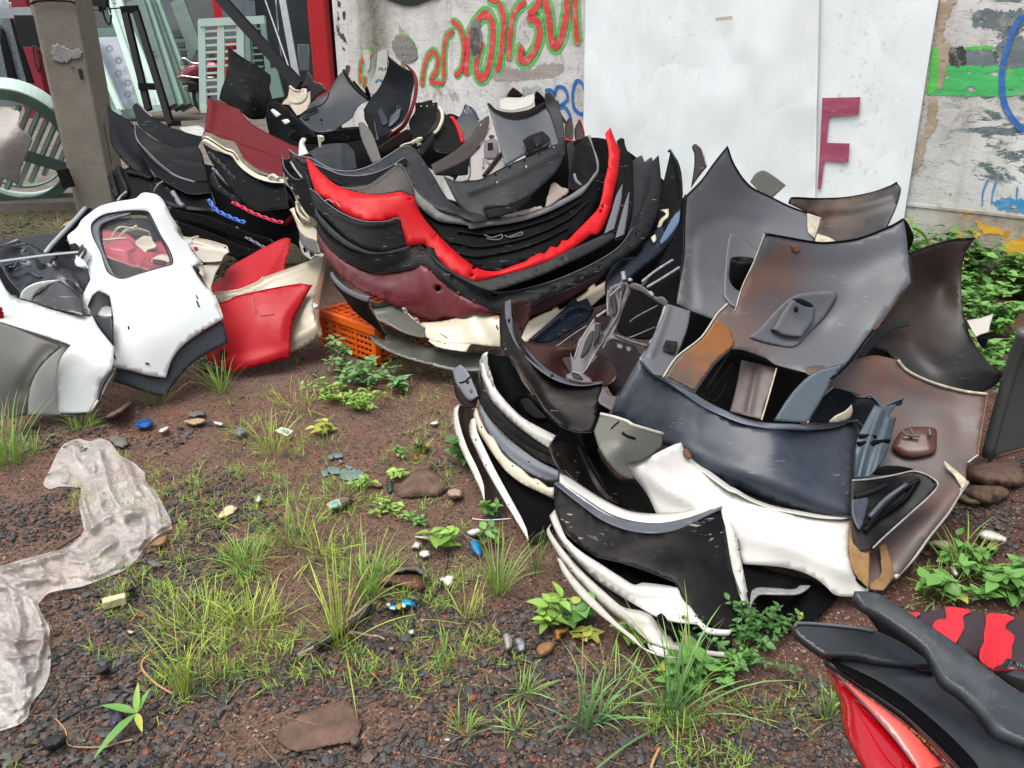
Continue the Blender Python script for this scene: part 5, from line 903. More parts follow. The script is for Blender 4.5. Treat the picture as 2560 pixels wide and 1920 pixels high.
n3=plate('F','bumper_cover',paint('grey_black_bolted','#0f1113',.42,'#55504c',.4,5,scratch=.5,spec=.14),"448,790* 560,920 700,1025 850,1070 1000,1060 1190,990* 1260,978* 1310,1015 1320,985 1350,975* 1375,1010 1385,1050 1440,1130* 1560,1220 1720,1310 1850,1360 H:300,1345 600,1262 900,1130 1100,1000 1210,850 1290,650 1350,480 1358,330* 1412,275* 1430,450 1432,560 1395,760 1330,900 1230,1010 1050,1150 800,1285 500,1412 400,1470 200,1520 0,1490 F:1600,1400 1470,1300 1400,1220 1340,1160* 1275,1145* 1100,1190 900,1200 700,1120 560,1010 460,900","448,790,4.12 850,1120,3.92 1260,980,3.96 1340,1160,3.84 1600,1330,3.80 H:100,1440,3.80 500,1340,3.86 900,1180,3.98 1210,950,4.2 1350,600,4.55 1410,275,4.95",label='dark bolted bumper cover below the red one, right arm rising to the banner',crease=[("1200,1000 1350,1150 1500,1260 1700,1370 H:100,1400 300,1370 600,1290 900,1160 1150,1000 1280,780",.012,.012)],dots="1275,1020,8 1525,1232,8 1855,1380,26,16 H:590,1325,12,9 940,1155,13,9 790,1230,6 1235,890,9,12",**k2)
rim('F',n3,"1720,1310 1850,1360 H:300,1345 600,1262 900,1130 1100,1000 1210,850*",.003,GRYL)
plate('F','bumper_cover',paint('matte_black_band','#0b0c0e',.5,'#333130',.3,6,scratch=.1),"1340,1050* 1430,1130 1560,1215 1700,1272 H:0,1272 230,1214 500,1130 700,1030 900,940 1060,862* 1072,930* 900,1035 700,1130 500,1220 300,1290 100,1350 F:1750,1330 1600,1260 1430,1160",like=rd,off=.03,label='flat black band between the red bumper and the bolted one',dots="H:200,1235,5 450,1190,5 660,1092,5",**k2)
mr=plate('F','bumper_cover',MAR,"455,900* 510,962 600,1050 700,1118 850,1188 950,1207 1050,1197 1180,1175 1275,1143* 1290,1158 1345,1160* 1370,1190 1400,1240 1500,1320 1600,1395 1750,1470 1900,1530* 1900,1560 1700,1530 1600,1565 1520,1560 1380,1602* 1250,1560 1100,1485 960,1422 850,1380 700,1290 600,1190 520,1080 465,960","455,900,4.12 850,1290,3.88 1100,1380,3.80 1380,1600,3.80 1700,1500,3.74 1900,1540,3.78 700,1200,3.92 1275,1150,3.86",label='maroon dusty bumper cover with a round black hole',dots="1408,1330,22,26 1348,1178,8 1582,1385,7 1380,1215,3",crease=[("480,950 620,1110 850,1270 1000,1330",.014,.03),("1290,1160 1340,1350 1420,1520",.014,.03)],**k2)
rim('F',mr,"455,900 510,962 600,1050 700,1118 850,1188 950,1207 1050,1197 1180,1175 1275,1143*",.004,MAR)
plate('H','bumper_cover',paint('shaded_maroon','#35101a',.3,'#5a3a3c',.4,5,scratch=0),"400,1400* 700,1330 900,1220 1010,1150 950,1260 700,1420 560,1490 400,1555*","400,1470,3.86 1000,1160,4.1",label='shadowed right end of a maroon bumper under the bolted one',**k2)  # darker copy of the maroon, shade put into the colour
g1_=plate('G','bumper_cover',BLKB,"555,605* 562,570 600,625 680,695 780,745 862,768* 855,800 880,870 930,950 975,1030 990,1050 985,1085* 930,1030 870,980 790,920 720,850 650,750 590,680","555,600,4.02 860,780,3.80 985,1085,3.74 720,780,3.88",label='dark brown bumper wing with a grey lip over the orange crate',**k2)
plate('G','grey_lip',GRYL,"555,605* 562,568 600,622 680,692 780,742 862,766* 850,806 760,778 670,730 600,670",parent=g1_,off=.02,th=.012)
g2_=plate('G','bumper_cover',OLV,"866,1085* 880,1058 930,1085 990,1098* 985,1030 935,942* 1000,992 1100,1052 1250,1128 1400,1165 1550,1192 1700,1198 1900,1180* 1910,1320* 1700,1342 1500,1332 1300,1292 1150,1250 1000,1190 900,1130","866,1085,3.72 935,942,3.84 1200,1180,3.66 1500,1260,3.62 1900,1250,3.66",label='olive black bumper at the very bottom of the middle stack',**k2)
for x,y in((985,935),(1030,985),(1135,1045),(1210,1085),(1310,1125),(1390,1155),(1490,1172)):plate('G','clip',NAVY,"%d,%d %d,%d %d,%d %d,%d"%(x-24,y-14,x+10,y-6,x+24,y+14,x-6,y+10),"866,1085,3.68 935,942,3.80 1900,1250,3.62",parent=g2_,dots="%d,%d,5,4"%(x,y))
tube('G','lower_chrome_edge',EDGE,"1370,1300 1440,1320 1550,1340 1700,1345 1850,1335*",.008,parent=g2_,off=.01)
g3_=plate('G','bumper_cover',OLVG,"880,862* 960,852 1030,835 1085,815* 1150,880 1200,930 1250,975 1303,1012* 1303,1090* 1200,1070 1100,1030 1000,975 930,948*","880,862,3.80 1085,830,3.84 1303,1050,3.70 1000,975,3.70",label='olive panel with square clips beside the cream bumper',crease=[("890,875 980,868 1080,840",.01,.012)],**k2)
plate('G','top_tab',OLVG,"870,790* 950,812 1010,800 1040,770* 1075,785 1088,820 1030,838 960,852 885,862*","870,790,3.84 1088,820,3.87",parent=g3_)
for x,y in((1145,880),(1240,960)):plate('G','clip',EDGE,"%d,%d* %d,%d* %d,%d* %d,%d*"%(x-28,y-28,x-2,y-32,x+28,y+12,x+8,y+28),"880,862,3.76 1303,1050,3.66",parent=g3_,holes=("%d,%d* %d,%d* %d,%d* %d,%d*"%(x-14,y-16,x-2,y-16,x+14,y+8,x+4,y+14),))
tube('G','edge_line',EDGEC,"1090,820 1150,880 1200,930 1303,1012*",.004,parent=g3_)
cr_=plate('G','bumper_cover',CRM,"1270,968* 1400,962 1480,950 1550,930 1640,900 1692,885* 1740,893 1830,890 1870,905 1900,930* 1900,1160* 1800,1155 1700,1140 1560,1132 1400,1118 1310,1082*","1270,968,3.80 1692,885,3.82 1900,930,3.76 1900,1150,3.66 1310,1082,3.68 1600,1050,3.66",label='crumpled cream bumper marked with pen, below the maroon one',crease=[("1300,1000 1450,1010 1620,980 1700,900",.015,.02),("1700,900 1740,1000 1830,1130",.02,.03)],wob=.006,**k2)
for q in("1540,955 1545,970 1550,960 1548,985*","1560,965 1575,975*","1570,965 1600,960*","1370,990 1420,1050 1480,1090*","1670,970 1700,1030 1750,1080*","1740,1060 1800,1100 1880,1110*"):tube('G','pen_scribble',flat('pen_black','#222222',.6),q,.0018,parent=cr_,off=.006)
plate('G','rust_stain',paint('rusty_cream','#b08f70',.5,'#8d5a3a',.7,8,scratch=0),"1700,900 1760,893 1840,893 1890,920 1860,950 1790,935 1720,950",parent=cr_,off=.006,th=.002)
plate('G','dark_slot',HOLE,"1860,990* 1870,985* 1885,1020* 1875,1025*",parent=cr_,off=.006,th=.002)
plate('G','clip_strip',CRM,"1330,1112* 1345,1095 1380,1100 1400,1120 1500,1120 1600,1130 1670,1138* 1650,1165 1630,1200* 1550,1190 1400,1160",like=cr_,off=.05,label='thin cream clip strip hanging under the cream bumper',cat='clip strip',dots="1360,1108,6,4 1460,1132,12,4",jag=.5)
cl=plate('I','bumper_cover',CRM,"640,620* 700,490 800,435 880,405 920,375* 950,400 1080,310 1165,250 1185,185* 1215,180 1230,215* 1305,172* 1310,260 1260,310 1180,372 1050,390 850,510 690,645","640,620,3.78 700,490,3.86 1305,172,4.20 1000,400,3.96",label='long cream bumper edge with stained ears running up to the right',crease=[("720,500 880,440 1060,350 1290,210",.015,.02)],wob=.006,**k2)
rim('I',cl,"700,490 800,435 880,405 920,375 950,400 1080,310 1165,250 1185,185 1215,180 1230,215 1305,172*",.006,paint('rusty_cream',''))
nv=plate('I','bumper_cover',NAVY,"700,628* 780,560 850,505 950,410 1035,325 1050,303* 1075,310 1090,328 1160,300* 1190,350 1220,390* 1180,460 1080,530 960,600 850,655 750,650","700,628,3.74 1050,303,3.95 1220,390,3.95",label='navy blue ribbed bumper piece lying on the long cream one',crease=[("760,610 900,490 1060,380 1200,380",.014,.014)],dots="980,433,6 795,560,5",**k2)
n5=plate('H','bumper_cover',NAVY,"1000,1230* 1050,1150 1110,1098 1235,1080* 1275,1030 1290,980* 1350,935 1385,960 1375,880* 1440,840 1465,900* 1540,730 1600,700* 1612,770 1540,900 1420,1050 1250,1190 1100,1330 1000,1420* 985,1330","1000,1230,4.05 1290,980,4.25 1600,700,4.6 1000,1420,3.92 1400,1050,4.2",label='navy bumper with a shiny blue arm beside the big grey cover',crease=[("1420,980 1500,850 1580,720",.02,.014)],**k2)
plate('H','blue_arm',paint('shiny_blue_arm','#3a5674',.25,'#6e7f8e',.4,5,coat=.5,scratch=0),"1425,950* 1470,860 1530,760 1580,715* 1600,740 1560,830 1480,940 1430,985*",parent=n5,off=.02)
plate('H','cream_bracket',CRM,"1400,850* 1420,790 1470,740 1425,710* 1490,700* 1490,760 1450,800 1430,840",like=n5,off=-.03,label='cream hooked bracket behind the navy bumper',cat='bracket')
plate('H','cream_bracket',CRM,"1350,925* 1385,905 1392,950 1370,970*",like=n5,off=.02,label='tiny cream tab on the navy bumper',cat='bracket')
bg1=plate('C','bumper_cover',paint('smooth_grey_inner','#3b3f44',.36,'#5d5c5c',.3,4,scratch=.1),"375,820* 420,868 500,912 580,933 680,922 760,888 832,838* 828,740 860,728* 910,780 950,880 978,1000 985,1100 980,1230 900,1150 760,1180 620,1250 515,1312* 480,1180 430,1000","375,820,4.95 832,838,5.05 860,728,5.05 985,1150,4.72 515,1312,4.60 620,1050,4.82 700,1150,4.75",label='standing grey bumper cover with a curved black top lip',**k2)
plate('C','black_lip',BLK,"372,818* 385,812 440,862 520,885 600,885 700,865 770,830 832,800* 835,840* 760,890 680,925 580,935 500,915 420,872",parent=bg1,off=.015,th=.01)
plate('C','side_return',GRY,"830,738* 862,726 912,782 952,880 980,1000 988,1120 975,1230* 930,1100 900,1000 860,880 835,840",parent=bg1,off=.02)
bx_=plate('C','lamp_box',GRYD,"650,1112* 700,1075 760,1052 808,1035* 850,1070 872,1100* 840,1135 740,1180 685,1205*",parent=bg1,off=.04,th=.04)
plate('C','box_slot',BLK,"668,1125* 730,1100* 745,1170* 690,1195*",parent=bx_,off=.045,th=.002);plate('C','box_slot',BLKG,"745,1085* 800,1050* 815,1130* 760,1160*",parent=bx_,off=.045,th=.002)
sk=plate('H','bumper_cover',TRG,"-290,440* -200,480 -120,480 0,472 150,395 330,312 480,245 600,195 660,110 672,200 655,300 620,380 560,450 500,505 400,590 250,675 110,690 30,705* 55,745 70,780* -60,772 -120,720 -200,620","-120,480,4.32 330,312,4.50 660,120,4.75 500,505,4.38 70,780,4.16 -100,700,4.2 250,600,4.25",label='wide dark grey skirt across the front of the standing grey cover',crease=[("-80,560 150,480 400,370 600,260",.02,.02)],dots="135,490,9,14 365,365,9,14 583,208,9,12",**k2)
rim('H',sk,"-120,480 0,472 150,395 330,312 480,245 600,195*",.004,GRYD)
plate('H','hollow',BLK,"32,708* 110,690 250,676 400,592 395,640 310,705 200,750 68,778*",parent=sk,off=.008,th=.002)  # black plate paints in the shade of the hollow
sp0=plate('H','bumper_cover',BLK,"1078,168* 1110,143 1138,150 1145,190 1165,245 1205,315 1210,450 1212,560 1205,700 1170,850 1140,925* 1070,945 1080,880 980,900* 1000,830 1040,700 1075,560 1095,430 1108,320 1100,230","1078,168,4.95 1140,925,4.25 1210,450,4.7 980,900,4.25",label='black slotted arm between the red arm and the tall grey one',**k2)
for q in("980,900* 1040,720 1075,600 1128,500* 1115,640 1060,860*","1070,932* 1110,780 1150,640 1182,560* 1172,700 1140,905*"):plate('H','pale_slot',RAWG,q,parent=sp0,off=.01,th=.003)
plate('H','bumper_cover',GRY,"1205,330* 1240,295 1280,278* 1300,330* 1360,300 1360,480 1290,650 1230,830 1150,950 1180,850 1210,650 1208,480","1205,330,4.85 1360,300,4.95 1150,950,4.25",label='grey notched arm in front of the blank white sheet',**k2)
sp1=plate('H','bumper_cover',BLK,"1440,530* 1470,400 1500,262 1478,250* 1500,228* 1560,320 1590,420 1602,600 1600,640 1580,700 1500,790 1430,870 1400,760*","1440,530,4.95 1500,230,5.1 1600,620,4.75 1430,870,4.5",label='black curved tip with a blue shine before the blank white sheet',crease=[("1545,320 1575,430 1585,600",.02,.012)],**k2)
rim('H',sp1,"1505,235 1560,325 1588,430 1598,590*",.008,paint('shiny_blue_arm',''))
sp2=plate('H','bumper_cover',BLKG,"1672,215* 1690,192 1712,192 1745,225 1775,310 1792,370* 1720,460 1665,540* 1690,380 1692,270","1672,215,5.1 1792,370,5.0 1665,540,4.95",label='slim black bumper tip left of the peaked grey cover',**k2)
rim('H',sp2,"1712,195 1748,228 1778,315 1790,365*",.008,EDGE)
plate('H','bumper_cover',BLKN,"1590,640* 1625,590 1620,900 1600,1150 1560,1440 1300,1560* 1100,1500 1300,1300 1450,1050 1560,850","1625,590,4.2 1560,1440,3.5 1100,1500,3.85 1450,1050,4.2",label='blue black cover in the gap left of the tall grey one',**k2)
plate('F','bumper_cover',FILL,"240,420* 440,400 560,430 700,450 900,400 1100,300 1190,260 1300,380 1450,600 1620,650 H:0,560 200,470 480,330 640,270 690,190 850,140 1020,160 1280,330 1580,640 1500,1000 1200,1350 600,1560 0,1600 F:1300,1500 800,1150 450,800",like=rd,off=-.42,label='black fill sheet for the shade at the heart of the middle stack',step=60,roll=None,**k2)  # fill sheet, black in place of shade deep in the stack
def tabs(r,o,line,n,w,h,mat,off=.006,name='clip_tab'):
 pl=spline(parse(line,r),False,6);A=np.array([p[:2]for p in pl]);s=np.r_[0,np.cumsum(np.linalg.norm(np.diff(A,axis=0),axis=1))];k=REG[r][2]
 for i in range(n):
  t=(i+.5)/n*s[-1];c=[np.interp(t,s,A[:,j])for j in(0,1)];e=[np.interp(t+2,s,A[:,j])for j in(0,1)];u=np.array(e)-c;u=u/(np.linalg.norm(u)+1e-9);v=np.array([-u[1],u[0]]);q=(.8+.4*((i*7)%5)/4);a,b=u*w*k*q/2,v*h*k
  P4=[c-a,c+a,c+a*.7+b,c-a*.7+b];plate('o',name,mat,' '.join('%g,%g*'%tuple(p)for p in P4),parent=o,off=off,roll=None,th=.006)
tabs('F',f1_,"1260,300 1400,520 1500,660",3,34,22,BLK);
tabs('F',mr,"1300,1160 1400,1230 1560,1370 1750,1460",4,24,-14,MAR);tabs('H',sk,"60,455 300,325 520,230",4,24,20,BLK);tabs('G',cr_,"1340,1112 1480,1140 1640,1150",4,30,16,CRM);tabs('F',l1,"200,420 260,540 330,640",3,30,16,GRYL)
def crate():
 A=Vector(pt(*cv('G',478,868),4.16));B=Vector(pt(*cv('G',905,1000),3.84));z0=.005
 A.z=B.z=(A.z+B.z)/2;ux=(B-A);W=ux.length;ux.normalize();uy=Vector((-ux.y,ux.x,0));
 if uy.y<0:uy=-uy
 H=A.z-z0;Dp=.52;Rm=Matrix((ux,uy,Vector((0,0,1)))).transposed();root=empty('orange_crate',(A.x,A.y,z0),'orange plastic crate with slotted sides under the middle stack','crate')
 OR=paint('orange_plastic','#e2600c',.38,'#9c4a16',.3,6,scratch=.1);P=lambda u,v,w:tuple(A+ux*u+uy*v+Vector((0,0,w-H)))
 def bx(name,L):bb=boxes(name,[(P(*c),s,Rm)for c,s in L],OR,root);bevel(bb,.003);return bb
 bx('top_rim',[((W/2,0,H-.02),(W+.03,.03,.04))]);bx('top_rim',[((W/2,Dp,H-.02),(W+.03,.03,.04))]);bx('top_rim',[((0,Dp/2,H-.02),(.03,Dp-.03,.04))]);bx('top_rim',[((W,Dp/2,H-.02),(.03,Dp-.03,.04))])
 for c in((0,0),(W,0),(0,Dp),(W,Dp)):bx('corner_post',[((c[0],c[1],(H-.04)/2),(.035,.035,H-.04))])
 def face(n,f):
  L=[]
  for k in range(5):L.append((f(.5,.012+k*(H-.06)/4),'h'))
  return L
 for v,nm in((0.0,'front_side'),(Dp,'back_side')):
  Ls=[((W/2,v,.015+k*(H-.07)/4),(W-.035,.008,.014))for k in range(5)]+[((.03+k*(W-.06)/12,v+.001,(H-.04)/2),(.007,.006,H-.05))for k in range(13)]+[((W*q,v-.004,(H-.04)/2),(.016,.010,H-.05))for q in(.33,.66)]
  boxes(nm,[(P(*c),s,Rm)for c,s in Ls],OR,root)
 for u,nm in((0.0,'end_side'),(W,'end_side')):
  Ls=[((u,Dp/2,.015+k*(H-.07)/4),(.008,Dp-.035,.014))for k in range(5)]+[((u+.001,.03+k*(Dp-.06)/14,(H-.04)/2),(.006,.007,H-.05))for k in range(15)]
  boxes(nm,[(P(*c),s,Rm)for c,s in Ls],OR,root)
 Ls=[((W/2,.03+k*(Dp-.06)/9,H-.002),(W-.03,.010,.010))for k in range(10)]+[((.03+k*(W-.06)/7,Dp/2,H-.001),(.010,Dp-.03,.010))for k in range(8)]+[((W/2,Dp/2,H-.010),(W-.03,Dp-.03,.006))]
 boxes('base_panel',[(P(*c),s,Rm)for c,s in Ls],OR,root)
crate()
G3='black bumper covers stacked behind the white panel'
k3=dict(cat='bumper',group=G3,ground=False)
def clipstrip(r,name,mat,line,w,ctrl,label,n=6,group='clip strips on the left stack'):
 pl=spline(parse(line,r),False,6);A=np.array([p[:2]for p in pl]);s=np.r_[0,np.cumsum(np.linalg.norm(np.diff(A,axis=0),axis=1))];D=TPS([p[:3]for p in parse(ctrl,r)]);h=w*REG[r][2]/2
 def at(t):return np.array([np.interp(t*s[-1],s,A[:,k])for k in(0,1)])
 def nrm(t):d=at(min(1,t+.02))-at(max(0,t-.02));d/=np.linalg.norm(d);return np.array([-d[1],d[0]])
 rg=random.Random(n*7+len(line));up=[];dn=[];M=n*4
 for i in range(M+1):
  t=i/M;q=nrm(t);k=h*(1.25 if(i//2)%2 else .75);up.append(at(t)+q*h*.8);dn.append(at(t)-q*k)
 out=[list(p)for p in up]+[list(p)for p in dn[::-1]];H=[]
 for k in range(n):
  t0=(k+.3)/n;t1=(k+.7)/n;a=at(t0);b=at(t1);q=nrm((t0+t1)/2)*h*.34;H.append([list(a+q),list(b+q),list(b-q),list(a-q)])
 XY,T=tri_region(out,H,max(3,h));V=[pt(x,y,d)for(x,y),d in zip(XY,D(XY))]
 o=mesh_obj(name,V,T,mat);solid(o,.006,0);return tag(o,label,'clip strip',group)
plate('V','bumper_cover',FILL,"80,230* 400,80 700,20 1000,120 1400,180 1750,330 1850,700 1900,950* 1750,830 1520,900 1300,1010 1180,920 980,850 780,790 650,500 300,420","80,230,6.1 1000,120,6.0 1850,700,4.9 1300,1010,4.9 780,790,5.2",label='black fill sheet for the shade at the bottom of the left stack',step=60,roll=None,cat='bumper',group=G3)  # added black backdrop for the shade low in the left stack
b1=plate('A','bumper_cover',BLKN,"845,822* 870,850 900,880 1000,940 1062,990* 1080,1080 1150,1200 1240,1290 1200,1392* 1100,1370 1000,1300 930,1220 875,1120 860,960","845,822,6.3 1062,990,6.1 1200,1392,5.7 900,1150,5.9",label='blue black wing shaped cover, leftmost beside the pole',crease=[("880,1000 960,1180 1100,1320",.02,.05)],**k3)
b2_=plate('A','bumper_cover',BLKN,"1045,838* 1082,810 1110,835 1150,880 1205,925 1252,955 1340,1000 1450,1040 1600,1082* 1560,1162* 1400,1166 1290,1132 1210,1082 1100,1000 1070,920","1045,838,6.3 1082,810,6.35 1600,1082,5.9 1290,1132,5.85",label='blue black cover with a bent shiny tip behind the glass door',**k3)
rim('A',b2_,"1082,810 1110,835 1150,880 1205,925*",.012,GRYL)
b3_=plate('A','bumper_cover',paint('dusty_black_cover','#0c0e11',.42,'#413e3a',.5,4,scratch=.2,spec=.1),"1060,968* 1130,1032 1210,1092 1290,1132 1400,1166 1560,1160 1600,1220* 1650,1430* 1500,1430 1380,1385 1250,1285 1150,1180 1085,1085","1060,968,6.0 1600,1180,5.7 1650,1430,5.4 1250,1285,5.5",label='dusty black cover with a curved rubbed line, left stack',crease=[("1090,1010 1250,1150 1400,1250 1620,1290",.012,.02)],**k3)
rim('A',b3_,"1065,975 1080,1100 1160,1190 1260,1290 1380,1385*",.006,GRYL)
b4_=plate('A','bumper_cover',BLK,"1078,1098* 1100,1095 1185,1222 1300,1322 1400,1390 1540,1432 1650,1442* 1660,1520* 1500,1530 1350,1460 1230,1380 1150,1280","1078,1098,5.9 1650,1480,5.2 1230,1380,5.4",label='black cover edge with rounded ends under the dusty one',**k3)
rim('A',b4_,"1085,1100 1180,1225 1290,1325 1400,1395 1540,1440*",.012,GRYL)
b4c=plate('A','bumper_cover',BLK,"1170,1300* 1230,1390 1330,1460 1450,1510 1580,1520 1660,1510 1690,1659 1500,1620 1300,1560 1180,1420","1170,1300,5.7 1690,1600,5.1",label='black cover with a pale fold above the white panel roof edge',**k3)
rim('A',b4c,"1175,1305 1230,1400 1330,1480 1440,1515 1560,1520*",.009,GRYL)
b5_=plate('A','broken_trim_heap',BLK,"848,1392* 870,1360 925,1325 945,1312 1000,1345 1100,1365 1170,1390* 1250,1405 1400,1485 1600,1530 1660,1650 1300,1620 1140,1540 980,1590 905,1590","848,1392,5.7 1250,1405,5.5 1660,1650,5.0 905,1590,5.4",label='black broken trim right of the pole foot',cat='trim',ground=False,jag=1)
for q in("930,1320 960,1400 1000,1500 985,1560*","1010,1360 1080,1375 1160,1395*","880,1370 910,1480 930,1560*","1150,1400 1200,1410*"):tube('A','trim_bar',GRYD,q,.016,parent=b5_,off=.03)
tube('A','bent_tab',EDGE,"930,1590 950,1560 1000,1515*",.009,parent=b5_,off=.05)
lg=band('V','bumper_cover',GRY,"590,440,5.05 700,480,5.0 800,500,4.98 900,512,4.95 1000,520,4.9 1055,530,4.9*","640,490,5.0 720,510,4.98 800,530,4.95 900,540,4.93 1000,548,4.9 1050,552,4.88*",label='grey band crossing between white panel and blue clips',cat='bumper',group=G3)
tube('V','strap',GRYL,"670,370 700,420 740,480 770,500*",.016,"670,370,5.05 770,500,4.95",parent=lg);tube('V','strap',GRYD,"615,340 640,370 700,440*",.014,"615,340,5.1 700,440,5.0",parent=lg)
tube('V','curved_edge',EDGE,"500,370 515,330 550,290 580,272*",.006,"500,370,5.1",parent=lg)
for k,(q,c)in enumerate((("640,520* 800,560 1000,600 1200,680 1400,760 1560,800 1600,850 1450,860 1250,800 1000,700 800,640 660,620","640,520,5.0 1600,850,4.6"),("700,640* 850,690 1050,760 1250,850 1400,900 1520,890 1380,960 1200,960 1000,880 800,780","700,640,4.95 1400,900,4.6"),("1300,180* 1450,260 1650,300 1760,420 1830,560 1780,620 1600,560 1450,420 1330,300","1300,180,5.2 1830,560,4.9"))):
 o=plate('V','bumper_cover',BLK,q,c,label=['wide','lower','upper right'][k]+' faint black cover in the shadow under the clip strips',**k3);rim('V',o,' '.join(q.replace('*','').split()[:6])+'*',.005,GRYD)  # grey rim tubes paint in highlights along the black edges
rb=plate('B','bumper_cover',REDD,"62,770* 130,802 230,832 312,862* 350,920 420,985 520,1042 620,1092 720,1142 785,1162* 800,1235* 640,1262 500,1200 400,1165 300,1125 150,1065 38,1035*","62,770,5.95 312,862,5.9 785,1180,5.3 38,1035,5.6 400,1100,5.5",label='deep red bumper cover on top of the left stack',crease=[("310,870 420,1000 600,1100 780,1180",.03,.03),("90,780 80,900 60,1020",.02,.03)],**k3)
rb2=plate('B','bumper_cover',REDD,"18,1062* 40,1025 62,1032 150,1082 272,1112* 300,1162 345,1245 440,1322 560,1372 655,1392* 655,1240* 500,1200 400,1165 300,1125 150,1065 60,1025","18,1062,5.55 272,1112,5.4 655,1392,5.05 655,1250,5.25",label='second deep red bumper flange under the top red one',off=.03,crease=[("40,1050 150,1105 260,1140 320,1230 440,1340",.02,.02)],**k3)
plate('B','rubbed_patch',GRYD,"470,1250 560,1240 640,1260 650,1380 540,1340 440,1290",parent=rb2,off=-.04,th=.002)
cb_=plate('B','bumper_cover',BLK,"20,1130* 100,1180 240,1230 290,1290 340,1340 440,1400 560,1430 665,1440* 700,1640* 440,1659 300,1560 200,1430 80,1262","20,1130,5.5 290,1290,5.2 665,1440,4.9 440,1659,4.8 80,1262,5.35",label='black faced bumper with a cream lip under the red ones',**k3)
band('B','cream_lip',CRM,"20,1085,5.52 60,1075,5.50 100,1100,5.46 200,1165,5.38 265,1188,5.32 300,1235,5.25 340,1290,5.18 440,1368,5.04 560,1408,4.94 665,1418,4.90*","0,1115,5.48 40,1120,5.45 90,1150,5.40 190,1210,5.30 250,1232,5.25 290,1285,5.18 340,1340,5.10 440,1405,4.98 560,1440,4.88 665,1446,4.86*",parent=cb_)
for q in("2,1112 40,1090 100,1120 200,1185 260,1208 300,1260*",):tube('B','lip_groove',BRNR,q,.005,"2,1112,5.44 300,1260,5.18",parent=cb_)
tube('B','cream_ear',CRM,"545,1405 575,1385 600,1400 620,1412*",.012,"545,1405,4.92 620,1412,4.88",parent=cb_)
clipstrip('V','clip_strip',GRY,"1000,0 1060,60 1130,130 1190,200 1245,255",34,"1000,0,5.35 1245,255,5.1",'grey clip strip, uppermost on the left stack',5)
clipstrip('V','clip_strip',GRYL,"1035,145 1100,215 1200,315 1300,400 1370,450 1420,492",26,"1035,145,5.3 1420,492,4.95",'long grey green clip strip hanging to a hooked end',7)
clipstrip('V','clip_strip',GRY,"1240,405 1290,440 1350,485 1400,520",30,"1240,405,5.1 1400,520,4.9",'short grey clip strip beside the pink one',4)
clipstrip('V','clip_strip',paint('blue_clip_paint','#2f5fb4',.35,'#5f7fc0',.3,6,scratch=0),"1000,435 1035,495 1080,545 1150,580 1240,620 1340,655",36,"1000,435,4.95 1340,655,4.7",'blue clip strip on the black stack',6)
clipstrip('V','clip_strip',paint('pink_clip_paint','#c22543',.35,'#8e2030',.3,6,scratch=0),"1215,462 1300,505 1400,560 1500,600 1600,635 1690,655",32,"1215,462,4.95 1690,655,4.6",'pinkish red clip strip on the black stack',7)
clipstrip('V','clip_strip',GRYL,"1260,690 1280,745 1350,790 1440,840 1525,890",26,"1260,690,4.8 1525,890,4.55",'lowest pale clip strip near the upper red fender',5)
plate('V','bumper_cover',GRYD,"1010,230* 1040,180 1090,290 1200,380 1300,430 1260,470 1130,390 1040,320","1010,230,5.25 1300,450,4.95",label='rounded grey cover edge behind the clip strips',**k3)
plate('V','bumper_cover',REDD,"1700,640* 1750,590 1790,570 1770,640 1720,680","1700,640,4.75",label='glimpse of a deep red cover left of the beige bumper end',**k3)
G4='bumper covers piled at the back before the shop'
k4=dict(cat='bumper',group=G4,ground=False)
plate('B','bumper_cover',FILL,"500,850* 640,780 900,1000 1300,1000 1700,1050 1960,900 2060,930 2150,1000 2212,1150 C:200,1300 100,1450 B:2000,1400 1850,1350 1600,1200 1150,1400 800,1450 640,1300 560,1100","500,850,6.9 2150,1000,6.9 1150,1400,5.4 1300,1000,6.7",label='black fill sheet for the shade under the back pile',step=60,roll=None,**k4)  # filler sheet, shade under the back pile put in as black
plate('B','bumper_cover',BLK,"218,365* 290,420 380,480 470,530 556,592* 560,640 548,700 545,780 530,840 512,940* 400,940 330,890 250,840 150,782* 170,700 200,620 222,520","218,365,6.7 556,592,6.7 512,940,6.2 150,782,6.3 400,750,6.2",label='upright black bumper corner in front of the louvred window',crease=[("520,900 420,780 300,740 200,760",.02,.08)],**k4)
t2_=plate('B','bumper_cover',BLK,"540,830* 600,800 700,870 760,930 850,1000 900,1050* 890,1078 840,1070 790,1050 700,985 600,920 560,880","540,830,6.2 900,1050,5.8",label='flat black blade with two white slots behind it',**k4)
for q in("556,870* 580,860 640,905* 605,925 580,905*","642,950* 690,940 708,965 670,985*"):plate('B','white_slot',WHT,q,"540,830,6.12 900,1050,5.72",parent=t2_,th=.003)
plate('B','bumper_cover',GRYD,"690,1080* 740,1030 860,1080 1000,1040 1250,1010 1300,1090 1100,1130 950,1140 800,1130","690,1080,5.8 1250,1010,6.0",label='dark horizontal trim behind the white folded tip',**k4)
t3=plate('B','bumper_cover',paint('blue_grey_inner','#25292d',.36,'#4a4e52',.3,3,scratch=.1,spec=.3),"780,930* 830,880 870,820 920,780 1010,730* 1040,680 1090,600 1135,555* 1180,610 1200,640 1330,790* 1260,830 1225,880 1200,930 1100,1000 1060,1030 950,1042 900,1032 830,980","780,930,6.4 1010,730,6.75 1135,555,6.9 1330,790,6.6 1060,1030,6.2 1000,900,6.55",label='blue grey bumper inner face in the middle of the back pile',**k4)
rim('B',t3,"1135,557 1180,640 1250,720 1330,782*",.022,BLK);rim('B',t3,"780,930 830,880 900,850 960,830 1000,790 1020,735*",.008,BLK)
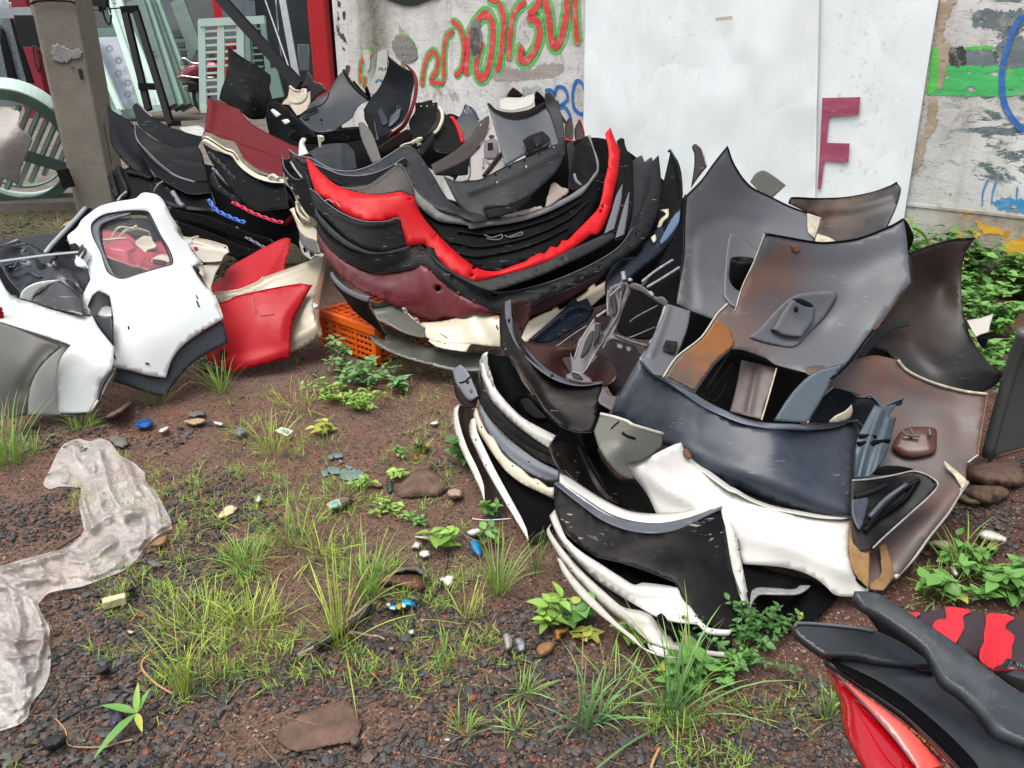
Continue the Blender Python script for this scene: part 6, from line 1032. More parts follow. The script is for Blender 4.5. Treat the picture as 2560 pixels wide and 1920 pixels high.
for q in("820,890* 920,850* 935,870* 830,915*","945,940* 965,935* 965,965* 948,960*"):plate('B','dark_fitting',BLK,q,parent=t3,off=.03,th=.02)
tube('B','round_boss',GRYD,"815,905 830,900 850,915 850,940 825,945 815,925*",.008,parent=t3,off=.01)
plate('B','bumper_cover',BLK,"1205,635* 1220,640 1290,720 1360,770* 1330,800 1280,790 1230,720","1205,635,6.9",label='small black blade right of the blue grey face',**k4)
plate('B','bumper_cover',BLK,"1300,705* 1320,680 1350,760* 1320,760","1300,705,6.9",label='tiny black spike under the torn poster',**k4)
t5=plate('B','bumper_cover',BLKN,"1480,435* 1530,478 1600,530 1690,572* 1695,640 1670,760 1650,860 1600,960 1500,1035* 1400,1080 1345,1030 1330,990 1290,870* 1350,772 1410,700 1460,600 1490,500","1480,435,6.6 1690,572,6.35 1290,870,6.4 1500,1035,5.9 1550,700,6.45",label='tall dark bumper arm with a red edge against the graffiti',**k4)
band('B','red_edge',REDD,"1620,505,6.42 1690,560,6.36 1722,640,6.28 1715,760,6.18 1680,880,6.05 1620,1000,5.95 1550,1060,5.86 1490,1090,5.82*","1640,530,6.42 1685,590,6.34 1695,660,6.26 1680,780,6.15 1650,880,6.03 1600,980,5.92 1540,1030,5.84 1500,1060,5.82*",parent=t5,th=.01)
plate('B','lamp_bracket',BLK,"1295,870* 1340,900 1370,940 1385,1020* 1395,1090 1350,1080 1330,1000 1300,940",parent=t5,off=.05,th=.03)
plate('B','lamp_bracket',GRY,"1400,890* 1430,850 1460,900 1480,960* 1440,980 1420,940",parent=t5,off=.05,th=.02);plate('B','lamp_bracket',SLATE,"1500,930* 1540,880 1585,850* 1570,920 1530,970 1490,1000*",parent=t5,off=.05,th=.02)
plate('B','lamp_bracket',BLK,"1490,870* 1560,830* 1540,890 1500,920*",parent=t5,off=.055,th=.01)
t6=plate('B','bumper_fragment',paint('old_beige','#a29785',.4,'#6d6252',.5,8,scratch=0),"708,680* 740,705 780,715 815,695 835,702* 840,740 872,718* 872,800 858,840 845,875 768,918* 735,870 700,830 645,825* 660,800 690,770 700,730","708,680,6.9 872,760,6.85 768,918,6.6 645,825,6.75",label='torn beige bumper end in the middle of the back pile',cat='bumper fragment',group=G4,ground=False,crease=[("720,800 780,790 830,740",.03,.02)])
tube('B','broken_lip',EDGEC,"710,682 745,712 790,722*",.012,parent=t6);tube('B','broken_lip',EDGEC,"735,815 790,812 830,770 832,710*",.016,parent=t6);tube('B','crack',BLK,"845,875 800,905 768,918*",.006,parent=t6)
plate('B','bumper_cover',paint('brown_black_cover','#1f1c1b',.4,'#4a4340',.5,4,scratch=0),"790,690* 830,640 850,560* 880,600 905,645 950,655 1002,715* 930,760 880,800 860,700","790,690,7.1 1002,715,7.0",label='brownish black cover behind the torn beige piece',**k4)
plate('B','bumper_cover',paint('dusty_pale_blade','#4e4a46',.5,'#77716a',.6,8,scratch=0),"1250,972* 1275,963 1310,985 1350,1040 1385,1120 1430,1255* 1360,1290* 1310,1180 1270,1080","1250,972,5.5 1430,1255,5.0",label='dusty pale grey blade sticking up over the curved covers',**k4)
plate('B','bumper_cover',BRN,"1400,1170* 1500,1100 1640,1020 1680,1080 1560,1160 1440,1220*","1400,1170,5.6 1680,1050,5.8",label='brown striped trim right of the dusty pale blade',**k4)
t10=plate('X','bumper_cover',BLK,"925,772* 1000,765 1130,735 1140,772 1192,765 1200,810* 1225,840 1210,960 1160,1080 1060,1180 1000,1215* 900,1210 860,1100 850,1000 920,880","925,772,6.4 1200,810,6.4 1000,1215,5.8",label='black square cornered cover with cream edging under the graffiti',dots="998,808,11 1070,806,11 1145,795,6",**k4)
tube('X','cream_edge',CRM,"1215,830 1250,880 1258,960 1235,1040 1195,1110 1155,1150*",.014,"1215,830,6.35 1155,1150,5.95",parent=t10);plate('X','brown_inner_edge',BRN,"1205,830* 1235,880 1230,990 1180,1090 1040,1180* 1100,1100 1170,1000 1195,900",parent=t10,off=.02)
plate('X','cream_fitting',CRM,"860,1255* 900,1230 960,1195* 1015,1190* 1020,1225 980,1260 1010,1280 950,1310* 940,1270 870,1290","860,1255,5.6",parent=t10,off=0,ground=False,jag=.8)
tube('X','cream_edge',CRM,"740,1310 800,1280 870,1265*",.007,"740,1310,5.6",parent=t10)
plate('X','bumper_cover',GRYD,"960,1340* 1060,1230 1130,1160 1165,1150* 1150,1220 1080,1330 1020,1420*","960,1340,5.5 1165,1150,5.9",label='narrow dark trim leaning right of the cream edging',**k4)
t11=plate('X','bumper_cover',BLK,"1270,890* 1310,920 1345,960 1420,1040 1470,1130 1520,1250 1400,1390* 1200,1370 1150,1300 1170,1150 1230,1040 1260,980","1270,890,6.5 1520,1250,6.0 1200,1370,5.7",label='black cover with a crimson edge right of the cream edging',**k4)
tube('X','crimson_edge',REDF,"1355,958 1385,970 1430,1040 1465,1120 1510,1265*",.018,parent=t11,off=.01)
t12=plate('X','bumper_cover',paint('glossy_smoke_cover','#1a1c20',.2,'#4f4f55',.5,3,coat=.5,scratch=.1),"1415,1000* 1440,970 1480,920 1510,860 1530,800 1550,788* 1600,825 1660,890 1705,985* 1680,1080 1620,1180 1550,1240 1520,1250 1460,1110","1415,1000,6.6 1550,788,6.7 1705,985,6.5 1520,1250,6.0",label='glossy smoke grey cover with a blue right edge under the graffiti',holes=("1522,860 1535,850 1538,885 1525,890","1555,880 1568,870 1566,900 1556,905"),**k4)
rim('X',t12,"1600,825 1660,890 1700,975*",.014,paint('deep_blue_edge','#1d2350',.3,'#333a66',.3,5,scratch=0))
plate('X','bumper_cover',paint('umber_cover','#241915',.36,'#55443a',.5,5,scratch=.1),"1835,935* 1795,938 1750,980 1710,1000 1690,1060 1640,1150 1530,1260 1400,1370 1250,1460 1120,1530* 1160,1645* 1300,1590 1500,1500 1600,1430 1720,1280 1780,1180 1830,1050","1835,935,6.1 1120,1530,5.1 1160,1645,4.95 1600,1300,5.5",label='long dark brown cover sweeping down below the graffiti',crease=[("1770,1020 1650,1200 1480,1340 1200,1520",.02,.03)],dots="1727,1040,10,18",**k4)
plate('X','bumper_cover',GRYD,"1300,1590* 1500,1500 1640,1420 1580,1560 1560,1659 1180,1659","1300,1590,5.0 1640,1420,5.3",label='grey black cover just below the long brown one',**k4)
t14=plate('C','inner_bracket',paint('pale_inner_face','#8f8a86',.4,'#6a605a',.4,5,scratch=0),"395,930* 400,1000 380,1050 345,1105 325,1130 310,1170 275,1210 240,1245* 238,1370 220,1440 180,1490* 330,1430 420,1380 515,1312* 480,1180 430,1000","395,930,5.5 240,1245,5.1 180,1490,4.8 515,1312,4.85",label='pale inner bracket face left of the standing grey cover',cat='bracket',jag=1.0,ground=False)
rim('C',t14,"390,1010 345,1105 310,1170 240,1245 238,1370 215,1440*",.006,BRNR)
plate('C','grey_fitting',PURP,"345,1110* 440,1100 460,1180 440,1240 350,1250*",parent=t14,off=.03,th=.03);plate('C','grey_fitting',BLK,"375,1130* 415,1125* 420,1185* 378,1190*",parent=t14,off=.035,th=.004);plate('C','grey_fitting',HOLE,"385,1075 410,1065 430,1080 400,1095",parent=t14,off=.01,th=.003)
tube('C','brown_strip',BRNR,"345,1390 400,1320 460,1240 500,1200*",.012,parent=t14,off=.035)
for q in("340,1250 335,1320 350,1310*","360,1260 390,1290*"):tube('C','wire_bit',EDGE,q,.005,parent=t14,off=.03)
t15=plate('C','bumper_fragment',paint('greyish_white','#aaa79f',.35,'#6d665c',.5,6,scratch=0),"468,785* 510,775 530,768 600,770 660,768 700,750 745,740* 750,790 720,830 650,855 560,870 475,858*","468,785,5.7 745,740,5.75 560,870,5.5",label='greyish white curved bumper end on top of the standing cover',cat='bumper fragment',group=G4,ground=False,crease=[("475,810 600,820 740,770",.02,.012)])
plate('C','brown_peak',BRN,"522,772* 540,730 560,705 575,688* 610,710 640,735 658,752* 640,768 580,772","522,772,5.75",parent=t15,ground=False)
plate('C','bumper_fragment',paint('blotchy_fragment','#6f7072',.5,'#d0cec9',.8,18,scratch=0,lo=.4,hi=.5),"655,700 690,685 720,690 770,655* 790,690 815,745 830,780* 790,800 745,790 700,760 660,770","655,700,5.8 830,780,5.7",label='blotchy torn fragment beside the blue letters',cat='bumper fragment',group=G4,jag=1.5,ground=False)
plate('C','bumper_cover',BLK,"745,790* 760,720 820,770 835,800* 800,860 760,880","745,790,5.6",label='black gap piece behind the standing cover lip',**k4)
for k,(q,m,lb)in enumerate((("905,790* 935,800 945,850 960,900 1000,960* 985,980 950,920 920,860",GRYD,'grey jagged blade right of the standing cover'),("985,1000* 1010,940 1030,930* 1050,980 1055,1060 1040,1110 990,1100*",BRN,'dark brown hooked tip under the blue letters'),("1060,1020* 1090,960 1105,950* 1125,1000 1135,1070 1120,1130* 1070,1110",BRN,'brown hooked tip with a dark red edge under the blue letters'))):
 o=plate('C','bumper_cover',m,q,"900,790,6.3 1130,1130,5.9",label=lb,**k4)
 if k==2:rim('C',o,"1100,950 1122,1000 1135,1070 1115,1125*",.014,REDD)
tube('C','red_trim',RED,"985,1105 1040,1125 1110,1140*",.016,"985,1105,5.7",label='short bright red trim behind the grey inner arm',cat='trim')
plate('C','bumper_cover',FILL,"985,1110 1110,1135 1140,1080 1190,1070* 1160,1200 1100,1350 1000,1500 950,1400 960,1250","985,1110,5.5 1190,1070,5.5 1000,1500,4.9",label='black fill sheet for the shade between standing grey cover and red arm',**k4)  # black filler painted as the shade between cover and arm
PW=paint('white_panel_paint','#d9dcdc',.14,'#a49a88',.12,3,coat=.7,scratch=0,bump=.01);PWS=paint('white_fender_paint','#bcc0bd',.2,'#8a8579',.25,3,coat=.5,scratch=0,bump=.015)
SL2=paint('slate_trim_plastic','#2b3036',.45,'#4a4d50',.3,5,scratch=.1);GRF=paint('grey_fender_paint','#4c4c48',.35,'#6a675e',.3,3,scratch=0,bump=.02)
BG=paint('beige_fender_paint','#9c927c',.26,'#766a55',.3,3,coat=.4,scratch=0,bump=.015);BGL=paint('pale_beige_panel','#b3aa9a',.3,'#83776a',.35,4,coat=.3,scratch=0)
KL=paint('crinkled_black_liner','#0a0b0d',.22,'#484b4e',.3,9,coat=.15,scratch=.4)
WIN="590,420 640,370 700,345 850,325 960,332 990,370 1050,490 1100,570 1128,640 1122,680 1050,700 900,745 800,775 740,760 690,720 650,600 600,500"
qp=plate('E','quarter_panel',PW,"935,212* 960,212 1020,225 1060,260 1100,340 1155,430* 1158,470 1190,512 1232,540 1250,590 1312,662* 1250,692* 1290,760 1330,812 1385,862 1420,950 1450,1032* 1330,1100 1240,1160 1160,1232 1110,1312 1078,1416* 950,1395 870,1370 720,1340* 735,1200 738,1050 725,950 712,885* 680,865 640,848* 600,880 575,930 562,960* 540,890 560,830 585,780 578,740 560,690 515,682* 495,650 500,600 545,560 530,548* 490,600 460,560 440,515 440,490 500,440 530,390 590,340 650,300 760,270 880,250 915,220","935,212,4.0 440,500,3.82 1155,450,3.95 1312,662,3.90 1450,1032,3.66 1078,1416,3.38 720,1340,3.34 700,850,3.58 560,950,3.55 900,1100,3.42 1250,900,3.64 900,290,3.92 600,700,3.68",label='big white quarter panel with window, cut from a car',cat='car panel',holes=(WIN,),jag=0,roll=None,step=11,crease=[("760,900 1000,850 1300,830",.006,.06)])
plate('E','window_seal',SL2,WIN,parent=qp,off=-.012,holes=("648,440* 720,375 850,342 955,348 980,385 1040,492 1088,575 1112,648 1104,678 1040,692 890,738 800,768 755,750 715,712 685,640 655,540",),th=.02,roll=None)
plate('E','inner_seal_band',paint('grey_seal_band','#3f464d',.3,'#5a6067',.3,4),"600,430 650,390 720,368 850,338* 850,352 740,385 660,420 640,470 660,560 700,660 740,740 770,765* 740,758 692,715 650,600 605,500",parent=qp,off=-.006,th=.004,roll=None)
gl=NT('car_glass');gl.b.inputs['Base Color'].default_value=(.85,.9,.9,1);gl.b.inputs['Roughness'].default_value=.03;gl.b.inputs['Alpha'].default_value=.06
plate('E','window_pane',gl.m,"648,440 720,375 850,342 955,348 980,385 1040,492 1088,575 1112,648 1104,678 1040,692 890,738 800,768 755,750 715,712 685,640 655,540",parent=qp,off=-.03,th=0,roll=None)
plate('E','arch_trim',SL2,"1442,1040* 1465,1100 1482,1190* 1380,1240 1280,1302 1200,1370 1130,1460 1075,1538* 980,1520 900,1492 740,1440* 755,1352* 870,1378 950,1400 1078,1420* 1112,1315 1165,1235 1245,1165 1335,1105",parent=qp,off=-.02,th=.012,roll=(.003,.006))
for q in("1275,880 1285,905*","1278,915 1290,945 1295,955*","835,1080 836,1100*","945,1322 970,1326*","728,1230 740,1270 750,1290*","1315,1100 1320,1112*"):tube('E','dark_slit',HOLE,q,.004,parent=qp,off=.002)
rim('E',qp,"1395,880 1425,955 1450,1030*",.006,EDGEC)
plate('E','torn_edge',EDGEC,"1240,690* 1310,668 1325,700 1330,760 1300,740 1290,700",parent=qp,off=-.02,jag=1.5)
bl=plate('E','hinge_block',PW,"490,640* 535,565* 560,570 568,610 545,640 552,690 500,690 485,665",parent=qp,off=.05,th=.05)
tube('E','hinge_outline',SL2,"500,620 540,570 555,590 530,640*",.006,parent=bl,off=.01)
plate('E','dark_socket',GRYD,"452,548* 490,540 510,560 522,588 480,595* 460,590",parent=qp,off=.02,th=.02)
bl2=plate('E','latch_block',WHTD,"535,958* 560,950 578,965 575,1005 545,1008 538,985",parent=qp,off=.03,th=.03)
pf=plate('E','car_fender',PWS,"-60,650* 0,770 60,870 125,905* 220,932 320,968 450,1000 580,1020* 600,1015 640,1090 737,1212* 735,1300 725,1360* 690,1400 650,1450 625,1560 580,1642* 400,1657 380,1560 370,1400 400,1280 460,1202* 250,1130 0,1050 -60,1040","-60,650,3.7 125,905,3.5 580,1020,3.42 737,1212,3.26 580,1642,3.12 400,1657,3.10 460,1202,3.26 0,1000,3.35 400,1050,3.36",label='glossy white front fender lying left of the quarter panel',cat='car fender',roll=None,crease=[("60,1060 250,1120 460,1200 560,1260 620,1350",.012,.05)])
plate('E','wheel_arch',paint('arch_white','#9b9e97',.3,'#77756a',.3,3,coat=.3,scratch=0),"462,1200* 400,1280 370,1400 380,1560 402,1657* 180,1657* 190,1500 230,1400 300,1300 400,1212* 250,1150 0,1062 -60,1050 -60,1035 0,1040 250,1120","462,1200,3.27 402,1657,3.12 180,1657,3.16 -60,1050,3.36 300,1350,3.26",parent=pf)
plate('E','rolled_edge',WHTD,"725,1362* 750,1350 735,1400 700,1460 650,1560 620,1600 585,1642* 625,1558 652,1450 690,1400","725,1362,3.24 585,1642,3.10",parent=pf,th=.02)
for q in("640,1560 680,1450 740,1360*","395,1648 480,1650 560,1645*","660,1530 670,1540*"):tube('E','dark_seam',HOLE,q,.004,parent=pf,off=.012)
plate('E','inner_brace',SL2,"600,1022* 720,1015* 738,1205* 680,1130 640,1080","600,1022,3.44 738,1205,3.34",label='slate inner brace showing between fender and quarter panel',cat='brace')
ib=plate('E','inner_brace',SL2,"560,950* 600,890 640,855 712,892* 725,950 730,1018* 690,1010 600,1025","560,950,3.66 712,892,3.70 600,1025,3.6",label='dark hooked brace in the rear opening of the quarter panel',cat='brace')
plate('E','white_blob',PW,"635,1000 660,960 690,948 724,955* 726,1018* 660,1018",parent=ib,off=-.03+.05)
plate('E','car_fender',GRF,"-60,1040* 0,1058 100,1092 250,1152 402,1212* 300,1300 230,1390 190,1500 175,1657* -60,1700*","-60,1040,3.22 402,1212,3.14 175,1657,3.02 -60,1700,3.0 150,1350,3.06",label='dull grey fender at the left edge of the picture',cat='car fender',crease=[("150,1500 200,1380 300,1260 390,1215",-.01,.03)])
tube('E','red_corner_lamp',REDF,"-10,960 3,990 5,1040*",.012,"-10,960,3.33",label='sliver of a red lamp at the left edge',cat='lamp')
e1=plate('E','engine_liner',KL,"-60,590* 0,560 100,530 200,548 300,600 420,590 500,620 560,700 585,790 560,860 520,960* 480,1010 320,970 200,930 130,900 60,780 0,690 -60,620","-60,590,3.95 100,530,4.1 560,700,3.85 480,1010,3.5 130,900,3.58 300,750,3.8",label='crinkled black engine liner heaped behind the white fender',cat='engine liner',wob=.035,step=9,seed=7,crease=[("30,700 200,640 420,700 540,860",.03,.02),("120,850 300,700 480,640",-.03,.02),("200,560 330,700 520,830",.025,.012),("60,600 180,620 300,800 420,900",-.02,.014),("330,640 420,740 500,800",.02,.008),("150,640 260,690 380,660",.02,.008)])
for q in("30,690 60,680 110,665*","90,700 120,655 170,660*","130,660 150,680 200,690*","270,650 300,665*","100,560 150,545 170,550*","200,730 260,760 330,730*","290,820 350,790 370,800*","100,720 130,700*","60,700 100,690*","170,575 150,600*"):tube('E','bright_glint_edge',STEEL,q,.005,parent=e1,off=.02)  # pale tubes paint in glints on the crinkled liner
plate('E','white_frame',PWS,"128,895* 150,845 215,805 300,785 400,778* 340,805 270,835 230,870 205,925*","128,895,3.5 400,778,3.6",parent=e1,th=.012)
plate('E','black_liner_face',paint('shiny_black_liner','#0d0e10',.12,'#33363a',.3,6,coat=.6,scratch=.4),"205,920* 230,865 290,825 340,800 400,788* 450,825 500,870 542,900* 545,1010* 450,990 300,950","205,920,3.48 400,788,3.6 545,950,3.46",parent=e1,wob=.02,off=.0)
plate('E','edge_strip',BLK,"-60,600* 0,680 60,780 130,860 128,895* 60,860 -60,720","-60,600,3.85 128,895,3.5",parent=e1,th=.02)
o=band('E','trim_bar',paint('pale_alloy','#9aa3a8',.3,'#7a7f82',.3,6,metal=.3,scratch=0),"-60,660,3.72 150,632,3.68 300,612,3.66 510,592,3.64*","-60,676,3.71 150,646,3.67 300,626,3.65 510,604,3.63*",label='pale alloy bar lying across the engine liners',cat='bar',nv=2)
wst=plate('E','window_strut',BLKN,"558,310* 600,320 540,390 460,480 400,560 340,600 300,610* 290,600 400,480 480,400","558,310,4.3 300,605,3.85",label='black strut with alloy edge leaning behind the white panel',cat='strut',th=.02)
tube('E','alloy_edge',paint('pale_alloy',''),"556,312 480,400 400,485 330,560 296,605*",.012,parent=wst,off=.01)
plate('E','dark_car_mat',paint('dark_mat','#14181b',.6,'#2c2f30',.3,5),"-60,520* 50,512 150,502 250,490 310,478* 350,492 420,490 560,480 560,600 430,600 300,620 100,560 -60,580","-60,520,4.6 310,478,4.7 560,600,4.1 -60,580,4.3",label='dark flat sheet behind the engine liners',cat='sheet')
tube('E','edge_rod',EDGE,"-10,575 60,545 120,518*",.008,"-10,575,4.2 120,518,4.3",label='short pale rod on the dark flat sheet',cat='rod')
plate('T','grey_bin_lid',GRYD,"600,1290* 700,1180 800,1140 930,1120* 960,1180 1000,1260 800,1300","600,1290,4.0 1000,1200,4.05",label='grey plastic corner beside the alloy edged strut',cat='cover')
plate('Z','bumper_cover',FILL,"150,-60* 900,-80 1150,60 1350,250 1400,700 1000,800 300,800 100,300","150,-60,4.75 1350,250,4.7 300,800,4.2",label='black fill sheet for the shade seen through the quarter panel window',cat='bumper',step=40)  # backing sheet, the shade beyond the window painted black
ri=plate('Z','tailgate_liner',paint('tailgate_red','#8c1126',.28,'#b04a5c',.35,4,coat=.3,scratch=0),"240,80* 400,88 560,120 640,130 720,180 800,260 850,340 930,368 1050,330* 1050,250 1190,245 1240,380 1300,520 1230,590 1060,640* 940,650 700,580 520,512 360,452* 330,350 285,200","240,80,4.4 640,130,4.4 1240,245,4.35 1060,640,4.0 360,452,4.05 700,400,4.15",label='red tailgate inner panel seen through the window',cat='car panel',crease=[("360,440 560,500 760,560 1000,630",.02,.008),("370,470 560,535 760,595",.015,.006),("640,380 660,490",.03,.02),("400,410 640,375 740,330 820,360",.02,.02),("830,550 880,440 1000,410",.02,.015)])
ra=plate('Z','raised_block',paint('tailgate_red_light','#a42238',.28,'#b8566a',.3,4,coat=.3,scratch=0),"400,300* 520,230 640,210 720,250 760,330* 640,378* 420,340",parent=ri,off=.05,th=.05)
plate('Z','lamp_cutout',BGL,"985,500 1040,450 1120,420 1200,425 1290,460* 1300,500 1200,530 1100,545 1010,525",parent=ri,off=.012,th=.004)
plate('Z','lamp_shadow',HOLE,"1000,490 1080,490 1190,515 1180,545 1100,550 1020,530",parent=ri,off=.018,th=.004)
rim('Z',ri,"960,520 980,460 1060,410 1150,395 1230,400*",.005,MAR)
plate('Z','trim_clip_panel',BGL,"755,242* 800,210 830,188 890,160 990,172* 1005,225 1055,282* 1048,325 970,352 930,362 905,402* 870,402 830,352 780,292","755,242,4.28 990,172,4.35 1050,320,4.2 890,400,4.18",label='pale plastic wedge lying on the red inner panel',cat='trim',crease=[("790,290 900,320 1040,290",.02,.01)])
wf=tube('Z','beige_wire_frame',EDGEC,"440,205 475,120 520,60 580,42 660,55 780,60 900,90 955,115 970,160*",.006,"440,205,4.2 970,160,4.3",label='bent beige frame seen at the top of the window',cat='frame')
plate('Z','frame_web',BGL,"520,200* 580,110 660,60 720,65* 660,100 600,150 560,200","440,205,4.22 970,160,4.3",parent=wf);plate('Z','frame_web',OLVG,"620,100* 780,68 900,95 950,130 880,160 740,150","440,205,4.24 970,160,4.32",parent=wf)
for q in("290,225 400,218 520,205 640,200*","310,295 380,250 460,215*","720,70 760,40 790,30*"):tube('Z','torn_strand',EDGEC,q,.007,"290,225,4.15 970,160,4.25",parent=wf)
pb=plate('Z','body_panel',BGL,"1420,180* 1480,190 1560,195 1640,205 1800,235 1870,265 1960,285 2020,305 2045,340 2068,382* 2000,430 1960,510* 1850,520 1700,520* 1620,440 1520,290","1420,180,4.25 2045,340,4.2 1700,520,3.98 1960,510,4.02",label='pale beige inner panel with rolled edge behind the quarter panel',cat='car panel',crease=[("1500,230 1700,270 1900,340 2040,350",.02,.012),("1560,290 1800,340 2000,380",-.02,.012)],dots="2010,320,14 1560,215,10")
rim('Z',pb,"1420,180 1560,195 1640,205 1800,235 1960,285 2020,305 2045,340*",.006,EDGEC);tube('Z','stub',EDGEC,"1560,200 1600,185 1640,180*",.008,parent=pb)
plate('Z','red_corner',REDF,"1560,320* 1610,315 1630,330 1600,360",parent=pb,off=.02)
plate('Z','body_panel',BGL,"1640,600* 1700,575 1800,550 1850,530 1960,525* 1920,600 1870,690 1850,760 1820,850 1812,915* 1760,860 1700,760","1640,600,3.95 1960,525,4.05 1812,915,3.8",label='pale beige lower flap beneath the rolled edge panel',cat='car panel')
rf1=plate('E','car_fender',REDF,"1378,850* 1385,800 1450,760 1462,730* 1500,690 1600,632 1700,575 1830,512 1860,505* 1890,510* 1885,580 1860,650 1850,722* 1850,780 1700,840 1560,870 1400,872*","1378,850,4.12 1890,510,4.5 1850,722,4.25 1400,872,4.05 1650,700,4.24",label='upper red car fender pointing at the middle stack',cat='car fender',group='car fenders stacked at the left',crease=[("1700,800 1790,640 1840,530",.014,.03)])
bf_=plate('E','car_fender',BG,"1395,865* 1550,845 1680,792 1712,762* 1850,712 2000,658 2105,605* 2125,650 2100,720 2060,850 2050,950 2060,1050 2085,1130* 2000,1200 1885,1252* 1700,1230 1420,930*","1395,865,4.0 2105,605,4.3 2085,1130,3.86 1885,1252,3.80 1700,850,4.02 2000,900,3.98",label='beige car fender between the two red ones',cat='car fender',group='car fenders stacked at the left',crease=[("1420,880 1560,860 1690,810 1760,770 2000,690",.012,.014),("1900,1160 2000,1120 2080,1060",.02,.03)])
plate('E','brown_film_edge',paint('brown_film','#6d4c39',.35,'#54402f',.5,4,scratch=0),"2107,608* 2132,645 2108,760 2085,900 2078,1050 2098,1135 2070,1160* 2045,1060 2040,930 2060,800 2090,700",parent=bf_,off=.008,th=.003)
plate('E','white_sticker',flat('white_sticker','#c8c8c6',.5),"2035,935 2048,928 2055,938 2064,936 2066,952 2048,966 2038,955",parent=bf_,off=.014,th=.002)
rim('E',bf_,"1395,865 1550,845 1680,792 1712,762*",.008,BGL)
rf2=plate('E','car_fender',REDF,"1300,1000* 1415,932 1490,912 1530,888* 1700,848 1850,820 1960,803* 2032,812* 1980,900 1925,1000 1897,1080 1888,1200 1886,1282* 1700,1332 1500,1382* 1440,1345 1350,1300*","1300,1000,3.9 2032,812,4.0 1886,1282,3.72 1500,1382,3.66 1700,1050,3.80",label='lower red car fender standing on the ground, scratched',cat='car fender',group='car fenders stacked at the left',crease=[("1460,1325 1650,1300 1885,1225",.014,.025),("1820,1180 1840,1020 1920,900 1990,830",.012,.03)])
for q in("1640,880 1650,930 1655,960 1662,1000*","1655,955 1675,975*","1690,1010 1780,1000*"):tube('E','scratch_line',flat('pink_scratch','#b5646a',.6),q,.0018,parent=rf2,off=.005)
plate('E','dark_grommet',HOLE,"1430,1240 1455,1225 1470,1255 1460,1290 1430,1300",parent=rf2,off=.01,th=.004)
rim('E',rf2,"1415,932 1490,912 1530,888 1700,848 1850,820 1960,803*",.004,REDF)
def gpt(px,py,h=0.0):
 r=ray(px,py);t=(CAMZ-h)/-r[2];return(r[0]*t,r[1]*t,h)
def gplate(r,name,mat,outline,h=.006,dome=.0,rough=0.0,th=.003,label=None,cat=None,group=None,parent=None,jag=0.0,seed=1,step=None,smooth=True,tilt=0.0):
 out=spline(parse(outline,r),True,4)
 if jag:
  rg=random.Random(seed);o2=[]
  for i,a in enumerate(out):
   b=out[(i+1)%len(out)];L=math.hypot(b[0]-a[0],b[1]-a[1]);k=max(1,int(L/4))
   for j in range(k):t=j/k;o2.append([a[0]+(b[0]-a[0])*t+rg.uniform(-jag,jag),a[1]+(b[1]-a[1])*t+rg.uniform(-jag,jag)])
  out=o2
 O=np.array(out);area=np.ptp(O[:,0])*np.ptp(O[:,1]);XY,T=tri_region(out,[],step or max(3,math.sqrt(area/120)))
 e=dist_poly(XY,out);m=max(e.max(),1e-6);V=[]
 for(x,y),q in zip(XY,e):
  t=q/m;hh=h+dome*(1-(1-t)**2)+rough*rnd_noise(x*.05,y*.05,1.0,seed)*(.3+t)+tilt*(O[:,1].max()-y)/max(1,np.ptp(O[:,1]));V.append(gpt(x,y,max(.002,hh)))
 T=[(a,c,b)for a,b,c in T];a,b,c=(Vector(V[k])for k in T[0])
 if(b-a).cross(c-a).z<0:T=[(x,z,y)for x,y,z in T]
 o=mesh_obj(name,V,T,mat,parent,smooth);solid(o,th);return tag(o,label,cat,group)
def vcol_mat(name,rough=.6,sub=0.0,trans=0.0,bump=0.0,spec=.4,wet=False):
 s=NT(name);a=s.n('ShaderNodeAttribute');a.attribute_name='tint';n=s.noise(40,3,.6);c=s.mix(s.ramp(n,[(.35,0.0),(.65,.35)]),a.outputs['Color'],(0.02,0.02,0.015,1))if wet else a.outputs['Color']
 s.l(c,s.b.inputs['Base Color']);s.b.inputs['Roughness'].default_value=rough;s.b.inputs['Specular IOR Level'].default_value=spec
 if trans:
  t=s.n('ShaderNodeBsdfTranslucent');s.l(c,t.inputs['Color']);mx=s.n('ShaderNodeMixShader');mx.inputs[0].default_value=trans;s.l(s.b.outputs[0],mx.inputs[1]);s.l(t.outputs[0],mx.inputs[2]);s.l(mx.outputs[0],s.out.inputs[0])
 if bump:s.bump(s.noise(90,4,.7),bump,.004)
 return s.m
def bulk(name,V,F,cols,mat,smooth,origin=(0,0,0),parent=None):
 """V (n,3), F (m,k) arrays, cols (n,3)"""
 V=np.asarray(V,np.float32)-np.array(origin,np.float32);F=np.asarray(F,np.int32);me=bpy.data.meshes.new(name);k=F.shape[1]
 me.vertices.add(len(V));me.vertices.foreach_set('co',V.ravel());me.loops.add(F.size);me.loops.foreach_set('vertex_index',F.ravel())
 me.polygons.add(len(F));me.polygons.foreach_set('loop_start',np.arange(0,F.size,k,dtype=np.int32));me.polygons.foreach_set('loop_total',np.full(len(F),k,np.int32))
 me.polygons.foreach_set('use_smooth',np.full(len(F),smooth));me.update(calc_edges=True)
 at=me.attributes.new('tint','FLOAT_COLOR','POINT');C=np.ones((len(V),4),np.float32);C[:,:3]=cols;at.data.foreach_set('color',C.ravel())
 me.materials.append(mat);o=bpy.data.objects.new(name,me);COL.objects.link(o);o.location=origin
 if parent:o.parent=parent
 return o
rs=np.random.RandomState(11)
ph=(1+5**.5)/2
ICO=np.array([(-1,ph,0),(1,ph,0),(-1,-ph,0),(1,-ph,0),(0,-1,ph),(0,1,ph),(0,-1,-ph),(0,1,-ph),(ph,0,-1),(ph,0,1),(-ph,0,-1),(-ph,0,1)])/1.9
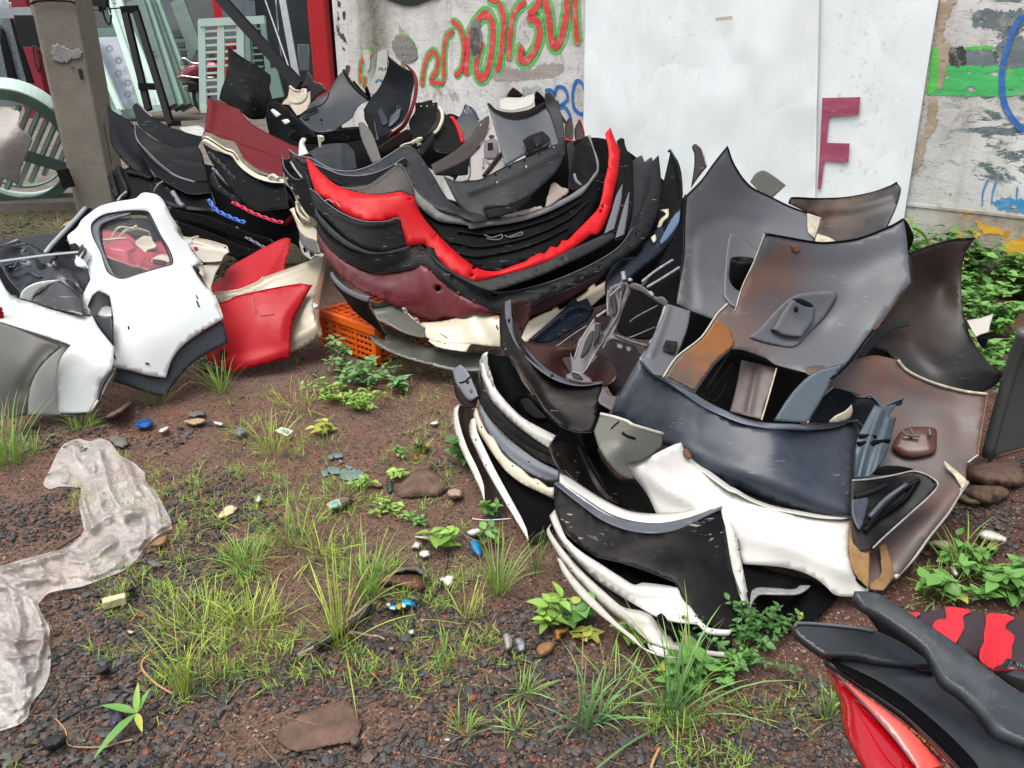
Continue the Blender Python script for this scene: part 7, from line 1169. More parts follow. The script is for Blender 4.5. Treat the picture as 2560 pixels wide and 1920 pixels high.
ICF=np.array([(0,11,5),(0,5,1),(0,1,7),(0,7,10),(0,10,11),(1,5,9),(5,11,4),(11,10,2),(10,7,6),(7,1,8),(3,9,4),(3,4,2),(3,2,6),(3,6,8),(3,8,9),(4,9,5),(2,4,11),(6,2,10),(8,6,7),(9,8,1)])
def stones(name,P,size,cols,mat,flat_=.55,sink=.15,smooth=False):
 n=len(P);B=ICO[None]*(1+rs.uniform(-.38,.38,(n,12,1)));B=B*np.stack([rs.uniform(.7,1.25,n),rs.uniform(.6,1.0,n),rs.uniform(flat_*.7,flat_*1.2,n)],1)[:,None]
 B=B*size[:,None,None]*.5;a=rs.uniform(0,6.28,n);t=rs.normal(0,.3,n);ca,sa,ct,st=np.cos(a),np.sin(a),np.cos(t),np.sin(t)
 x,y,z=B[...,0],B[...,1],B[...,2];y,z=y*ct[:,None]-z*st[:,None],y*st[:,None]+z*ct[:,None];x,y=x*ca[:,None]-y*sa[:,None],x*sa[:,None]+y*ca[:,None]
 V=np.stack([x+P[:,0:1],y+P[:,1:2],z+P[:,2:3]+(size*flat_*(.5-sink))[:,None]],2).reshape(-1,3)
 F=(ICF[None]+(np.arange(n)*12)[:,None,None]).reshape(-1,3);C=np.repeat(cols,12,0)
 return bulk(name,V,F,C,mat,smooth)
def nz(P,s,seed):return np.array([rnd_noise(x,y,s,seed)for x,y in P[:,:2]])
def gz(P):return .012*nz(P,1.7,1)+.010*nz(P,5,2)+.006*nz(P,14,3)-.008
def vis(n,k):
 a=np.stack([rs.uniform(-2.3,2.2,n),rs.uniform(1.1,4.5,n),np.zeros(n)],1);q=np.array([gpt(x,y)for x,y in zip(rs.uniform(-350,2800,k),rs.uniform(850,2150,k))]);q[:,2]=0;return np.concatenate([a,q])
P=vis(40000,34000);N0=len(P)
cl=nz(P,2.6,21)+.6*nz(P,7,22);px_=1280+P[:,0]/(P[:,1]*CP+CAMZ*SP)*FPX;fy=960+FPX*(CAMZ*CP-P[:,1]*SP)/(P[:,1]*CP+CAMZ*SP)
fyF=fy/1.15732;fxF=px_/1.15732
dens=np.interp(fyF,[700,900,1000,1150,1300,1420,1500,1700],[.0,.04,.12,.24,.34,.66,.86,.95])
dens=dens+np.where((fxF<620)&(fyF>1000)&(fyF<1500),.17,0)+np.where((fxF>850)&(fxF<1180)&(fyF>1280),.12,0)
def blob(cx,cy,rx,ry,v):
 global dens
 dens=dens-v*np.exp(-(((fxF-cx)/rx)**2+((fyF-cy)/ry)**2))
blob(700,1570,150,60,1.1);blob(560,1620,90,70,.7);blob(620,1330,90,70,.8);blob(1000,1440,60,40,.3);blob(700,900,200,80,.3);blob(480,1380,90,60,.5);blob(1180,1690,200,40,.3)
blob(1700,1450,250,120,.5);blob(1300,1200,300,120,.4);blob(950,1510,70,30,.4)
keep=(cl*.9+.0+rs.uniform(-.25,.25,N0))>(.62-dens*1.25);P=P[keep];P[:,2]=gz(P);n=len(P)
size=np.clip(rs.lognormal(math.log(.0145),.38,n),.007,.034);g=rs.uniform(0,1,n);base=np.array([.038,.036,.036])[None]*(.6+1.3*g[:,None]);red=rs.uniform(0,1,n)<.045;brn=(rs.uniform(0,1,n)<.38)&~red
base[red]=np.array([.22,.065,.035])*rs.uniform(.6,1.2,(red.sum(),1));base[brn]=np.array([.085,.058,.045])*rs.uniform(.6,1.2,(brn.sum(),1));size[red]*=.75
gm=vcol_mat('gravel_stone',.5,bump=.5,spec=.35);o=stones('gravel',P,size,base,gm);o['kind']='stuff'
P=vis(36000,60000);q=np.stack([rs.uniform(-5,-1.5,9000),rs.uniform(4.5,8.6,9000),np.zeros(9000)],1);P=np.concatenate([P,q]);N1=len(P);P[:,2]=gz(P);size=np.clip(rs.lognormal(math.log(.0052),.4,N1),.0025,.012)
cc=np.array([.16,.098,.072])[None]*rs.uniform(.35,1.9,(N1,1));size[-9000:]*=3.5;cc[-9000:]=np.array([.09,.085,.05])[None]*rs.uniform(.3,1.6,(9000,1));dk=rs.uniform(0,1,N1)<.22;cc[dk]=np.array([.05,.04,.035]);lt=rs.uniform(0,1,N1)<.03;cc[lt]=np.array([.30,.24,.19])
o=stones('soil_crumbs',P,size,cc,vcol_mat('soil_crumb',.8,bump=.3,spec=.25),.8,.25);o['kind']='stuff'
def blades(base,L,w,col,lean,bend,az,seg=6,tipyellow=.0):
 """arrays -> V,F,C of curved tapering blades"""
 n=len(L);t=np.linspace(0,1,seg+1);th0=lean[:,None]+bend[:,None]*t[None]**1.3
 ds=(L/seg)[:,None];hx=np.concatenate([np.zeros((n,1)),np.cumsum(np.sin(th0[:,:-1])*ds,1)],1);hz=np.concatenate([np.zeros((n,1)),np.cumsum(np.cos(th0[:,:-1])*ds,1)],1)
 cx,sx=np.cos(az)[:,None],np.sin(az)[:,None];C=np.stack([base[:,0:1]+hx*cx,base[:,1:2]+hx*sx,np.maximum(base[:,2:3]+hz,.003)],2)
 wd=w[:,None]*np.interp(t,[0,.25,.7,1],[.55,1,.75,.04])[None];side=np.stack([-sx,cx,np.zeros_like(cx)],2);side=side+rs.normal(0,.25,(n,1,3));side/=np.linalg.norm(side,axis=2,keepdims=True)
 A=C+side*wd[...,None]/2;B=C-side*wd[...,None]/2;mid=C.copy();mid[...,2]-=wd*.22
 V=np.stack([A,mid,B],2).reshape(-1,3);k=3;per=(seg+1)*k;F=[]
 for s in range(seg):
  for j in range(2):a=s*k+j;F.append((a,a+1,a+k+1,a+k))
 F=(np.array(F)[None]+(np.arange(n)*per)[:,None,None]).reshape(-1,4)
 tt=np.repeat(t,k)[None,:,None];Cc=col[:,None]*(0.65+.5*tt)+tipyellow*tt**3*np.array([.25,.2,.03]);Cc=Cc.reshape(-1,3)
 return V,F,Cc
gmat=vcol_mat('grass_blade',.45,trans=.3,spec=.35)
GC=dict(y=(.46,.60,.10),g=(.27,.48,.09),d=(.12,.25,.06),s=(.5,.42,.18),b=(.17,.34,.12))
def gcol(kind,n):
 c=np.array(GC[kind])[None]*rs.uniform(.7,1.3,(n,1));dry=rs.uniform(0,1,n)<(.16 if kind!='b' else .03);c[dry]=np.array([.38,.29,.13])*rs.uniform(.6,1.1,(dry.sum(),1));return c
def tuft(fx,fyy,n,L,kind,label,spread=.03,lean=.5,w=.0032,bend=1.0,name='grass_tuft',az=None):
 b=gpt(fx*1.15732,fyy*1.15732);base=np.zeros((n,3));r=spread*np.sqrt(rs.uniform(0,1,n));a=rs.uniform(0,6.28,n);base[:,0]=b[0]+r*np.cos(a);base[:,1]=b[1]+r*np.sin(a);base[:,2]=.0
 ll=L*rs.uniform(.4,1.1,n);azz=a+rs.normal(0,.7,n)if az is None else rs.normal(az,.6,n)
 V,F,C=blades(base,ll,w*rs.uniform(.6,1.3,n),gcol(kind,n),np.abs(rs.normal(0,lean,n)).clip(0,1.3),rs.uniform(.2,1,n)*bend,azz,tipyellow=.25)
 o=bulk(name,V,F,C,gmat,True,(b[0],b[1],0));return tag(o,label,'grass tuft','grass tufts on the dirt')
TUFTS=[(15,1005,70,.30,'g','tall grass at the left edge under the grey fender',.05,.3),(60,985,60,.14,'g','short leafy grass beside the tall left edge tuft',.05,.7),(175,925,60,.13,'g','grass tuft touching the foot of the white fender',.05,.7),(345,870,40,.15,'d','dark grass under the slate arch trim',.05,.8),(480,850,45,.22,'g','grass tuft with a seed head before the lower red fender',.03,.35),(500,790,30,.12,'d','short grass at the foot of the lower red fender',.04,.9),(590,975,60,.20,'y','yellow green tuft right of the white paper square',.05,.5),(640,880,60,.13,'y','sprawling yellowish grass left of the leafy weeds',.10,.9),(520,940,30,.12,'g','broad bladed tuft above the white paper square',.03,.8),(520,1215,130,.11,'g','dense round green clump in the middle of the bare soil',.07,.9),(545,1240,30,.16,'g','thin spray at the front of the dense round clump',.03,.6),(430,1360,110,.13,'y','large bright clump at lower left',.09,.6),(540,1370,100,.14,'y','second large bright clump joined to the first',.09,.6),(395,1500,36,.26,'y','tall few bladed shoot with a straw coloured curl',.02,.25),(470,1430,70,.07,'g','low mat of grass in front of the bright clumps',.09,1.0),(590,1440,70,.07,'g','low grass mat right of the bright clumps',.08,1.0),(735,1395,46,.30,'y','long arching yellow green tuft in the lower middle',.025,.5),(795,1290,70,.24,'g','upright green tuft beside the brown leather scrap',.03,.4),(640,1180,60,.20,'g','tuft of upright grass above the white cloth strip',.05,.6),(690,1200,40,.15,'y','yellowish short tuft next to it by the soil patch',.04,.8),(745,1080,70,.10,'g','low green grass behind the printed bottle label',.08,.9),(1075,1285,60,.22,'g','upright tuft left of the lower white bumpers',.025,.4),(1155,1240,25,.15,'d','thin dark tuft just beside the lower white bumpers',.02,.4),(1270,1570,40,.22,'b','bluish green tuft at the bottom right of centre',.03,.5),(1455,1555,34,.34,'b','long broad bladed grass below the white bumpers',.025,.6),(1480,1520,24,.32,'g','arching broad blades right of the bluish grass',.03,.7),(1330,1490,30,.16,'g','short grass between leafy weeds and bluish grass',.05,.7),(1130,1500,34,.10,'g','small star of grass at the lower centre',.02,.9),(1115,1580,26,.08,'g','small tuft near the bottom edge centre',.02,.9),(1005,1585,24,.08,'g','tiny tuft left of the bottom centre one',.02,.8),(1010,1340,24,.14,'y','thin tuft below the blue yellow wrapper',.02,.6),(960,1420,16,.10,'g','four bladed sprout on the gravel',.01,.9),(880,1380,22,.07,'g','little star tuft on the gravel by the wrapper',.02,1.0),(905,980,30,.12,'y','thin tuft on the soil above the half buried rock',.02,.5),(2080,1240,50,.22,'g','grass tuft at the right beyond the torn white bumper',.04,.6),(2020,1290,30,.14,'g','small tuft nearer the motorcycle seat',.04,.8),(1790,1560,24,.12,'d','dark tuft below the red tail lamp',.02,.5),(300,480,20,.14,'s','dry thin grass by the foot of the pole',.05,.7),(120,495,26,.16,'s','dry grass on the mossy ground left of the pole',.08,.7),(420,1060,16,.12,'g','single thin shoots right of the plastic sheet',.02,.4),(480,1130,14,.10,'y','flattened thin grass right of the plastic sheet',.02,1.1)]
for q in TUFTS:
 x,y,n,L,k,lb,sp,ln=q;tuft(x,y,n,L,k,lb,sp,ln,w=.0055 if k=='b' else .0030+.001*(L>.2),bend=1.5 if k in 'b' else 1.1)
n=900;pts=[]
while len(pts)<n:
 fx,fyy=rs.uniform(-50,2000),rs.uniform(760,1700)
 v=rnd_noise(fx*.004,fyy*.006,1,9)+.5*rnd_noise(fx*.012,fyy*.018,1,10)+(.25 if 150<fx<1000 and 850<fyy<1500 else-.05)-(.5 if(600<fx<760 and 1480<fyy)else 0)-(.35 if fx<320 and 1100<fyy<1400 else 0)
 if v>rs.uniform(.05,.5)and not(980<fx<1560 and 760<fyy<1130):pts.append((fx,fyy))
BB=[];LL=[];AZ=[]
for fx,fyy in pts:
 b=gpt(fx*1.15732,fyy*1.15732);k=rs.randint(5,16)
 for j in range(k):BB.append((b[0]+rs.normal(0,.012),b[1]+rs.normal(0,.012),0));LL.append(rs.uniform(.015,.05));AZ.append(rs.uniform(0,6.28))
BB=np.array(BB);LL=np.array(LL);AZ=np.array(AZ);n=len(LL);col=gcol('g',n);yy=rs.uniform(0,1,n)<.35;col[yy]=gcol('y',int(yy.sum()))
V,F,C=blades(BB,LL,rs.uniform(.0012,.003,n),col,np.abs(rs.normal(0,.8,n)).clip(0,1.35),rs.uniform(.1,.9,n),AZ,seg=4)
o=bulk('grass',V,F,C,gmat,True);o['kind']='stuff'
n=900;fx=rs.uniform(0,1700,n);fyy=rs.uniform(820,1680,n);fx[420:]=rs.uniform(-40,480,480);fyy[420:]=rs.uniform(455,600,480);BB=np.array([gpt(a*1.157,b*1.157,.004)for a,b in zip(fx,fyy)])
V,F,C=blades(BB,rs.uniform(.03,.16,n),np.full(n,.0016),np.array([.33,.22,.13])[None]*rs.uniform(.5,1.3,(n,1)),rs.uniform(1.35,1.6,n),rs.uniform(-.15,.15,n),rs.uniform(0,6.28,n),seg=5);V[:,2]=np.maximum(V[:,2],.004)
o=bulk('straw',V,F,C,gmat,True);o['kind']='stuff'
def leaf_arrays(P0,D,N,L,W):
 """leaves as folded pointed ovals: P0 base, D direction, N up, arrays"""
 prof=[(0,0),(.12,.55),(.32,1),(.58,.86),(.82,.45),(1,0)];n=len(L);S=np.cross(D,N);S/=np.linalg.norm(S,axis=1,keepdims=True)+1e-9;V=[]
 for(t,w)in prof:
  c=P0+D*(L*t)[:,None]-N*(L*.25*t*t)[:,None]
  for s in(-1,0,1):V.append(c+S*(W*.5*w*s)[:,None]+N*(W*.14*w*abs(s))[:,None])
 V=np.stack(V,1);F=[]
 for k in range(5):
  for j in range(2):a=k*3+j;F.append((a,a+1,a+4,a+3))
 F=(np.array(F)[None]+(np.arange(n)*18)[:,None,None]).reshape(-1,4);return V.reshape(-1,3),F
lmat=vcol_mat('leaf',.42,trans=.25,spec=.4)
LC=dict(p=(.26,.44,.08),g=(.14,.31,.07),d=(.08,.20,.05),m=(.17,.33,.12),y=(.40,.42,.08))
def plant(fx,fyy,H,R,nl,ls,kind,label,stems=6,cat='weed',width=.55,group='leafy weeds',ctr=None,flat_=0.0):
 b=ctr if ctr is not None else gpt(fx*1.15732,fyy*1.15732);root=empty('leafy_weed',(b[0],b[1],b[2]if ctr is not None else 0),label,cat,group);bz=root.location.z
 SV=[];SF=[];LP=[];LD=[];LN=[]
 for s in range(stems):
  a=rs.uniform(0,6.28);r=R*rs.uniform(.1,1);h=H*rs.uniform(.45,1.05)*(1-.35*r/R);p0=np.array([b[0]+r*.15*math.cos(a),b[1]+r*.15*math.sin(a),bz]);p2=np.array([b[0]+r*math.cos(a),b[1]+r*math.sin(a),bz+h]);p1=(p0+p2)/2+np.array([0,0,h*.15])+rs.normal(0,.01,3);prev=None
  for i in range(5):
   t=i/4;c=p0*(1-t)**2+2*p1*t*(1-t)+p2*t*t;q=.0022*(1-.6*t);k=len(SV)
   SV+=[(c[0]+q,c[1],c[2]),(c[0]-q*.5,c[1]+q*.87,c[2]),(c[0]-q*.5,c[1]-q*.87,c[2])]
   if i:SF+=[(k-3+j,k-3+(j+1)%3,k+(j+1)%3,k+j)for j in range(3)]
  m=max(3,nl//stems)
  for j in range(m):
   t=.2+.8*(j+rs.uniform(0,1))/m;c=p0*(1-t)**2+2*p1*t*(1-t)+p2*t*t;az=j*2.4+rs.uniform(-.5,.5);el=rs.uniform(-.1,.7)*(1-flat_);d=np.array([math.cos(az)*math.cos(el),math.sin(az)*math.cos(el),math.sin(el)]);nn=np.array([-math.cos(az)*math.sin(el),-math.sin(az)*math.sin(el),math.cos(el)])+rs.normal(0,.25,3);nn/=np.linalg.norm(nn)
   LP.append(c);LD.append(d);LN.append(nn)
 n=len(LP);L=ls*rs.uniform(.55,1.2,n);V,F=leaf_arrays(np.array(LP),np.array(LD),np.array(LN),L,L*width*rs.uniform(.85,1.15,n));V[:,2]=np.maximum(V[:,2],bz+.003)
 c=np.array(LC[kind])[None]*rs.uniform(.65,1.3,(n,1));yl=rs.uniform(0,1,n)<.015;c[yl]=np.array(LC['y']);C=np.repeat(c,18,0)
 bulk('leaves',V,F,C,lmat,True,tuple(root.location),root).location=(0,0,0)
 bulk('stems',SV,SF,np.tile(np.array([[.16,.22,.07]]),(len(SV),1)),lmat,True,tuple(root.location),root).location=(0,0,0)
 return root
plant(735,800,.22,.12,100,.042,'m','tall grey green weed in front of the orange crate',9);plant(790,830,.15,.20,220,.042,'m','bushy weed covering the bottom corner of the orange crate',12);plant(715,860,.12,.14,140,.032,'p','bright low weed in front of the crate weeds',9);plant(775,885,.09,.18,200,.026,'p','small leaved bright weed at the front of the crate weeds',14)
plant(868,850,.13,.10,60,.05,'m','weed with broader leaves right of the crate weeds',6);plant(905,770,.08,.06,40,.025,'g','small weed at the foot of the olive black bumper',6);plant(700,930,.05,.08,30,.05,'y','yellowing low leaves on the soil',5,flat_=.7)
plant(1000,1005,.14,.07,46,.06,'d','dark leafed weed behind the outermost white bumper edge',6);plant(955,1185,.10,.05,22,.06,'p','light green seedling left of the blue plastic scrap',4);plant(1060,1120,.10,.04,34,.035,'g','weed beside the long white bumper edge',4);plant(1058,1175,.09,.04,22,.04,'g','second weed below the long white bumper edge',3)
plant(1185,1350,.14,.05,36,.05,'p','upright bright weed left of the lower white bumpers',5);plant(1250,1340,.12,.05,20,.055,'g','round leafed weed touching the lower white bumpers',5,width=.8);plant(1360,1395,.10,.06,24,.045,'p','weed poking past the thin white bumper edge',4);plant(1450,1470,.10,.12,90,.05,'g','dark broad leaves under the lower white bumpers',9,width=.75);plant(1600,1420,.14,.18,260,.022,'d','fine leafed dark weed under the black liner',18);plant(1640,1370,.12,.12,120,.03,'d','small dark weed deeper under the black liner',10);plant(1560,1470,.10,.10,120,.022,'g','fine leafed weed below the black front bumper',10)
plant(840,1110,.05,.10,60,.026,'p','pale low weed near the printed bottle label',10,flat_=.4);plant(900,1130,.05,.08,40,.026,'g','low weed below the half buried rock',7,flat_=.4);plant(870,990,.07,.03,26,.026,'g','little upright weed on bare soil',3);plant(860,1035,.05,.03,16,.04,'p','tiny weed above the half buried rock',3);plant(780,1050,.05,.07,40,.03,'p','low weed right of the grey paint flakes',6,flat_=.4)
plant(2080,1230,.10,.12,90,.04,'g','leafy weed among rubble at the right',10);plant(2150,1285,.10,.10,80,.05,'g','leafy weed beside the motorcycle seat',8);plant(2030,1290,.10,.08,40,.05,'g','round leafed weed at the right near the red pattern',5,width=.8);plant(2200,1280,.12,.10,70,.045,'g','weed at the right edge above the motorcycle seat',7)
plant(110,880,.12,.05,40,.045,'g','weed at the corner of the grey fender',5);plant(435,800,.12,.05,40,.04,'m','weed before the slate arch trim',5);plant(130,590,.1,.05,20,.04,'g','small weed in the dirt far left',3);plant(1265,1370,.05,.03,10,.045,'y','yellow seedling on the gravel',2)
plant(480,640,.16,.07,60,.05,'g','weed growing between beige panel and upper red fender',6)
for k,(s_,n_,h_,lb)in enumerate(((6.55,190,.42,'leafy bush at the wall foot beside the black wing cover'),(6.95,230,.40,'leafy bush at the wall foot near the right edge'),(7.4,260,.38,'leafy bush at the wall foot cut by the right edge'),(7.0,200,.25,'lower spreading weed in front of the wall bushes'),(7.9,200,.35,'leafy bush beside the grey metal sheet'))):
 p=wpt(s_,0,.22+(.45 if k==3 else 0));plant(0,0,h_*1.1,.40,n_*3,.075,'g' if k!=1 else 'd',lb,40,width=.7,ctr=p)
plant(0,0,.22,.45,900,.055,'g','low green weeds between wall and metal sheet',22,ctr=(2.75,4.3,0));plant(0,0,.2,.4,700,.055,'g','low green weeds behind the rusty cover',18,ctr=(2.35,3.75,0));plant(0,0,.16,.35,500,.045,'d','low dark weeds left of the metal sheet foot',18,ctr=(2.5,3.2,0))
tube('K','grass_stalk',flat('stalk_green','#6d8f3a',.5),"1540,530,4.6 1590,560,4.6 1620,600,4.6 1635,650,4.6*",.012,label='arching green blade against the yellow flaked wall',cat='grass blade',taper=.4)
def broad():
 b=gpt(300*1.157,1562*1.157);root=empty('broad_leaf_sprout',(b[0],b[1],0),'sprout with long broad leaves at the bottom left','weed')
 for az,L,el,w,c in((2.9,.10,.25,.017,'g'),(1.75,.07,1.0,.013,'p'),(4.35,.13,.15,.018,'g'),(5.3,.06,.1,.013,'y'),(1.2,.06,.8,.012,'g')):
  d=np.array([[math.cos(az)*math.cos(el),math.sin(az)*math.cos(el),math.sin(el)]]);nn=np.array([[-math.cos(az)*math.sin(el),-math.sin(az)*math.sin(el),math.cos(el)]])
  V,F=leaf_arrays(np.array([[b[0],b[1],.03]]),d,nn,np.array([L]),np.array([w*1.3]));V[:,2]=np.maximum(V[:,2],.006);bulk('leaf',V,F,np.tile(np.array([LC[c]])*1.1,(len(V),1)),lmat,True,(b[0],b[1],0),root).location=(0,0,0)
broad()
def sheet():
 s=NT('dirty_clear_plastic');n=s.ramp(s.noise(7,6,.65,None,.4),[(.4,0.0),(.65,1.0)]);s.l(s.mix(n,hexc('#f0ebe7'),hexc('#dccfc4')),s.b.inputs['Base Color']);s.b.inputs['Roughness'].default_value=.16;s.b.inputs['Coat Weight'].default_value=.5
 tr=s.n('ShaderNodeBsdfTransparent');tr.inputs['Color'].default_value=(.95,.93,.9,1);mx=s.n('ShaderNodeMixShader');f=s.ramp(s.noise(4,5,.6,None,.3),[(.3,.30),(.7,.56)]);s.l(f,mx.inputs[0]);s.l(tr.outputs[0],mx.inputs[1]);s.l(s.b.outputs[0],mx.inputs[2]);s.l(mx.outputs[0],s.out.inputs[0])
 s.bump(s.math('ABSOLUTE',s.math('SUBTRACT',s.noise(13,4,.6,None,1.2),.5)),.8,.02)
 out=spline(parse("N:300,580 345,480 400,360 450,300 540,268 620,285 690,265 760,290 830,380 920,430 1000,500* 1010,560 1080,640 1130,730 1180,830 1188,890* 1100,930 1010,1010 940,1110 850,1180 700,1240 560,1290 440,1310* 330,1340 262,1412* P:320,400 392,540 385,650 402,750 390,900 340,1020 250,1130 222,1240* 150,1300 0,1352* -120,1380* -120,0* N:-60,1150 0,1145 200,1090 380,1040 480,1010 560,930 582,900* 560,800 545,720 560,640 556,606* 480,600 400,600 340,615",'N'),True,5)
 XY,T=tri_region(out,[],4.6);e=dist_poly(XY,out);V=[]
 cl=[spline(parse(q,'N'),False,4)for q in("680,340 720,480 760,640 850,760 960,780","500,300 540,430 640,450","640,380 660,560 700,760","830,380 900,560 1000,700 1010,860 980,1000","960,790 760,800 600,920 420,1040 200,1120 0,1190","1180,860 1000,960 800,1100 600,1200 400,1230 200,1260 0,1270","1000,560 1080,720 1100,860","240,1120 330,1200 430,1290","P:100,300 160,500 120,700 200,900 180,1100","P:300,420 340,600 300,820 260,1000","P:0,560 120,640 300,620 380,640","P:0,1000 140,960 260,860","560,640 600,760 640,880","880,430 940,600 900,760 860,820","400,1060 520,1120 640,1100 760,1000","760,800 900,880 1010,860","P:60,60 200,160 330,120","P:0,200 160,260 280,340","P:60,760 200,760 330,700","P:40,1150 150,1180 260,1060")]
 H=np.full(len(XY),.006)
 for k,c in enumerate(cl):q=dist_poly(XY,c,False);H+=(.024 if k%2==0 else .016)*np.maximum(0,1-q/(16+5*(k%3)))**1.4-.005*np.exp(-((q-26)/8)**2)
 rn=np.array([abs(rnd_noise(x*.012+.4*rnd_noise(x*.02,y*.02,1,40),y*.018,1,31))+.45*abs(rnd_noise(x*.035,y*.05,1,32))+.25*abs(rnd_noise(x*.08,y*.1,1,35))for x,y in XY]);H+=.026*(.55-rn)*np.clip(e/10,0,1)
 H*=np.clip(.25+e/14,0,1);V=[gpt(x,y,max(.005,h))for(x,y),h in zip(XY,H)]
 o=mesh_obj('plastic_sheet',V,[(a,c,b)for a,b,c in T],s.m);tag(o,'crumpled dirty clear plastic sheet lying on the ground','plastic sheet')
sheet()
wht=flat('litter_white','#c9c6bf',.55,var=.08,sc=60);cream=flat('litter_cream','#c9bd95',.6,var=.1,sc=40);tan_=flat('litter_tan','#a98c6d',.7,var=.15,sc=40);rock=flat('rock_grey_brown','#665044',.9,var=.25,sc=14,bump=.6);rockg=flat('rock_grey','#6b655f',.85,var=.2,sc=16,bump=.6)
cyan=flat('litter_cyan','#1b82b8',.4);bluep=flat('cap_blue','#114f8f',.4,var=.05);flake=flat('paint_flake_grey','#66757a',.6);lf=flat('dead_leaf','#8d6844',.6,var=.15,sc=30);blk=flat('black_rubber_scrap','#141415',.6)
cap=gplate('N','blue_disc',bluep,"928,178* 950,150 990,128 1030,128 1056,150 1050,175 1020,192 980,195 950,188",.01,.012,label='blue plastic cap with a tab on the soil',cat='cap',th=.006);
c0=gpt(*cv('N',1000,160),.024);tube_pts('raised_ring',[(c0[0]+.026*math.cos(a*.3927),c0[1]+.026*math.sin(a*.3927),c0[2])for a in range(16)],.0018,bluep,cap,closed=True)
w=gplate('N','paper_square',wht,"1902,212* 1945,185* 2028,212* 1985,250*",.01,0,label='white paper square with a small teal mark',cat='paper',tilt=.01);gplate('N','teal_mark',flat('teal_ink','#58a5a8',.6),"1950,208* 1995,205* 1990,225* 1970,222*",.0215,0,th=.001,parent=w)
tube_pts('ink_mark',[gpt(*cv('N',x,y),.023)for x,y in((1930,215),(1955,206),(1970,202))],.001,blk,w)
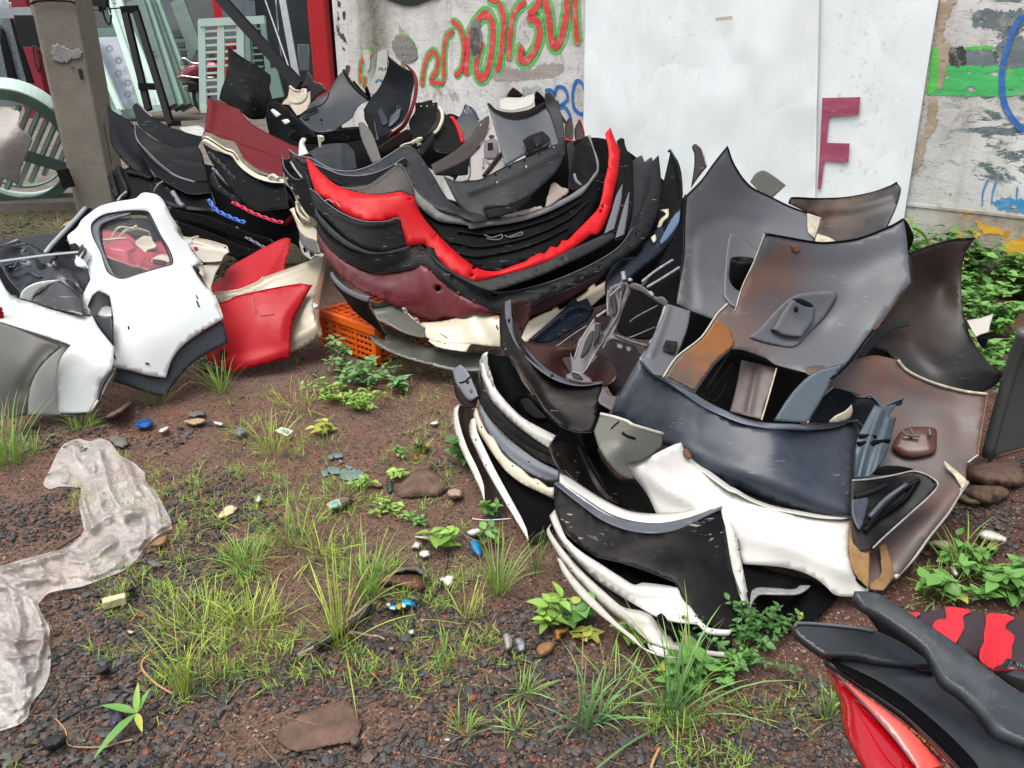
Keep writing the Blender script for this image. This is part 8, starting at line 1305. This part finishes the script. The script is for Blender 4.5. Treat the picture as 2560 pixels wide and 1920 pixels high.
LIT=[('N','white_scrap',wht,"1095,210 1160,180 1165,200 1120,230",'crinkled white foil bit below the blue cap','scrap',.015,.8),('N','tan_board_scrap',tan_,"1270,145 1330,130 1400,125 1425,150 1350,178 1300,165",'torn tan board scrap right of the blue cap','scrap',.012,.8),('N','white_scrap',wht,"1478,148 1545,158 1530,180 1490,170",'small white scrap by the tan board','scrap',.012,.3),('N','blue_scrap',bluep,"1430,140 1462,145 1455,160 1430,155",'tiny blue scrap between tan board and white scrap','scrap',.008,.2),('N','tan_scrap',cream,"1510,800 1560,740 1600,725 1640,750 1600,790 1520,820",'flaky cream scrap in the middle of the stones','scrap',.008,1.0),('N','white_folded_scrap',wht,"1760,700* 1790,650* 1822,690* 1790,720*",'folded white scrap with a dark centre','scrap',.025,.3),('N','grey_stone',rockg,"1015,1115 1070,1105 1135,1140 1090,1155 1040,1145",'flat pale grey shard below the plastic sheet','stone',.008,.3),('N','brown_leaf',lf,"1040,1000 1120,940 1160,950 1145,1005 1080,1020",'brown dead leaf by the edge of the plastic sheet','leaf',.02,.4),('N','flat_rock',rock,"715,110 800,60 900,0 920,20 870,80 800,125 740,138",'flat brown rock at the foot of the fender','stone',.06,.5),('N','crumbled_cement',rockg,"760,265 830,245 890,290 850,330 790,310",'crumbled grey cement by the plastic sheet','stone',.012,1.6),('N','crumbled_cement',rockg,"1300,85 1400,70 1420,100 1320,120",'flaky grey cement above the tan board','stone',.010,1.4),('N','grey_leaf_piece',flake,"1620,210 1680,180 1700,220 1650,250",'grey flat shard between grass blades','stone',.01,.4),('O','flat_rock',rock,"1070,1050 1120,980 1200,910 1300,890 1380,930 1440,1000 1400,1060 1300,1085 1180,1095 1100,1090",'half buried brown rock in the bare soil','stone',.028,1.0),('O','grey_disc',rockg,"1415,680 1430,655 1470,645 1510,660 1515,690 1480,708 1430,700",'grey ring disc beside the white bumper edges','disc',.01,.0),('O','red_shard',flat('terracotta','#8c4a30',.8),"1195,805 1230,800 1240,825 1205,830",'small terracotta shard on the soil','stone',.012,.2),('O','dark_pebble',flat('dark_pebble','#1f2021',.5),"1205,720 1225,700 1260,705 1262,735 1235,755 1210,745",'round dark pebble near the seedlings','stone',.03,.0),('O','dark_pebble',flat('dark_pebble',''),"1262,735 1290,725 1308,740 1295,755 1268,752",'smaller pebble touching the round dark one','stone',.018,.0),('O','pale_stone',flat('pinkish_stone','#a98e7d',.8),"1435,1040 1500,1025 1540,1050 1530,1090 1470,1095 1440,1080",'pale pinkish stone right of the half buried rock','stone',.03,1.0),('O','white_scrap',wht,"1315,575 1370,555* 1375,580 1340,588*",'white chip on the dark soil','scrap',.008,.2),('O','green_glass_shard',flat('green_glass','#2c4f42',.2),"1010,985 1050,975 1058,1040 1030,1060 1015,1020",'dark green leaf like shard left of the half buried rock','shard',.012,.2),('O','brown_leaf',tan_,"905,985 960,980 990,1010 950,1020 915,1005",'tan leaf bit above the weeds','leaf',.014,.4),('O','pale_bark_strip',wht,"1210,1355 1300,1360 1310,1385 1250,1375*",'white bark like strip left of the light green seedling','strip',.014,.6),('O','grey_card',wht,"1180,1435* 1215,1390* 1265,1405* 1235,1450*",'small pale card on the stones','card',.015,.2),('O','blue_plastic_scrap',cyan,"1590,1375* 1650,1385* 1670,1450 1665,1500 1625,1480 1600,1450",'torn bright blue plastic scrap near the grass tuft','scrap',.02,1.2),('O','white_chalk_bits',wht,"1240,1460 1300,1450 1310,1490 1250,1500",'white chalky bits near the pale card','scrap',.01,2.0),('O','dark_blue_scrap',bluep,"1740,1225 1800,1205 1805,1220 1750,1238",'dark blue bit under the bumper edge','scrap',.01,.6),('O','terracotta_pebble',flat('terracotta',''),"530,800 550,788 545,815 520,820",'terracotta pebble beside the paint flakes','stone',.012,.0),('Q','leather_scrap',flat('brown_leather','#5d3a2e',.5,var=.12),"960,330 1050,320 1160,310 1230,312 1290,380 1270,430 1230,442 1150,425 1050,400 950,395",'smooth brown leather scrap in the lower middle','scrap',.02,.0),('Q','cement_lump',rockg,"1060,300 1100,280 1170,262 1230,255 1270,290 1312,330 1290,355 1230,315 1150,305 1080,315",'crusty grey cement behind the leather scrap','stone',.03,1.6),('Q','wet_flat_rock',rock,"250,1450 300,1380 420,1290 600,1220 740,1200 820,1290 830,1400 780,1470 600,1500 420,1540 330,1520",'large flat rock flush with the ground near the bottom','stone',.004,2.0),('Q','grey_stone',rockg,"760,1460 810,1440 835,1470 820,1510 775,1515",'grey stone right of the flush rock','stone',.025,.3),('Q','white_wrapper',wht,"1380,350 1420,330 1478,330 1470,390 1440,405 1400,380",'crumpled white wrapper on the gravel','scrap',.015,2.0),('Q','white_chip',wht,"1410,1455 1450,1452 1455,1475 1420,1478",'white chip near the bottom on gravel','scrap',.014,.2),('Q','white_chip',wht,"1165,710 1200,700 1205,735 1172,738",'white chip under the yellow seedling','scrap',.014,.2),('Q','pink_chip',flat('pinkish_stone',''),"1025,825 1065,820 1068,845 1035,850",'pale pink chip on the gravel','stone',.014,.2),('Q','red_chip',flat('terracotta',''),"905,1000 940,990 950,1030 920,1045",'terracotta chip on the gravel in the lower middle','stone',.014,.1),('Q','slate_chip',flat('slate_chip','#4b5b66',.5),"1228,1010 1280,995 1275,1030 1235,1035",'blue grey chip on the gravel','stone',.012,.1),('Q','shell_piece',flat('shell_pale','#a59c92',.5),"1815,745 1850,725 1888,770 1880,830 1840,850 1825,800",'pale curled shell like leaf by the bright weed','leaf',.03,.2),('Q','shell_piece',flat('shell_grey','#8b8f92',.45),"1900,770 1940,755 1978,800 1970,850 1930,860 1905,810",'grey translucent husk by the bright weed','leaf',.03,.4),('Q','brown_leaf',lf,"2045,840 2080,795 2150,785 2178,800 2160,850 2110,890 2070,890",'round tan dead leaf below the bright weed','leaf',.02,.0),('R','brown_leaf',flat('orange_leaf','#9c6a36',.6),"235,700 290,685 340,690 330,720 290,750 280,785 245,770",'curled orange brown leaf behind the bright weed','leaf',.03,.6),('L','rubble_stone',rock,"1850,700 1990,640 2140,640 2212,700 2212,800 2000,830 1880,790",'dark brown rubble stone at the foot of the metal sheet','stone',.06,2.5),('L','rubble_stone',rock,"1830,830 1950,790 2080,800 2120,870 2000,930 1850,900",'flat brown stone right of the rusty cover','stone',.05,1.0),('L','rubble_stone',flat('sandstone','#6e5f42',.8,bump=.4),"1780,870 1850,860 1960,890 1965,915 1880,935 1800,910",'sandy flat stone right of the rusty cover','stone',.02,.4),('L','white_rag',wht,"1925,1120 1980,1100 2060,1130 2090,1170 2000,1165 1940,1150",'white rag among the right hand rubble','scrap',.03,1.2),('L','brick_piece',flat('terracotta',''),"1965,1180* 2050,1165* 2055,1215* 1985,1235*",'red brick piece among the right rubble','stone',.04,.3),('L','pink_stone',flat('pinkish_stone',''),"1905,1240 1960,1220 1980,1270 1940,1310 1915,1290",'pinkish stone left of the brick piece','stone',.04,.3),('L','crumpled_rag',cream,"1600,1175 1680,1155 1750,1185 1740,1220 1650,1215",'cream crumpled rag right of the torn bumper','scrap',.03,2.0),('L','white_scrap',wht,"1735,1330 1770,1325 1795,1380 1770,1400 1745,1370",'white bud like scrap among the right weeds','scrap',.03,.5),('L','white_scrap',wht,"2065,1130* 2105,1140* 2095,1180* 2070,1165*",'bright white scrap above the brick piece','scrap',.02,.3),('P','cream_scrap',cream,"1010,555 1060,560 1050,585 1015,580",'cream chip left of the bright grass clump','scrap',.012,.2),('P','purple_foil',flat('purple_foil','#47445a',.3),"895,1190 950,1180 990,1270 950,1300 880,1340 860,1290",'torn purple grey foil near the broad leaf sprout','scrap',.02,1.6),('P','large_dark_stone',flat('dark_stone','#2b2c2e',.6,bump=.4),"330,1430 430,1385 520,1380 525,1430 460,1490 360,1500",'larger dark stone at the bottom left','stone',.03,.4),('P','dark_stone',flat('dark_stone',''),"760,880 800,840 860,830 855,880 790,910",'blocky dark stone left of the straw curl','stone',.035,.3),('P','dark_stone',flat('dark_stone',''),"995,250 1020,195 1065,210 1060,240 1030,252",'blocky dark stone above the cream box','stone',.035,.3),('O','white_wrapper',wht,"1575,1330 1620,1310 1665,1315 1650,1340 1600,1355",'pale wrapper above the blue plastic scrap','scrap',.015,1.4),('T','pale_rag',tan_,"860,905 940,850 1060,790* 1040,860 980,910 900,930",'tan cloth scrap behind the black strut','scrap',.03,.5)]
for k,(r_,nm,m_,ol_,lb,ct,dm_,jg)in enumerate(LIT):gplate(r_,nm,m_,ol_,.006,dm_,dm_*.4,label=lb,cat=ct,jag=jg,seed=k,th=.004)
for k,q in enumerate(("605,800 640,790 640,815 612,820","645,785 700,785 708,805 660,815","680,828 710,830 695,850","585,850 608,848 605,862","565,905 600,895 605,935 570,940","610,870 680,880 690,920 640,925 610,905","725,865 775,868 780,895 745,892","700,900 770,890 840,900 845,945 760,970 690,950")):
 gplate('O','paint_flake',flake,q,.004,0,label='grey blue paint flake on bare soil, '+('small, topmost left','small, topmost right','single, below the topmost pair','tiny, left of the middle','leftmost, beside the wide one','wide one in the lower left','small, between the wide one and the largest','largest, cut by grass at the lower right')[k],cat='paint flake',group='grey blue paint flakes on the soil',jag=1.2,seed=k,th=.001)
bx=boxes('cream_box',[(gpt(*cv('P',905,325),.014),(.062,.026,.026),Matrix.Rotation(.45,3,'Z'))],cream,label='small cream box lying on the gravel',cat='box');bevel(bx,.003);tube_pts('box_seam',[tuple(Vector(gpt(*cv('P',x,y),.0275)))for x,y in((840,345),(960,300))],.001,tan_,bx)
lb_=gplate('O','bottle_label',flat('label_cream','#b7ab92',.45),"592,1135* 640,1105 720,1088 752,1095* 750,1130 700,1160 620,1180*",.012,.02,label='flattened printed bottle sleeve on the grass',cat='label');gplate('O','label_print',flat('teal_ink',''),"630,1130 675,1120 680,1150 640,1158",.034,.004,th=.001,parent=lb_);gplate('O','label_print',flat('grey_ink','#5b564e',.6),"690,1100 735,1098 735,1122 700,1130",.034,.004,th=.001,parent=lb_);gplate('O','bottle_neck',blk,"755,1100 780,1105 778,1130 755,1135",.015,.01,parent=lb_)
wr=gplate('Q','sweet_wrapper',flat('wrapper_cyan','#2f9fc4',.25),"1005,520* 1060,515 1100,530 1130,490 1180,495 1215,520 1212,550 1160,545 1120,560 1080,570 1030,565",.012,.015,.006,label='shiny blue and yellow sweet wrapper on the gravel',cat='wrapper',jag=.5)
for q,c in(("1010,520 1040,516 1040,540 1015,540",'#d9c79a'),("1080,528 1115,520 1112,560 1088,562",'#b08d22'),("1045,515 1080,518 1070,530 1045,530",'#27337a'),("1120,525 1140,520 1145,545 1125,548",'#cfdde0'),("1030,545 1070,540 1075,565 1040,562",'#a9cdd6'),("1180,505 1205,515 1200,535 1180,525",'#1c6fae')):gplate('Q','wrapper_print',flat('wp'+c,c,.3),q,.029,.004,th=.001,parent=wr)
for q,rad,m_,lb,ct in(("Q:400,880,.01 440,860,.012 500,830,.015 600,770,.015 690,680,.015 800,600,.02 880,530,.02 900,510,.015*",.010,flat('grubby_rag','#8e867b',.8,var=.2,sc=50),'grubby twisted white rag strip under the long tuft','rag'),("Q:700,740,.015 760,720,.015 830,730,.012 900,745,.012 960,750,.01 1000,770,.01*",.007,flat('grubby_rag',''),'pale curled strip on the gravel right of the long tuft','rag'),("Q:520,830,.02 640,770,.02 760,690,.02 870,600,.02 900,530,.02*",.016,blk,'black rubber strip lying beside the twisted rag','rubber strip'),("Q:1440,170,.01 1430,280,.01 1390,400,.01 1340,480,.01 1270,570,.01*",.004,blk,'thin black cord snaking over the gravel','cord'),("O:1605,1235,.02 1700,1245,.02 1880,1235,.025*",.004,wht,'thin white straw under the bumper edges','straw'),("O:1500,1310,.012 1570,1360,.012 1650,1395,.012*",.006,rockg,'grey stick above the blue plastic scrap','stick'),("P:480,1280,.01 560,1230,.01 680,1170,.012 800,1140,.012 870,1160,.012 900,1220,.01 870,1290,.01*",.006,blk,'black bent strip left of the broad leaf sprout','strip'),("P:1370,1060,.01 1250,990,.02 1170,920,.03 1120,850,.04 1130,790,.05 1180,750,.05*",.006,flat('straw_stem','#b08a5e',.6),'curled straw coloured stem left of the bright clump','stem'),("P:440,1255,.006 520,1350,.006 540,1460,.006 700,1480,.006 860,1470,.006*",.003,flat('straw_stem',''),'thin root lying on the gravel bottom left','root'),("P:800,1490,.006 950,1440,.008 1050,1420,.01*",.004,flat('straw_stem',''),'straight straw beside the broad leaf sprout','straw'),("R:905,1659,.01 930,1590,.015 965,1520,.02*",.007,flat('straw_stem',''),'short tan stick at the bottom right of centre','stick'),("N:390,1040,.01 480,980,.012 560,930,.015*",.005,blk,'dark twig at the edge of the plastic sheet','twig')):
 r0,rest=q.split(':');P3=[p[:3]for p in spline(parse(rest,r0),False,4)];o=tube_pts(lb.split()[-1]if False else ct.replace(' ','_'),[gpt(x,y,h+.003*rnd_noise(x*.05,y*.05,1,5))for x,y,h in P3],rad*.5,m_);tag(o,lb,ct)
def wheel():
 c=Vector((.86,.46,.30));ax=Vector((.45,.89,0)).normalized();u=Vector((ax.y,-ax.x,0));V=[];F=[]
 for i in range(40):
  a=2*math.pi*i/40
  for j in range(10):b=2*math.pi*j/10;q=.24+.055*math.cos(b);V.append(c+u*q*math.cos(a)+Vector((0,0,q*math.sin(a)))+ax*.05*math.sin(b))
 for i in range(40):
  for j in range(10):F.append((i*10+j,((i+1)%40)*10+j,((i+1)%40)*10+(j+1)%10,i*10+(j+1)%10))
 w=mesh_obj('rear_wheel',[tuple(v)for v in V],F,flat('tyre_rubber','#0c0c0d',.7),mc);boxes('spoke_rim',[(tuple(c),(.40,.03,.03),Matrix((u,ax,Vector((0,0,1)))).transposed()),(tuple(c),(.03,.03,.40),None)],GRYD,w)
 boxes('swing_arm',[bar3(tuple(c),(1.35,.1,.42),.05,.05)],GRYD,mc)
 boxes('frame_tube',[bar3((.9,.62,.72),(1.5,.2,.70),.06,.10)],COWL,mc);boxes('side_body',[bar3((1.0,.55,.6),(1.6,.15,.45),.30,.14)],COWL,mc)
wheel()
